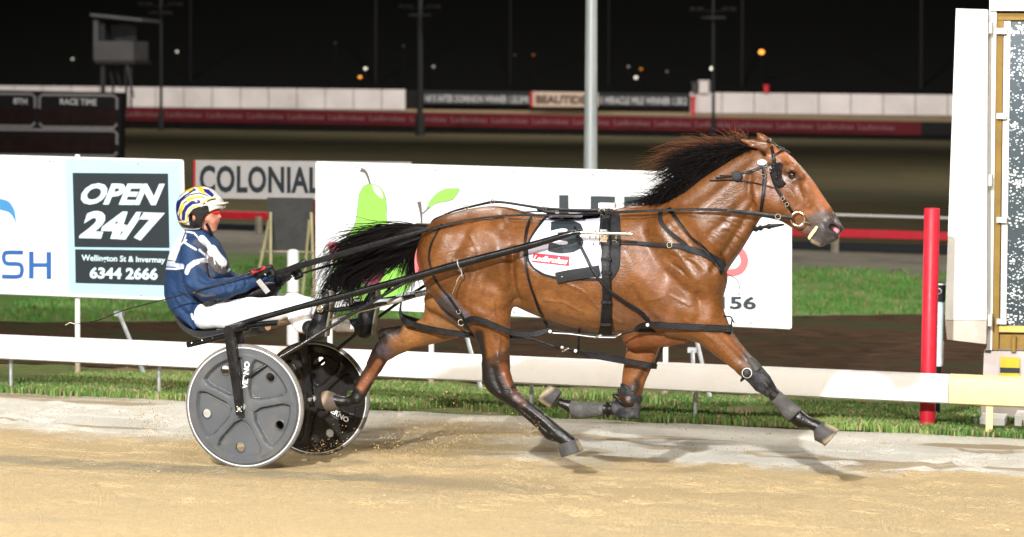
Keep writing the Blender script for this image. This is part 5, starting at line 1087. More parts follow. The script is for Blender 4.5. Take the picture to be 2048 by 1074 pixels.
strap_px('crupper_strap', [(1075, 417, -.05), (1092, 423, -.06), (1110, 425, -.06)], 7, leather, ha, sur=False, tube=True)
strap_px('hind_hanger', [(884, 450), (866, 483), (860, 506), (862, 530), (873, 562), (897, 592), (915, 618), (927, 634), (931, 648)], [4, 4, 4, 4, 5, 5, 6, 5, 4], leather, ha, off=.008, tube=True)
buckle(918, 622, 0, 4, ha); buckle(925, 642, -.2, 6, ha)
strap_px('loin_hanger', [(1062, 436), (1054, 460), (1050, 490), (1052, 525), (1060, 565), (1073, 600), (1085, 630), (1096, 655)], [5, 6, 5, 5, 4, 5, 8, 6], leather, ha, off=.010)
strap_px('front_hanger', [(1152, 462), (1160, 488), (1172, 515), (1190, 545), (1213, 574), (1235, 590), (1262, 608), (1285, 626), (1302, 645)], [5, 5, 6, 6, 6, 8, 8, 9, 8], leather, ha, off=.036, tube=False)
buckle(1218, 577, 0, 4, ha); buckle(1292, 633, 0, 4, ha)
# crupper dock sleeve (salmon pink padding under the tail)
strap_px('tail_guard', [(852, 472, -.06), (845, 490, -.07), (838, 510, -.07), (835, 530, -.06), (836, 555, -.04)], [10, 16, 14, 10, 6], mat('salmon_padding', (.75, .17, .17, 1), .6), ha, sur=False, th=.03, label='salmon pink tail guard')
strap_px('tail_guard_buckle', [(850, 466, -.06), (856, 455, -.06)], 11, leather, ha, sur=False, th=.01)
# --- hobbles
hb = root('hobbles', P(1150, 670, YH-.2), 'black leather pacing hobbles looped round the horse\'s legs and joined under its belly', 'hobbles')
strap_px('hind_loop', [(945, 664, -.03), (933, 655, -.12), (930, 645, -.22), (945, 638, -.26), (970, 644, -.27), (1000, 656, -.265), (1030, 667, -.25), (1065, 668, -.23), (1098, 660, -.21)], [8, 9, 11, 12, 12, 11, 11, 12, 9], leather, hb, sur=False, th=.012)
strap_px('hind_loop', [(945, 664, -.03), (985, 672, -.01), (1030, 672, -.05), (1065, 668, -.20)], [8, 9, 9, 9], leather, hb, sur=False, th=.012)
strap_px('fore_loop', [(1270, 660, -.19), (1280, 653, -.20), (1300, 649, -.225), (1340, 652, -.235), (1400, 655, -.225), (1462, 658, -.19)], [7, 10, 12, 13, 13, 13], leather, hb, sur=False, th=.012)
strap_px('fore_loop', [(1462, 658, -.19), (1458, 655, -.05), (1400, 660, -.01), (1360, 672, -.03), (1320, 662, -.08), (1272, 660, -.18)], [13, 12, 8, 8, 8, 7], leather, hb, sur=False, th=.012)
strap_px('side_cord', [(1098, 659, -.21), (1130, 664, -.2), (1170, 669, -.2), (1200, 671, -.2), (1232, 672, -.2), (1250, 666, -.2), (1270, 659, -.19)], [4, 3, 4, 3, 3, 4, 5], leather, hb, sur=False, tube=True)
strap_px('side_cord', [(1105, 666, -.21), (1140, 668, -.2), (1190, 674, -.2), (1232, 675, -.2)], 2.5, galv, hb, sur=False, tube=True)
strap_px('hind_loop', [(801, 630, .22), (806, 640, .02), (830, 650, .00), (870, 660, -.01), (920, 668, 0), (960, 671, .0), (1010, 674, .02)], [6, 11, 12, 12, 12, 11, 9], leather, hb, sur=False, th=.012)
strap_px('hind_loop', [(801, 630, .22), (830, 640, .26), (900, 662, .27), (1010, 674, .1)], 9, leather, hb, sur=False, th=.012)
strap_px('side_cord', [(1010, 674, .06), (1050, 676, .1), (1080, 683, .1), (1105, 692, .1), (1130, 698, .1), (1150, 702, .08)], [6, 5, 4, 5, 4, 6], leather, hb, sur=False, tube=True)
strap_px('fore_loop', [(1145, 701, .06), (1175, 709, .03), (1220, 717, .02), (1260, 724, .01), (1300, 731, .02), (1312, 733, .06)], [8, 11, 12, 12, 12, 10], leather, hb, sur=False, th=.012)
strap_px('fore_loop', [(1312, 733, .06), (1300, 724, .2), (1240, 716, .21), (1175, 706, .12), (1145, 701, .07)], [10, 9, 8, 7, 7], leather, hb, sur=False, th=.012)
strap_px('fore_hanger', [(1310, 730, .04), (1318, 712, .04), (1323, 700, .04), (1328, 685, .03)], 4, leather, hb, sur=False, tube=True)
strap_px('belly_drop', [(1160, 648, 0), (1158, 670, .03), (1157, 700, .05)], [5, 6, 5], leather, hb, sur=False, th=.01)
strap_px('hock_sling', [(802, 632, .2), (801, 615, .22), (806, 590, .25), (817, 565, .28)], [7, 5, 2, 2], leather, hb, sur=False, tube=True)
strap_px('end_tab', [(1462, 652, -.18), (1463, 635, -.16), (1445, 632, -.15)], 3, leather, hb, sur=False, tube=True); strap_px('end_tab', [(1463, 636, -.16), (1469, 647, -.16)], 2.5, leather, hb, sur=False, tube=True)
for x, y, d in ((1100, 663, -.225), (1295, 650, -.235), (1151, 702, .03), (1124, 695, .08)): MB().ball(P(x, y, YH+d-.006), .010, 12, 8, sc=(1, .5, 1)).build('stud', mat('nickel_stud', (.75, .75, .75, 1), .35, metal=.3, bump=0), hb)
for x, y, d in ((1195, 673, -.2), (1235, 671, -.2), (1130, 700, .09)): MB().tube([P(x-6, y+3, YH+d), P(x, y, YH+d-.004), P(x+8, y-3, YH+d)], .005, 8).build('snap_hook', steel, hb)
# --- bridle
br = root('bridle', P(1560, 370, YH-.1), 'black leather bridle with blinker, steel bit ring and cream noseband on the horse\'s head', 'bridle')
sp = lambda n, p, w_, m=leather, **kw: strap_px(n, p, w_, m, br, **kw)
sp('cheek_strap', [(1552, 372), (1560, 388), (1566, 398), (1576, 411), (1588, 428)], [7, 7, 6, 6, 5], off=.007)
sp('throat_lash', [(1527, 332), (1529, 345), (1530, 358), (1527, 385), (1524, 405), (1521, 423)], [5, 7, 8, 7, 6, 5], off=.008)
sp('crown_piece', [(1541, 293), (1545, 305), (1548, 318), (1547, 335), (1546, 350)], [6, 6, 7, 7, 6], off=.009)
sp('brow_band', [(1533, 283, -.05), (1543, 287, -.05), (1553, 294, -.05), (1564, 299, -.04), (1572, 302, -.02)], [6, 6, 5, 6, 4], off=.009)
sp('brow_band', [(1545, 312), (1554, 308), (1563, 303), (1570, 301)], 4, off=.009)
sp('head_check', [(1484, 347), (1500, 343), (1515, 338), (1530, 331), (1540, 328)], [4, 5, 5, 6, 6], off=.009); sp('head_check', [(1432, 357), (1450, 355), (1466, 354)], 3, off=.012)
sp('plug_cord', [(1420, 362), (1455, 361), (1488, 362), (1520, 369), (1548, 376)], 2.4, off=.010, tube=True); sp('plug_cord', [(1440, 352), (1455, 353), (1470, 354)], 2, off=.012, tube=True)
h = surf(1476, 354, .022); MB().ball(h[0], .031, 20, 14, sc=(1, .75, .95)).build('ear_plug_ball', mat('grey_wool', (.035, .037, .045, 1), .9, bump=.8, bscale=150), br)
# blinker cup
bp_ = [(1549, 326), (1563, 326), (1561, 343), (1562, 356), (1569, 366), (1566, 373), (1554, 377), (1547, 371), (1541, 355), (1539, 342)]
cc = np.mean(bp_, 0); V = []; Fc = []; rings_ = 5; B_ = smoothpath(bp_+[bp_[0]], 3)[:-1]; n = len(B_)
for r_ in range(rings_+1):
    t = 1-r_/(rings_+.5)
    for x, y in B_: V.append(tuple(P(cc[0]+(x-cc[0])*t, cc[1]+(y-cc[1])*t, YH-.105-.03*(1-t*t)**.5-.02*(x-1555)/14*.6)))
Fc = [(r_*n+i, r_*n+(i+1) % n, (r_+1)*n+(i+1) % n, (r_+1)*n+i) for r_ in range(rings_) for i in range(n)]+[tuple(rings_*n+i for i in range(n))]
m_ = len(V); V += [(v[0]+.004, v[1]+.012, v[2]) for v in V[:n]]; Fc += [(i, m_+i, m_+(i+1) % n, (i+1) % n) for i in range(n)]+[tuple(m_+i for i in range(n-1, -1, -1))]
mesh_obj('blinker', V, Fc, mat('patent_leather', (.012, .013, .016, 1), .22, coat=.5, bump=.05), br)
V2 = [P(x, y, YH-.10) for x, y in ((1546, 318), (1556, 322), (1556, 335), (1546, 336))]
MB().tube([P(1541, 328, YH-.11), P(1551, 330, YH-.115)], .008, 8).build('blinker_stay', leather, br)
h = surf(1525, 326, .014); MB().ball(h[0], .024, 16, 10, sc=(1.1, .35, .65)).build('rosette', wpaint, br)
for x, y in ((1532, 331), (1529, 353), (1565, 397), (1573, 407), (1541, 340)): buckle(x, y, -.1, 3.6, br)
c = surf(1590, 432, .02); c = P(1596, 438, c[0].y-.02 if c else YH-.1)
MB().ring(c, (0.1, -1, 0), 13.4*14/F_PX, .0055, 32, 8).build('bit_ring', mat('gilt_steel', (.70, .62, .48, 1), .25, metal=1), br)
MB().tube([c+Vector((.028, -.004, -.008)), c+Vector((.065, .01, -.020))], [.007, .003], 8).build('bit_spike', steel, br)
sp('noseband', [(1635, 452), (1630, 460), (1624, 468), (1621, 477)], [5, 7, 7, 6], m=mat('cream_strap', (.62, .50, .30, 1), .6), off=.010, th=.010, label='cream noseband')
sp('overcheck', [(1560, 300, -.0), (1580, 306, 0), (1572, 300, 0)], 3, sur=False, tube=True)
sp('chin_chain', [(1484, 468, -.02), (1498, 461, -.02), (1512, 458, -.02), (1528, 454, -.02), (1545, 452, -.02), (1568, 449, -.02)], [7, 5, 7, 6, 8, 4], sur=False, tube=True, k=8)
for x, y in ((1500, 461), (1512, 458), (1521, 456), (1538, 453)): MB().ring(P(x, y, YH-.02), (.3, -1, 0), .012, .004, 12, 6).build('chain_link', leather, br)
# --- reins (a pair, running from the driver's hands through the terrets to the bit)
rn = root('driving_reins', P(900, 450, YH-.2), 'pair of long black driving reins running from the driver\'s hands to the bit', 'reins')
strap_px('near_rein', [(515, 551, -.14), (560, 544, -.15), (610, 529, -.17), (680, 509, -.19), (760, 486, -.21), (850, 461, -.22), (930, 441, -.21), (1000, 432, -.2), (1060, 430, -.2), (1130, 430, -.19), (1205, 426, -.18), (1290, 422, -.2), (1380, 419, -.19), (1440, 420, -.17), (1500, 426, -.14), (1550, 432, -.13), (1586, 436, -.12)], [10, 11, 12, 12, 11, 7, 4, 4, 4, 5, 5.5, 5, 5, 6, 8, 8, 7], leather, rn, sur=False, th=.006, k=5)
strap_px('far_rein', [(585, 553, .06), (640, 536, .05), (720, 514, .02), (800, 489, -.02), (850, 472, -.04), (900, 455, -.06), (960, 436, -.08), (1050, 424, -.05), (1130, 424, 0), (1210, 424, .03), (1300, 426, .08), (1380, 424, .14), (1450, 422, .14), (1520, 428, .13), (1590, 436, .12)], [4, 5, 5, 5, 4, 3, 3, 3, 3, 4, 4, 4, 4, 4, 4], leather, rn, sur=False, th=.006, k=5)
buckle(1556, 433, -.145, 5, rn, False); 
# --- boots
bootm = mat('scuffed_boot', (.013, .014, .017, 1), .55, var=.3, scale=14, bump=.3, bscale=80, dirt=(.11, .105, .10, 1), dirtamt=.6, dscale=14); bootg = mat('dusty_boot', (.055, .054, .052, 1), .75, var=.25, scale=20, bump=.4, dirt=(.16, .15, .13, 1), dirtamt=.5, dscale=18)
def sleeve(name, top, bot, A, B, dy, wid, m, parent, vox=.005):
    a, b_ = xz(*A, dy), xz(*B, dy); mx = max(w_[1] for w_ in wid)+.03
    S = Sdf((min(a[0], b_[0])-.14, YH+dy-mx, min(a[1], b_[1])-.14), (max(a[0], b_[0])+.14, YH+dy+mx, max(a[1], b_[1])+.14), vox)
    loft(S, top, bot, A, B, dy, wid, k=.0, col=(0, 0, 0), sm=1, ns=40); V, Q = S.mesh(); V = lap(V, Q, 1, .4); return mesh_obj(name, V, Q.tolist(), m, parent, True)
b1_ = root('foreleg_boot', P(1580, 820, YH-.12), 'grey scuffed shin boot with knee strap on the reaching near foreleg', 'leg boot', 'protective boots on the forelegs')
sleeve('shin_shell', [(1561, 782), (1573, 794), (1588, 805), (1604, 817)], [(1541, 803), (1550, 813), (1566, 832), (1580, 846)], (1551, 793), (1592, 831), -.12, [(0, .034), (.5, .032), (1, .040)], bootg, b1_)
sleeve('knee_cap', [(1504, 713), (1513, 720), (1521, 730), (1526, 738)], [(1494, 720), (1500, 733), (1507, 742)], (1499, 716), (1517, 740), -.125, [(0, .046), (1, .052)], bootg, b1_)
sleeve('knee_sleeve', [(1519, 728), (1540, 752), (1552, 774), (1556, 779)], [(1488, 757), (1497, 765), (1512, 782), (1530, 791)], (1502, 742), (1543, 786), -.12, [(0, .049), (.5, .050), (1, .038)], bootm, b1_)
q = P(1494, 746, YH-.175); MB().ball(q, .026, 16, 10, sc=(1, .7, 1)).build('knee_pad', bootm, b1_); MB().ring(q, (0, -1, 0), .024, .005, 18, 6).build('pad_rim', mat('nickel_stud', (0, 0, 0, 1)), b1_)
MB().tube([P(1494, 748, YH-.16), P(1486, 757, YH-.14), P(1482, 762, YH-.12)], [.012, .010, .006], 8).build('strap_end', leather, b1_)
MB().ring(P(1590, 832, YH-.12), (P(1602, 844, YH)-P(1590, 832, YH)), .045, .006, 24, 6).build('ankle_strap', bootm, b1_)
b2_ = root('foreleg_boot', P(1200, 820, YH+.11), 'black knee and shin boots on the folded far foreleg', 'leg boot', 'protective boots on the forelegs')
sleeve('knee_shell', [(1262, 768), (1280, 782), (1286, 798), (1282, 808)], [(1241, 772), (1240, 795), (1228, 806), (1224, 812), (1230, 832)], (1256, 768), (1250, 834), .11, [(0, .052), (.4, .055), (1, .048)], bootm, b2_)
sleeve('knee_shell', [(1232, 800), (1250, 792), (1270, 800), (1282, 812)], [(1228, 828), (1240, 838), (1255, 832), (1272, 822)], (1226, 818), (1278, 814), .11, [(0, .04), (.5, .050), (1, .03)], bootm, b2_)
sleeve('shin_shell', [(1208, 806), (1190, 804), (1165, 804), (1146, 801)], [(1208, 832), (1190, 834), (1160, 838), (1141, 832)], (1208, 819), (1142, 817), .11, [(0, .038), (.5, .036), (1, .042)], bootg, b2_)
MB().ring(P(1216, 819, YH+.11), (1, 0, .05), .042, .007, 24, 6).build('boot_strap', leather, b2_)
MB().ring(P(1244, 800, YH+.11), (.6, 0, 1), .058, .006, 24, 6).build('boot_strap', leather, b2_)
# ================================================================= SULKY
tubem = mat('black_gloss_tube', (.005, .0055, .0065, 1), .25, var=.2, bump=.03, coat=.08, spec=.3, dirt=(.015, .018, .016, 1), dirtamt=.2, dscale=15)
carbon = mat('black_fork_paint', (.007, .0075, .009, 1), .3, var=.3, scale=20, bump=.05, coat=.1, dirt=(.05, .045, .04, 1), dirtamt=.3, dscale=18)
hubz = .338; XW = -5.052
sk = root('sulky', (XW, YH, 0), 'two-wheeled racing sulky with solid grey five-spoke wheels and long black shafts', 'sulky')
def mirr(p):
    """the far side of the sulky; the cart leans with the camber of the track"""
    lo = max(0.0, min(1.0, (.75-p[2])/.42)); return Vector((p[0], 2*YH-p[1], p[2]-.085*lo))
def pw(x, y, d): return P(x, y, YH+d)
# shafts: near one read off the picture, far one its mirror image
sh = [pw(452, 657, -.44), pw(500, 642, -.44), pw(600, 614, -.42), pw(700, 588, -.40), pw(820, 556, -.38), pw(918, 528, -.37), pw(1060, 491, -.36), pw(1125, 472, -.36), pw(1145, 466, -.355), pw(1162, 464, -.35)]
shr = [.014, .016, .017, .019, .021, .022, .020, .016, .014, .013]
tip = [pw(1155, 464, -.352), pw(1170, 465, -.35), pw(1200, 466, -.35), pw(1265, 468, -.35)]
def smp(l, k=5): return [Vector(q) for q in smoothpath([tuple(p) for p in l], k)]
def intr(r, n): return list(np.interp(np.linspace(0, 1, n), np.linspace(0, 1, len(r)), r))
for f in (lambda p: p, mirr):
    pp_ = [f(p) for p in smp(sh)]; s_ = MB().tube(pp_, intr(shr, len(pp_)), 14).build('shaft', tubem, sk)
    MB().tube([f(p) for p in tip], [.011, .010, .010, .011], 12).build('shaft_tip', steel, s_)
    for x in (1180, 1192, 1215, 1232): q = f(pw(x, 471, -.35)); MB().tube([q, q+Vector((0, 0, -.02))], .005, 6).build('tip_bolt', steel, s_)
    q = f(pw(918, 528, -.37)); MB().ring(q, pp_[28]-pp_[24], .0255, .003, 20, 6).build('clamp', galv, s_)
    # stay from shaft to fork
    MB().tube([f(pw(813, 563, -.385)), f(pw(700, 630, -.45)), f(pw(604, 689, -.52)), f(pw(575, 706, -.55)), f(pw(489, 757, -.62))], [.009, .0095, .010, .011, .011], 10).build('stay', mat('polished_black_tube', (.03, .03, .033, 1), .12, metal=.6, bump=0), sk)
    # shaft cord and toggle
    MB().tube([f(pw(921, 536, -.37)), f(pw(924, 548, -.36)), f(pw(917, 556, -.355)), f(pw(913, 563, -.35))], .003, 6).build('toggle_cord', galv, s_)
    MB().tube([f(pw(914, 563, -.35)), f(pw(904, 587, -.345))], .004, 8).build('toggle', steel, s_)
# forks straddling each wheel
def fork(f, lab=None):
    top, hub = pw(456, 660, -.50), Vector((XW, YN-.075, hubz)); out = hub
    a = Vector((pw(458, 664, -.66).x, YN-.075, pw(458, 664, -.66).z))
    fr = MB().strap([f(a), f(a.lerp(out, .25)), f(a.lerp(out, .7)), f(out+Vector((0, 0, -.035)))], [.056, .060, .052, .040], .018, (0, -1, 0)).build('fork_arm', carbon, sk)
    MB().strap([f(a+Vector((0, .150, 0))), f(out+Vector((0, .150, -.03)))], [.050, .038], .016, (0, -1, 0)).build('fork_arm', carbon, sk)
    MB().tube([f(Vector((a.x, a.y-.012, a.z+.01))), f(Vector((a.x, a.y+.26, a.z+.01)))], .028, 16).build('fork_crown', carbon, sk)
    MB().tube([f(out+Vector((0, -.012, 0))), f(out+Vector((0, .165, 0)))], .012, 12).build('axle', steel, sk)
    for dx, dz in ((0, 0), (.014, .014), (-.012, .012), (.012, -.012), (-.012, -.014)): q = f(out+Vector((dx, -.010, dz))); MB().ball(q, .0045, 8, 6).build('axle_bolt', steel, fr)
    return fr
fork(lambda p: p); fork(mirr)
# seat arch between the forks, brace and boot guards
za = pw(458, 664, -.66).z; xa = pw(458, 664, -.66).x
MB().tube([(xa, YN-.07, za), (xa, YH-.3, za+.02), (xa, YH, za+.025), (xa, YH+.3, za+.02), (xa, 2*YH-YN+.07, za)], .022, 14).build('seat_arch', tubem, sk)
MB().tube([(xa+.14, YH-.42, za+.01), (xa+.14, YH+.42, za+.01)], .018, 12).build('cross_tube', mat('tan_tube', (.22, .13, .07, 1), .5), sk)
for s in (-1, 1):
    MB().tube([(xa-.02, YH+s*.42, za+.01), (xa+.2, YH+s*.42, za+.04)], .016, 10).build('frame_tube', tubem, sk)
    q = [pw(375, 690, -.5), pw(445, 673, -.5)]; q = [Vector((p.x, YH+s*.5, p.z)) for p in q]; o_ = MB().tube([q[0], q[1], q[1]+Vector((.12, 0, .02))], .017, 12).build('tail_bar', tubem, sk)
    for t in (.15, .45, .75): MB().ball(q[0].lerp(q[1], t)+Vector((0, -.016, .006)), .005, 8, 6).build('rivet', steel, o_)
# seat shell
so_ = [(378, 636), (388, 650), (402, 661), (425, 667), (470, 665), (510, 659), (540, 652)]
V = []; ny = 9
sp_ = smoothpath(so_, 5)
for x, y in sp_:
    for j in range(ny):
        u = (j/(ny-1)-.5)*2; p = pw(x, y, 0); V.append((p.x, YH+u*.21, p.z+.035*u*u-.0))
n = len(sp_); Fc = [(i*ny+j, (i+1)*ny+j, (i+1)*ny+j+1, i*ny+j+1) for i in range(n-1) for j in range(ny-1)]; m0 = len(V)
V += [(v[0]+.004, v[1], v[2]-.034) for v in V]; Fc += [tuple(m0+q for q in f[::-1]) for f in Fc]
bd = list(range(ny))+[i*ny+ny-1 for i in range(1, n)]+[(n-1)*ny+j for j in range(ny-2, -1, -1)]+[i*ny for i in range(n-2, 0, -1)]
Fc += [(bd[i], bd[i]+m0, bd[(i+1) % len(bd)]+m0, bd[(i+1) % len(bd)]) for i in range(len(bd))]
mesh_obj('seat', V, Fc, mat('seat_vinyl', (.012, .013, .015, 1), .45, bump=.2, dirt=(.05, .045, .04, 1), dirtamt=.4), sk)
for s in (-1, 1): MB().tube([(xa-.03, YH+s*.16, za+.02), (xa-.10, YH+s*.16, za-.02), (xa-.24, YH+s*.14, za-.005)], .011, 8).build('seat_bracket', steel, sk)
# foot rests
for s in (-1, 1):
    dy = .27*s; ex = 12 if s > 0 else 0
    pt = lambda x, y: Vector((pw(x, y, -.27).x, YH+dy, pw(x, y, -.27).z))
    fb_ = MB().tube([pt(640, 624), pt(700, 616), pt(760, 606), pt(800, 599)], [.011, .014, .013, .010], 10).build('foot_rest_bar', tubem, sk)
    MB().tube([pt(655, 640), pt(700, 628), pt(745, 617), pt(795, 602)], .006, 8).build('foot_rest_rod', steel, fb_)
    MB().tube([pt(775, 604), pt(805, 597)], .017, 10).build('end_socket', galv, fb_)
    q = pt(646, 616); MB().tube([q+Vector((0, -.05, 0)), q+Vector((0, .10, 0))], .011, 12).build('stirrup_bolt', steel, fb_); MB().lathe(q+Vector((0, -.05, 0)), (0, -1, 0), [(.020, 0), (.022, .006), (.016, .010), (.007, .007), (0, .009)], 20).build('bolt_cap', steel, fb_)
    MB().tube([pt(690, 597), pt(694, 604), pt(693, 616)], .005, 6).build('cable_loop', leather, fb_)
    c_ = pt(700, 614); c2 = Vector((pw(700, 588, -.4).x, YH+s*.40, pw(700, 588, -.4).z)); MB().tube([c_, c2], .008, 8).build('foot_rest_hanger', tubem, fb_)
    MB().tube([pt(735, 610), pt(755, 603), pt(790, 600)], .013, 8).build('spring', galv, fb_)
MB().tube([pw(648, 640, -.25), pw(655, 575, -.22), pw(670, 572, -.2), pw(690, 585, -.2), pw(740, 598, -.2)], .0025, 6)
# wheels
disc_m = mat('grey_wheel_disc', (.072, .077, .084, 1), .40, var=.10, scale=5, bump=.06, bscale=60, coat=.15, dirt=(.13, .115, .09, 1), dirtamt=.55, dscale=9)
rim_w = mat('rim_stripe', (.75, .75, .76, 1), .4, bump=0); tyre_m = mat('dusty_tyre', (.13, .125, .115, 1), .85, var=.2, scale=30, bump=.4, dirt=(.28, .24, .17, 1), dirtamt=.5, dscale=10)
def wheel(yc, zc, flip, rot, label=None):
    disc_m = globals()['disc_m'] if not flip else mat('black_wheel_disc', (.016, .0145, .014, 1), .22, var=.1, bump=.05, coat=.2, dirt=(.05, .04, .03, 1), dirtamt=.3, dscale=6)
    wl = MB().lathe((XW, yc, zc), (0, -1, 0), [(.322, -.014), (.336, -.017), (.347, -.013), (.3525, -.006), (.354, 0), (.3525, .006), (.347, .013), (.336, .017), (.322, .014)], 96).build('wheel', tyre_m, sk)
    if label: wl['label'] = label
    for s in (-1, 1):
        rn_ = MB(); rn_.lathe((XW, yc, zc), (0, -s, 0), [(.3295, .0160), (.333, .0195), (.3365, .0170)], 96); rn_.build('rim_stripe', rim_w, wl)
    na, nr = 240, 56; V = []; Fc = []
    sp_a = [rot+math.radians(a) for a in (84, 156, 228, 300, 12)]; ho_a = [rot+math.radians(a) for a in (48, 120, 192, 264, 336)]
    def hgt(r, th):
        if r > .298: return .037 if r < .322 else .026
        dmin = min(abs((th-a+math.pi) % (2*math.pi)-math.pi) for a in sp_a)
        w_ = r*math.sin(min(dmin, 1.5)); half = .0185+.030*max(0, (r-.225)/.07)**1.6+.026*max(0, (.105-r)/.05)
        t = np.clip((w_-half)/.010, 0, 1); t = t*t*(3-2*t); rim = np.clip((r-.266)/.018, 0, 1); rim = rim*rim*(3-2*rim); hub_ = np.clip((.085-r)/.02, 0, 1)
        up = max((1-t), rim, hub_); groove = -.007*math.exp(-((w_-half-.009)/.005)**2)*(1-rim)
        return .002+.036*up+groove+.004*(1-t)*math.cos(min(w_/half, 1)*1.5)
    hc = [(.232*math.cos(a), .232*math.sin(a)) for a in ho_a]
    for sgn in (1, -1):
        n0 = len(V)
        for i in range(nr+1):
            r = .004+.326*i/nr
            for k in range(na):
                th = 2*math.pi*k/na; V.append((XW+r*math.cos(th), yc-sgn*hgt(r, th)*.72, zc+r*math.sin(th)))
        for i in range(nr):
            for k in range(na):
                r = .004+.326*(i+.5)/nr; th = 2*math.pi*(k+.5)/na; x, z = r*math.cos(th), r*math.sin(th)
                if any((x-hx0)**2+(z-hz0)**2 < .0268**2 for hx0, hz0 in hc): continue
                q = (n0+i*na+k, n0+i*na+(k+1) % na, n0+(i+1)*na+(k+1) % na, n0+(i+1)*na+k); Fc.append(q if sgn > 0 else q[::-1])
    mesh_obj('wheel_disc', V, Fc, disc_m, wl)
    for hx0, hz0 in hc: 
        MB().lathe((XW+hx0, yc, zc+hz0), (0, -1, 0), [(.0255, -.009), (.0305, -.0075), (.0305, .0075), (.0255, .009), (.0255, -.009)], 28).build('hole_rim', disc_m, wl)
    MB().lathe((XW, yc, zc), (0, -1, 0), [(.0, -.045), (.02, -.045), (.022, -.03), (.034, -.022), (.034, .022), (.022, .03), (.02, .045), (0, .045)], 28).build('hub', galv, wl)
    # lettering down one spoke
    a = sp_a[0] if not flip else sp_a[3]; V2, F2 = text_geo('VERNO', .03); er = Vector((math.cos(a), 0, math.sin(a))); et = Vector((-math.sin(a), 0, math.cos(a))); o_ = []
    for x, y in V2: o_.append(Vector((XW, yc-.0335, zc))+er*(.105+.155*x)+et*((y-.5)*.032))
    mesh_obj('lettering', o_, F2, rim_w, wl, False)
wheel(YN, hubz+.004, False, 0, None)
wheel(YN+WTRK, .253, True, .55, None)
# ================================================================= DRIVER
SK = (.40, .175, .12); NAVY = (.011, .031, .084); WHT = (.58, .60, .64)
dr = root('person', (P(430, 600, YH).x, YH, .74), 'person in navy and white racing silks, white trousers and striped helmet, seated on the sulky', 'person')
def person_mat(name, rough, bump, bs, wr=None):
    m = bpy.data.materials.new(name); m.use_nodes = True; nt = m.node_tree; b = nt.nodes['Principled BSDF']; at = nd(nt, 'ShaderNodeAttribute', attribute_name='Col'); tc = nd(nt, 'ShaderNodeTexCoord')
    n = nd(nt, 'ShaderNodeTexNoise', i_Scale=14.0, i_Detail=5.0); lk(nt, tc, 'Object', n, 'Vector'); r = nd(nt, 'ShaderNodeMapRange', i_1=.3, i_2=.7, i_3=.86, i_4=1.14); lk(nt, n, 'Fac', r, 0); h = nd(nt, 'ShaderNodeHueSaturation'); lk(nt, at, 'Color', h, 'Color'); lk(nt, r, 0, h, 'Value'); lk(nt, h, 0, b, 'Base Color')
    b.inputs['Roughness'].default_value = rough; b.inputs['Specular IOR Level'].default_value = .18; n2 = nd(nt, 'ShaderNodeTexNoise', i_Scale=bs, i_Detail=3.0, i_Distortion=.8); lk(nt, tc, 'Object', n2, 'Vector'); bp = nd(nt, 'ShaderNodeBump', i_Strength=bump, i_Distance=.012); lk(nt, n2, 'Fac', bp, 'Height'); lk(nt, bp, 0, b, 'Normal'); return m, b
def grid(x0, x1, y0, y1, dy0, dy1, vox):
    a = P(x0, y1, YH); b_ = P(x1, y0, YH); return Sdf((a.x-.06, YH+dy0, a.z-.06), (b_.x+.06, YH+dy1, b_.z+.06), vox)
def fin(S, name, m, it=2, paintlist=(), fold=(), soft=.006, parent=None):
    V, Q = S.mesh(); V = lap(V, Q, it, .5); N = vnormals(V, Q); x, y = px_of(V)
    for poly, rad, amp in fold: V = V+N*(np.exp(-(seg_d(x, y, poly)/rad)**2)*amp*np.clip(-N[:, 1]+.3, 0, 1))[:, None]
    C_ = S.colors(V, soft)
    for it_ in paintlist:
        poly, rad, col = it_[:3]; sf = it_[3] if len(it_) > 3 else 2.0; lim = it_[4] if len(it_) > 4 else None
        f = np.clip((rad*.86-.25-seg_d(x, y, poly))/(sf*.8)+.5, 0, 1)
        if lim is not None: f = f*lim(V, N)
        C_[:, :3] = C_[:, :3]*(1-f[:, None])+np.array(col)*f[:, None]
    return mesh_obj(name, V, Q.tolist(), m, parent or dr, True, cols=C_), V, Q
# continuous body under the clothes: head, neck, trunk, arms, legs
B = grid(325, 760, 365, 690, -.36, .36, .0055)
c3 = lambda pts, k=.02, col=SK, sy=1.0, S=None: chain(S or B, pts, 0, k, col, sy)
c3([(404, 412, 0, 30), (408, 425, 0, 28)], .02, sy=.95)                                        # skull
c3([(420, 424, 0, 16), (424, 438, 0, 14), (424, 450, 0, 11)], .015, sy=1.3)                                   # face
c3([(432, 425, 0, 3.4), (438, 431, 0, 3), (440, 434, 0, 3)], .006)                                # nose
c3([(432, 441, 0, 2.6), (432, 444, 0, 2.6)], .004, sy=2.6); c3([(432, 447, 0, 2.3), (431, 448, 0, 2.3)], .004, sy=2.4)
c3([(424, 456, 0, 7), (427, 459, 0, 6)], .010, sy=1.3); c3([(402, 446, 0, 12), (412, 452, 0, 10)], .02, sy=1.5)
for s in (-1, 1):
    c3([(421, 430, s*.045, 6), (415, 436, s*.05, 7)], .012); c3([(396, 428, s*.082, 6), (397, 436, s*.080, 5)], .005, sy=.5)
c3([(404, 445, 0, 17), (400, 470, 0, 17), (392, 490, 0, 22)], .02, sy=1.0)
c3([(388, 500, 0, 25), (382, 550, 0, 26), (388, 600, 0, 25), (405, 622, 0, 20)], .02, sy=1.5)
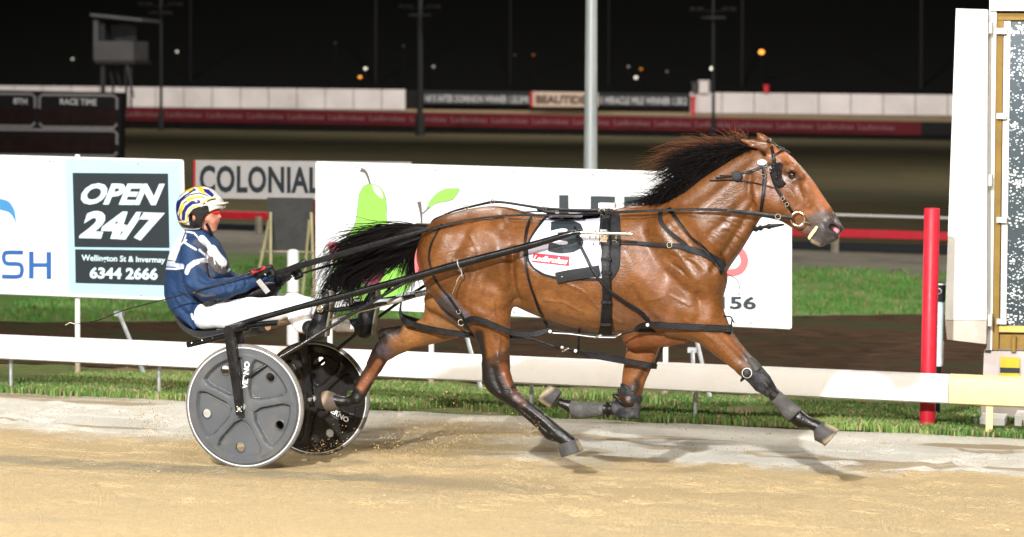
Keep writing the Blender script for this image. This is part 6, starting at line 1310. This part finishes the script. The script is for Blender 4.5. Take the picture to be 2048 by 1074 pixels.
for s in (-1, 1):
    fx = 14 if s > 0 else 0
    c3([(388, 500, s*.16, 16), (402, 570, s*.20, 12), (450, 574, s*.20, 10), (515+28*(s > 0), 556, s*.12, 7)], .012)
    c3([(415, 628, s*.09, 18), (500, 620, s*.14, 16), (590, 612, s*.19, 11), (608, 640, s*.21, 9), (640+80*(s > 0), 655, s*.24, 7)], .012)
skm, b_ = person_mat('skin', .5, .1, 90); b_.inputs['Subsurface Weight'].default_value = .06
fin(B, 'body', skm, 1, [([(432, 443), (434, 446)], 2.2, (.45, .13, .11), 2), ([(418, 436), (424, 440)], 6, (.62, .24, .17), 6), ([(424, 460), (405, 452)], 3, (.50, .24, .17), 6)])
# jacket
J = grid(325, 585, 455, 660, -.36, .36, .0045)
loft(J, [(372, 462), (357, 474), (345, 500), (337, 530), (332, 560), (333, 590), (343, 615), (360, 632), (384, 645), (404, 652)], [(424, 470), (440, 488), (448, 510), (455, 530), (452, 550), (440, 580), (430, 600), (420, 630), (410, 652)],
     (398, 462), (398, 655), 0, [(0, .07), (.12, .13), (.25, .185), (.5, .175), (.75, .165), (1, .15)], k=.02, col=NAVY)
chain(J, [(396, 462, 0, 24), (392, 480, 0, 32)], 0, .02, NAVY, sy=1.0)
for s in (-1, 1):
    ex = 0 if s < 0 else 1
    pts = [(386, 498, s*.165, 26), (386, 530, s*.20, 25), (394, 566, s*.225, 24), (412, 580, s*.23, 22), (450, 577, s*.21, 20), (485, 568, s*.17, 16.5), (506, 562, s*.14, 13)] if s < 0 else [(405, 498, .165, 26), (425, 530, .20, 23), (450, 560, .215, 21), (480, 572, .2, 20), (520, 570, .15, 17), (545, 562, .11, 14), (560, 559, .09, 13)]
    chain(J, pts, 0, .018, NAVY)
near = lambda V, N: (V[:, 1] < YH+.02)*1.0
back = lambda V, N: 1.0
folds = [([(372, 560), (386, 590), (380, 620)], 5, .006), ([(345, 560), (362, 600), (372, 636)], 6, -.006), ([(400, 560), (415, 566), (432, 560)], 4, -.006), ([(420, 590), (450, 586), (480, 578)], 4, .004), ([(440, 560), (455, 575), (452, 592)], 3.5, -.006), ([(465, 558), (470, 572), (462, 585)], 3.5, .005), ([(490, 556), (494, 568), (488, 578)], 3, -.005),
         ([(355, 600), (380, 622), (398, 640)], 5, .006), ([(365, 590), (395, 610), (415, 618)], 4, -.006), ([(400, 598), (410, 625), (400, 645)], 4, .005), ([(352, 520), (360, 560), (358, 590)], 6, .004), ([(410, 545), (425, 552), (440, 548)], 4, .004), ([(376, 575), (388, 585), (398, 600)], 4, -.008), ([(345, 590), (355, 612), (372, 628)], 3, -.004)]
pj = [([(358, 470), (348, 488), (340, 508), (338, 518)], 17, WHT, 2.5), ([(372, 462), (366, 478), (360, 492), (350, 500), (347, 515)], 2.2, NAVY, 1.5), ([(334, 528), (350, 530), (364, 532)], 5, (.36, .42, .62), 2), ([(333, 537), (350, 538), (366, 536)], 2.2, WHT, 1.5), ([(336, 521), (350, 522), (362, 523)], 1.6, NAVY, 1),
      ([(372, 480), (362, 488), (352, 498), (348, 514)], 2.6, WHT, 1.5), ([(368, 484), (380, 492), (392, 499)], 2.4, WHT, 1.5), ([(373, 463), (388, 466), (395, 474), (400, 480)], 2, WHT, 1.2),
      ([(373, 545), (378, 533), (390, 525), (404, 521), (420, 520)], 5.2, (.36, .42, .50), 1.5, near), ([(371, 543), (376, 531), (388, 522), (404, 518), (420, 517)], 2, WHT, 1.2, near), ([(374, 548), (380, 536), (392, 528), (406, 524), (420, 523)], 2, WHT, 1.2, near),
      ([(404, 478), (414, 490), (422, 503), (428, 513)], 9, WHT, 2, lambda V, N: (N[:, 0] > -.2)*(V[:, 1] < YH+.2)), ([(424, 500), (434, 515), (444, 525)], 12, (.66, .64, .64), 2, lambda V, N: (V[:, 1] < YH+.16)*1.0), ([(422, 520), (434, 536), (446, 541)], 9, (.10, .085, .08), 2, lambda V, N: (V[:, 1] < YH+.12)*1.0),
      ([(400, 500), (410, 508), (414, 514)], 3.5, WHT, 2), ([(428, 517), (430, 528)], 1.6, WHT, 1), ([(440, 512), (444, 536)], 1.4, WHT, 1), ([(446, 490), (456, 505), (462, 518)], 6, (.07, .06, .06), 3), ([(456, 542), (466, 530), (472, 524)], 2.6, WHT, 1.2),
      ([(392, 484), (402, 492), (410, 500)], 7, (.05, .055, .075), 4), ([(404, 530), (420, 540), (424, 552)], 8, (.06, .065, .09), 7), ([(394, 636), (402, 622), (407, 614)], 2.2, WHT, 2), ([(383, 628), (386, 638)], 2.5, WHT, 2), ([(388, 586), (410, 592), (430, 590)], 2.4, (.09, .075, .06), 3), ([(402, 457), (414, 466), (424, 474)], 2, (.01, .012, .02), 2)]
jm, _b = person_mat('jacket_nylon', .62, .6, 26)
fin(J, 'jacket', jm, 2, pj, folds)
for i, (x0, x1) in enumerate(((418, 424), (427, 433), (437, 442))):  # blocks of the sponsor panel on the breast
    pass
# trousers
T = grid(395, 720, 585, 680, -.36, .36, .0048)
W_ = (.66, .66, .67)
for s in (-1, 1):
    if s < 0:
        chain(T, [(412, 632, -.09, 27), (450, 628, -.12, 28), (500, 622, -.15, 26), (550, 618, -.17, 24), (590, 612, -.19, 21), (606, 618, -.20, 18)], 0, .02, W_, sy=.85)
        chain(T, [(604, 616, -.20, 18), (596, 634, -.21, 18), (606, 648, -.22, 17), (622, 655, -.24, 15)], 0, .02, W_, sy=.85)
    else:
        chain(T, [(425, 632, .09, 27), (480, 622, .13, 26), (540, 612, .17, 24), (585, 606, .19, 20), (620, 612, .20, 17)], 0, .02, W_, sy=.85)
        chain(T, [(620, 614, .20, 16), (650, 636, .21, 14), (680, 650, .22, 13), (712, 655, .22, 11)], 0, .02, W_, sy=.85)
chain(T, [(408, 630, -.05, 26), (408, 630, .05, 26)], 0, .03, W_, sy=1)
tm, _b = person_mat('white_trousers', .6, .4, 16)
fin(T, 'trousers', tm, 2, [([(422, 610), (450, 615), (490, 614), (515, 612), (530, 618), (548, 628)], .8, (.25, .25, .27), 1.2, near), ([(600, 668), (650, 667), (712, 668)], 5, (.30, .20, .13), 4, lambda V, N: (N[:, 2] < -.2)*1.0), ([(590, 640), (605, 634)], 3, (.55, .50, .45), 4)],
    [([(500, 602), (520, 615), (515, 640)], 5, -.004), ([(585, 600), (590, 625), (600, 645)], 5, -.005), ([(440, 606), (450, 630), (445, 650)], 6, -.004), ([(540, 600), (550, 620)], 5, .004), ([(415, 640), (470, 640), (530, 632)], 5, -.003)])
o_ = text_px('Rowe PITT', [(430, 602), (482, 599), (482, 608), (430, 611)], YH-.17, mat('pen_ink', (.10, .14, .30, 1), .6, bump=0), dr, name='handwriting', bold=-.004, off=0)
for v in o_.data.vertices:  # lay the pen marks on the cloth
    pass
# boots
bt_m = mat('riding_boot', (.009, .010, .012, 1), .4, var=.3, scale=20, bump=.25, dirt=(.10, .09, .08, 1), dirtamt=.5, dscale=12); sole_m = mat('boot_sole', (.13, .115, .085, 1), .8, var=.2, bump=.3)
for s, o_ in ((-1, (0, 0)), (1, (92, -4))):
    S = grid(600+o_[0], 680+o_[0], 570, 695, -.36 if s < 0 else .1, -.1 if s < 0 else .36, .0045); d = s*.25 if s < 0 else .23; X0, Y0 = o_
    chain(S, [(618+X0, 655+Y0, d, 15), (632+X0, 660+Y0, d, 17)], 0, .012, (0, 0, 0), sy=.85); chain(S, [(638+X0, 664+Y0, d, 17), (640+X0, 640+Y0, d, 16), (648+X0, 612+Y0, d, 14), (654+X0, 592+Y0, d, 10)], 0, .012, (0, 0, 0), sy=.95)
    V, Q = S.mesh(); V = lap(V, Q, 2, .5); bo = mesh_obj('boot', V, Q.tolist(), bt_m, dr, True)
    pa_ = [P(654+X0, 672+Y0, YH+d), P(658+X0, 645+Y0, YH+d), P(664+X0, 612+Y0, YH+d), P(664+X0, 588+Y0, YH+d), P(660+X0, 582+Y0, YH+d)]
    MB().strap([Vector(q) for q in smoothpath([tuple(p) for p in pa_], 4)], [.06]*8+[.07]*6+[.035]*3, .014, (1, 0, .1)).build('sole', sole_m, bo)
    for i in range(3): MB().ring(P(626+X0+i*5, 648+Y0, YH+d), (1, 0, -.5), .052, .004, 24, 6).build('boot_strap', leather, bo)
# gloves: palm, four curled fingers and a thumb each
gm_ = mat('black_glove', (.008, .0085, .010, 1), .5, var=.3, scale=30, bump=.4, bscale=120)
def glove(cx, cy, d, sgn):
    S = grid(cx-40, cx+50, cy-40, cy+40, d-.12, d+.12, .0035)
    c = lambda pts, k=.006: chain(S, pts, 0, k, (0, 0, 0))
    c([(cx-24, cy+8, d, 13), (cx-12, cy+3, d, 12)], .012)
    for j in range(4):
        t = j/3-.5; dd = d+t*.062; ln = (1, 1.1, 1.04, .85)[j]; oy = abs(t)*3
        c([(cx-12, cy+2, d+t*.04, 9), (cx+2, cy-4+oy, dd, 7.5)], .008)                                 # metacarpal into knuckle
        c([(cx+2, cy-6+oy, dd, 5.2), (cx+13*ln, cy-7+oy, dd, 4.6)], .003); c([(cx+13*ln, cy-7+oy, dd, 4.6), (cx+17*ln, cy+2+oy, dd, 4.2)], .003); c([(cx+17*ln, cy+2+oy, dd, 4.2), (cx+9*ln, cy+7+oy, dd, 3.8)], .003)
    c([(cx-10, cy+2, d-.030*1, 7), (cx+2, cy-9, d-.042, 5.2), (cx+12, cy-12, d-.038, 4.6)], .006)           # thumb over the rein
    V, Q = S.mesh(); V = lap(V, Q, 1, .4); g = mesh_obj('glove', V, Q.tolist(), gm_, dr, True)
    MB().ring(P(cx-24, cy+9, YH+d), (1, 0, .3), .040, .008, 20, 6).build('cuff_strap', nylon, g)
    MB().tube([P(cx-8, cy-4, YH+d-.045), P(cx+2, cy+5, YH+d-.045)], .004, 6).build('seam', galv, g)
glove(530, 545, -.13, -1); glove(584, 548, .08, 1)
MB().strap([P(516, 560, YH-.20), P(524, 570, YH-.19), P(536, 585, YH-.17)], [.03, .032, .032], .006).build('wrist_strap', mat('grey_strap', (.30, .29, .29, 1), .7), dr)
# black body protector skirt seen under the forearm, belt tab
MB().tube([P(455, 592, YH-.10), P(500, 588, YH-.08), P(540, 580, YH), P(560, 572, YH+.04)], [.03, .045, .05, .02], 12).build('lap_pouch', leather, dr)
MB().strap([P(552, 588, YH-.13), P(549, 596, YH-.19), P(547, 601, YH-.21)], .025, .006).build('thigh_tab', nylon, dr)
# goggles, collar cord
gg_ = mat('red_lens', (.55, .02, .015, 1), .08, coat=1, bump=0, var=.05)
S = grid(400, 448, 402, 444, -.12, .12, .0025)
for s in (-1, 1): chain(S, [(424, 422, s*.036, 9), (432, 422, s*.024, 7)], 0, .008, (0, 0, 0), sy=.9); chain(S, [(424, 420, s*.04, 7), (413, 421, s*.066, 5)], 0, .008, (0, 0, 0), sy=.5)
V, Q = S.mesh(); V = lap(V, Q, 1, .4); go_ = mesh_obj('goggles', V, Q.tolist(), gg_, dr, True)
MB().tube([P(409, 421, YH-.078), P(404, 421, YH-.082)], .006, 8).build('goggle_strap', leather, go_)
# helmet
HS = Sdf(tuple(np.array(P(345, 465, YH))+[-.03, -.17, -.02]), tuple(np.array(P(465, 365, YH))+[.03, .17, .03]), .0028)
hc_ = np.array(P(401, 418, YH)); 
def ell(S, c, r, k, mode='u', col=(1, 1, 1)):
    c = np.array(c, float); r = np.array(r, float)
    def fn(X, Y_, Z):
        p = (X-c[0])/r[0]; q = (Y_-c[1])/r[1]; z = (Z-c[2])/r[2]; k1 = np.sqrt(p*p+q*q+z*z)+1e-6; k2 = np.sqrt((p/r[0])**2+(q/r[1])**2+(z/r[2])**2)+1e-6; return (k1*(k1-1)/k2).astype(np.float32)
    S.add(fn, c-r, c+r, k, col, mode)
sc_ = 14.9/F_PX
ell(HS, hc_+np.array([0, 0, .0]), (50*sc_, .122, 45*sc_), 0)
ell(HS, hc_+np.array([-.004, 0, -.055]), (44*sc_, .112, 32*sc_), .015)
ell(HS, hc_+np.array([.028, 0, -.045]), (36*sc_, .098, 40*sc_), .006, 's')           # hollow
ell(HS, hc_+np.array([.125, 0, -.075]), (30*sc_, .16, 28*sc_), .010, 's')        # face opening
ell(HS, hc_+np.array([.02, 0, -.175]), (60*sc_, .16, 22*sc_), .006, 's')
for s in (-1, 1): ell(HS, hc_+np.array([-.012, s*.125, -.047]), (.026, .05, .024), .004, 's')
V, Q = HS.mesh(); V = lap(V, Q, 1, .4); x, y = px_of(V); C_ = np.tile(np.array([.42, .42, .41, 1.0]), (len(V), 1)); Nn = vnormals(V, Q)
mx = lambda vv: px_of(np.array([[v[0], YH-abs(v[1]-YH), v[2]] for v in vv])); x, y = mx(V)
BLU = (.012, .016, .12); YEL = (.52, .36, .03); KK = (.012, .012, .014)
for poly, rad, col in (([(350, 420), (356, 400), (368, 386), (384, 376), (400, 371)], 7, BLU), ([(364, 384), (374, 380), (382, 376)], 5, YEL), ([(398, 375), (405, 378), (410, 381)], 6.5, YEL), ([(410, 378), (420, 386), (424, 390)], 3.5, BLU), ([(362, 446), (352, 430), (351, 414)], 3.5, BLU), ([(388, 374), (396, 380)], 1.6, WHT), ([(353, 440), (354, 420), (362, 402), (378, 390), (398, 386), (415, 391)], 1.0, KK), ([(355, 400), (366, 390), (376, 384)], 1.5, WHT),
        ([(358, 436), (360, 420), (368, 406), (380, 398), (396, 395), (408, 395)], 1.0, KK), ([(362, 426), (363, 416), (366, 410)], 3, YEL), ([(376, 400), (386, 396)], 3.2, YEL), ([(390, 396), (404, 393)], 2.2, (.6, .42, .05)), ([(367, 438), (368, 424), (374, 414), (384, 406), (398, 404)], 3.2, BLU), ([(364, 440), (365, 424), (371, 412), (382, 403), (398, 400)], .8, KK),
        ([(357, 443), (370, 444), (374, 440), (376, 424), (382, 416), (396, 412), (404, 408), (414, 400), (426, 396)], 1.6, YEL), ([(356, 446), (372, 447), (378, 442), (380, 426), (386, 419), (398, 414), (408, 408), (416, 402)], .9, KK), ([(408, 407), (420, 400), (430, 398)], 1.6, KK), ([(410, 382), (418, 388), (424, 392)], 1.8, BLU),
        ([(384, 448), (383, 432), (390, 422), (402, 418), (412, 416), (414, 430), (416, 446), (404, 450), (386, 452)], 5.5, KK), ([(392, 430), (404, 428), (408, 440), (394, 442)], 9, KK), ([(360, 450), (380, 454), (400, 452), (416, 448)], 3.5, KK)):
    f = np.clip((rad-seg_d(x, y, poly))/1.2+.5, 0, 1); C_[:, :3] = C_[:, :3]*(1-f[:, None])+np.array(col)*f[:, None]
hm_, b_ = person_mat('helmet_gloss', .18, .0, 10); b_.inputs['Coat Weight'].default_value = .3
hel = mesh_obj('helmet', V, Q.tolist(), hm_, dr, True, cols=C_)
ell_ = MB().ball(P(390, 434, YH-.096), .017, 14, 10, sc=(.95, .35, 1.15)).build('ear', skm, dr); ell_.data.color_attributes.new('Col', 'FLOAT_COLOR', 'POINT'); ell_.data.color_attributes['Col'].data.foreach_set('color', list((.42, .17, .11, 1))*len(ell_.data.vertices))
# peak
vs = []; n = 15
for i in range(n):
    u = (i/(n-1)-.5)*2; a = P(412, 409-1.5*(1-u*u), YH); o_ = P(412+43*(1-u*u)**.5, 403.5+3.5*abs(u)*(1), YH)
    for p, z in ((a, .004), (o_, .004), (o_, -.004), (a, -.004)): vs.append((p.x, YH+u*.098, p.z+z+.010*(1-u*u)*(0 if p is a else -.4)))
Fc = [(i*4+k, i*4+(k+1) % 4, (i+1)*4+(k+1) % 4, (i+1)*4+k) for i in range(n-1) for k in range(4)]
mesh_obj('peak', vs, Fc, mat('cream_peak', (.66, .55, .44, 1), .3, coat=.3), hel)
MB().strap([P(413, 447, YH-.085), P(417, 456, YH-.07), P(421, 466, YH-.045), P(424, 472, YH-.03)], .018, .005).build('chin_strap', leather, hel)
MB().strap([P(413, 447, YH+.085), P(417, 456, YH+.07), P(421, 466, YH+.045), P(424, 472, YH+.03)], .018, .005).build('chin_strap', leather, hel)
MB().ball(P(421, 406, YH-.088), .006, 8, 6).build('visor_screw', steel, hel)
# whip
wp = root('whip', P(530, 540, YH-.16), 'thin black whip with a red grip, held in the driver\'s near hand and trailing behind', 'whip')
w_ = [pw(534, 533, -.17), pw(500, 545, -.24), pw(430, 570, -.30), pw(340, 596, -.33), pw(250, 620, -.34), pw(195, 641, -.33), pw(150, 648, -.32), pw(132, 647, -.32)]
ww_ = smp(w_, 5); MB().tube(ww_, intr([.008, .006, .0045, .0035, .003, .0028, .002, .0015], len(ww_)), 8).build('whip_shaft', leather, wp)
MB().tube([pw(533, 534, -.172), pw(520, 539, -.20)], .0105, 10).build('grip', redp, wp); MB().tube([pw(517, 540, -.205), pw(503, 545, -.235)], .0105, 10).build('grip', redp, wp)
MB().tube([pw(150, 648, -.32), pw(140, 645, -.33), pw(131, 650, -.31)], .003, 6).build('whip_tail', mat('pale_cord', (.5, .45, .35, 1), .8), wp)
MB().tube([pw(612, 520, -.02), pw(600, 528, -.04), pw(575, 538, -.06)], .012, 8).build('handle_loop', leather, wp)
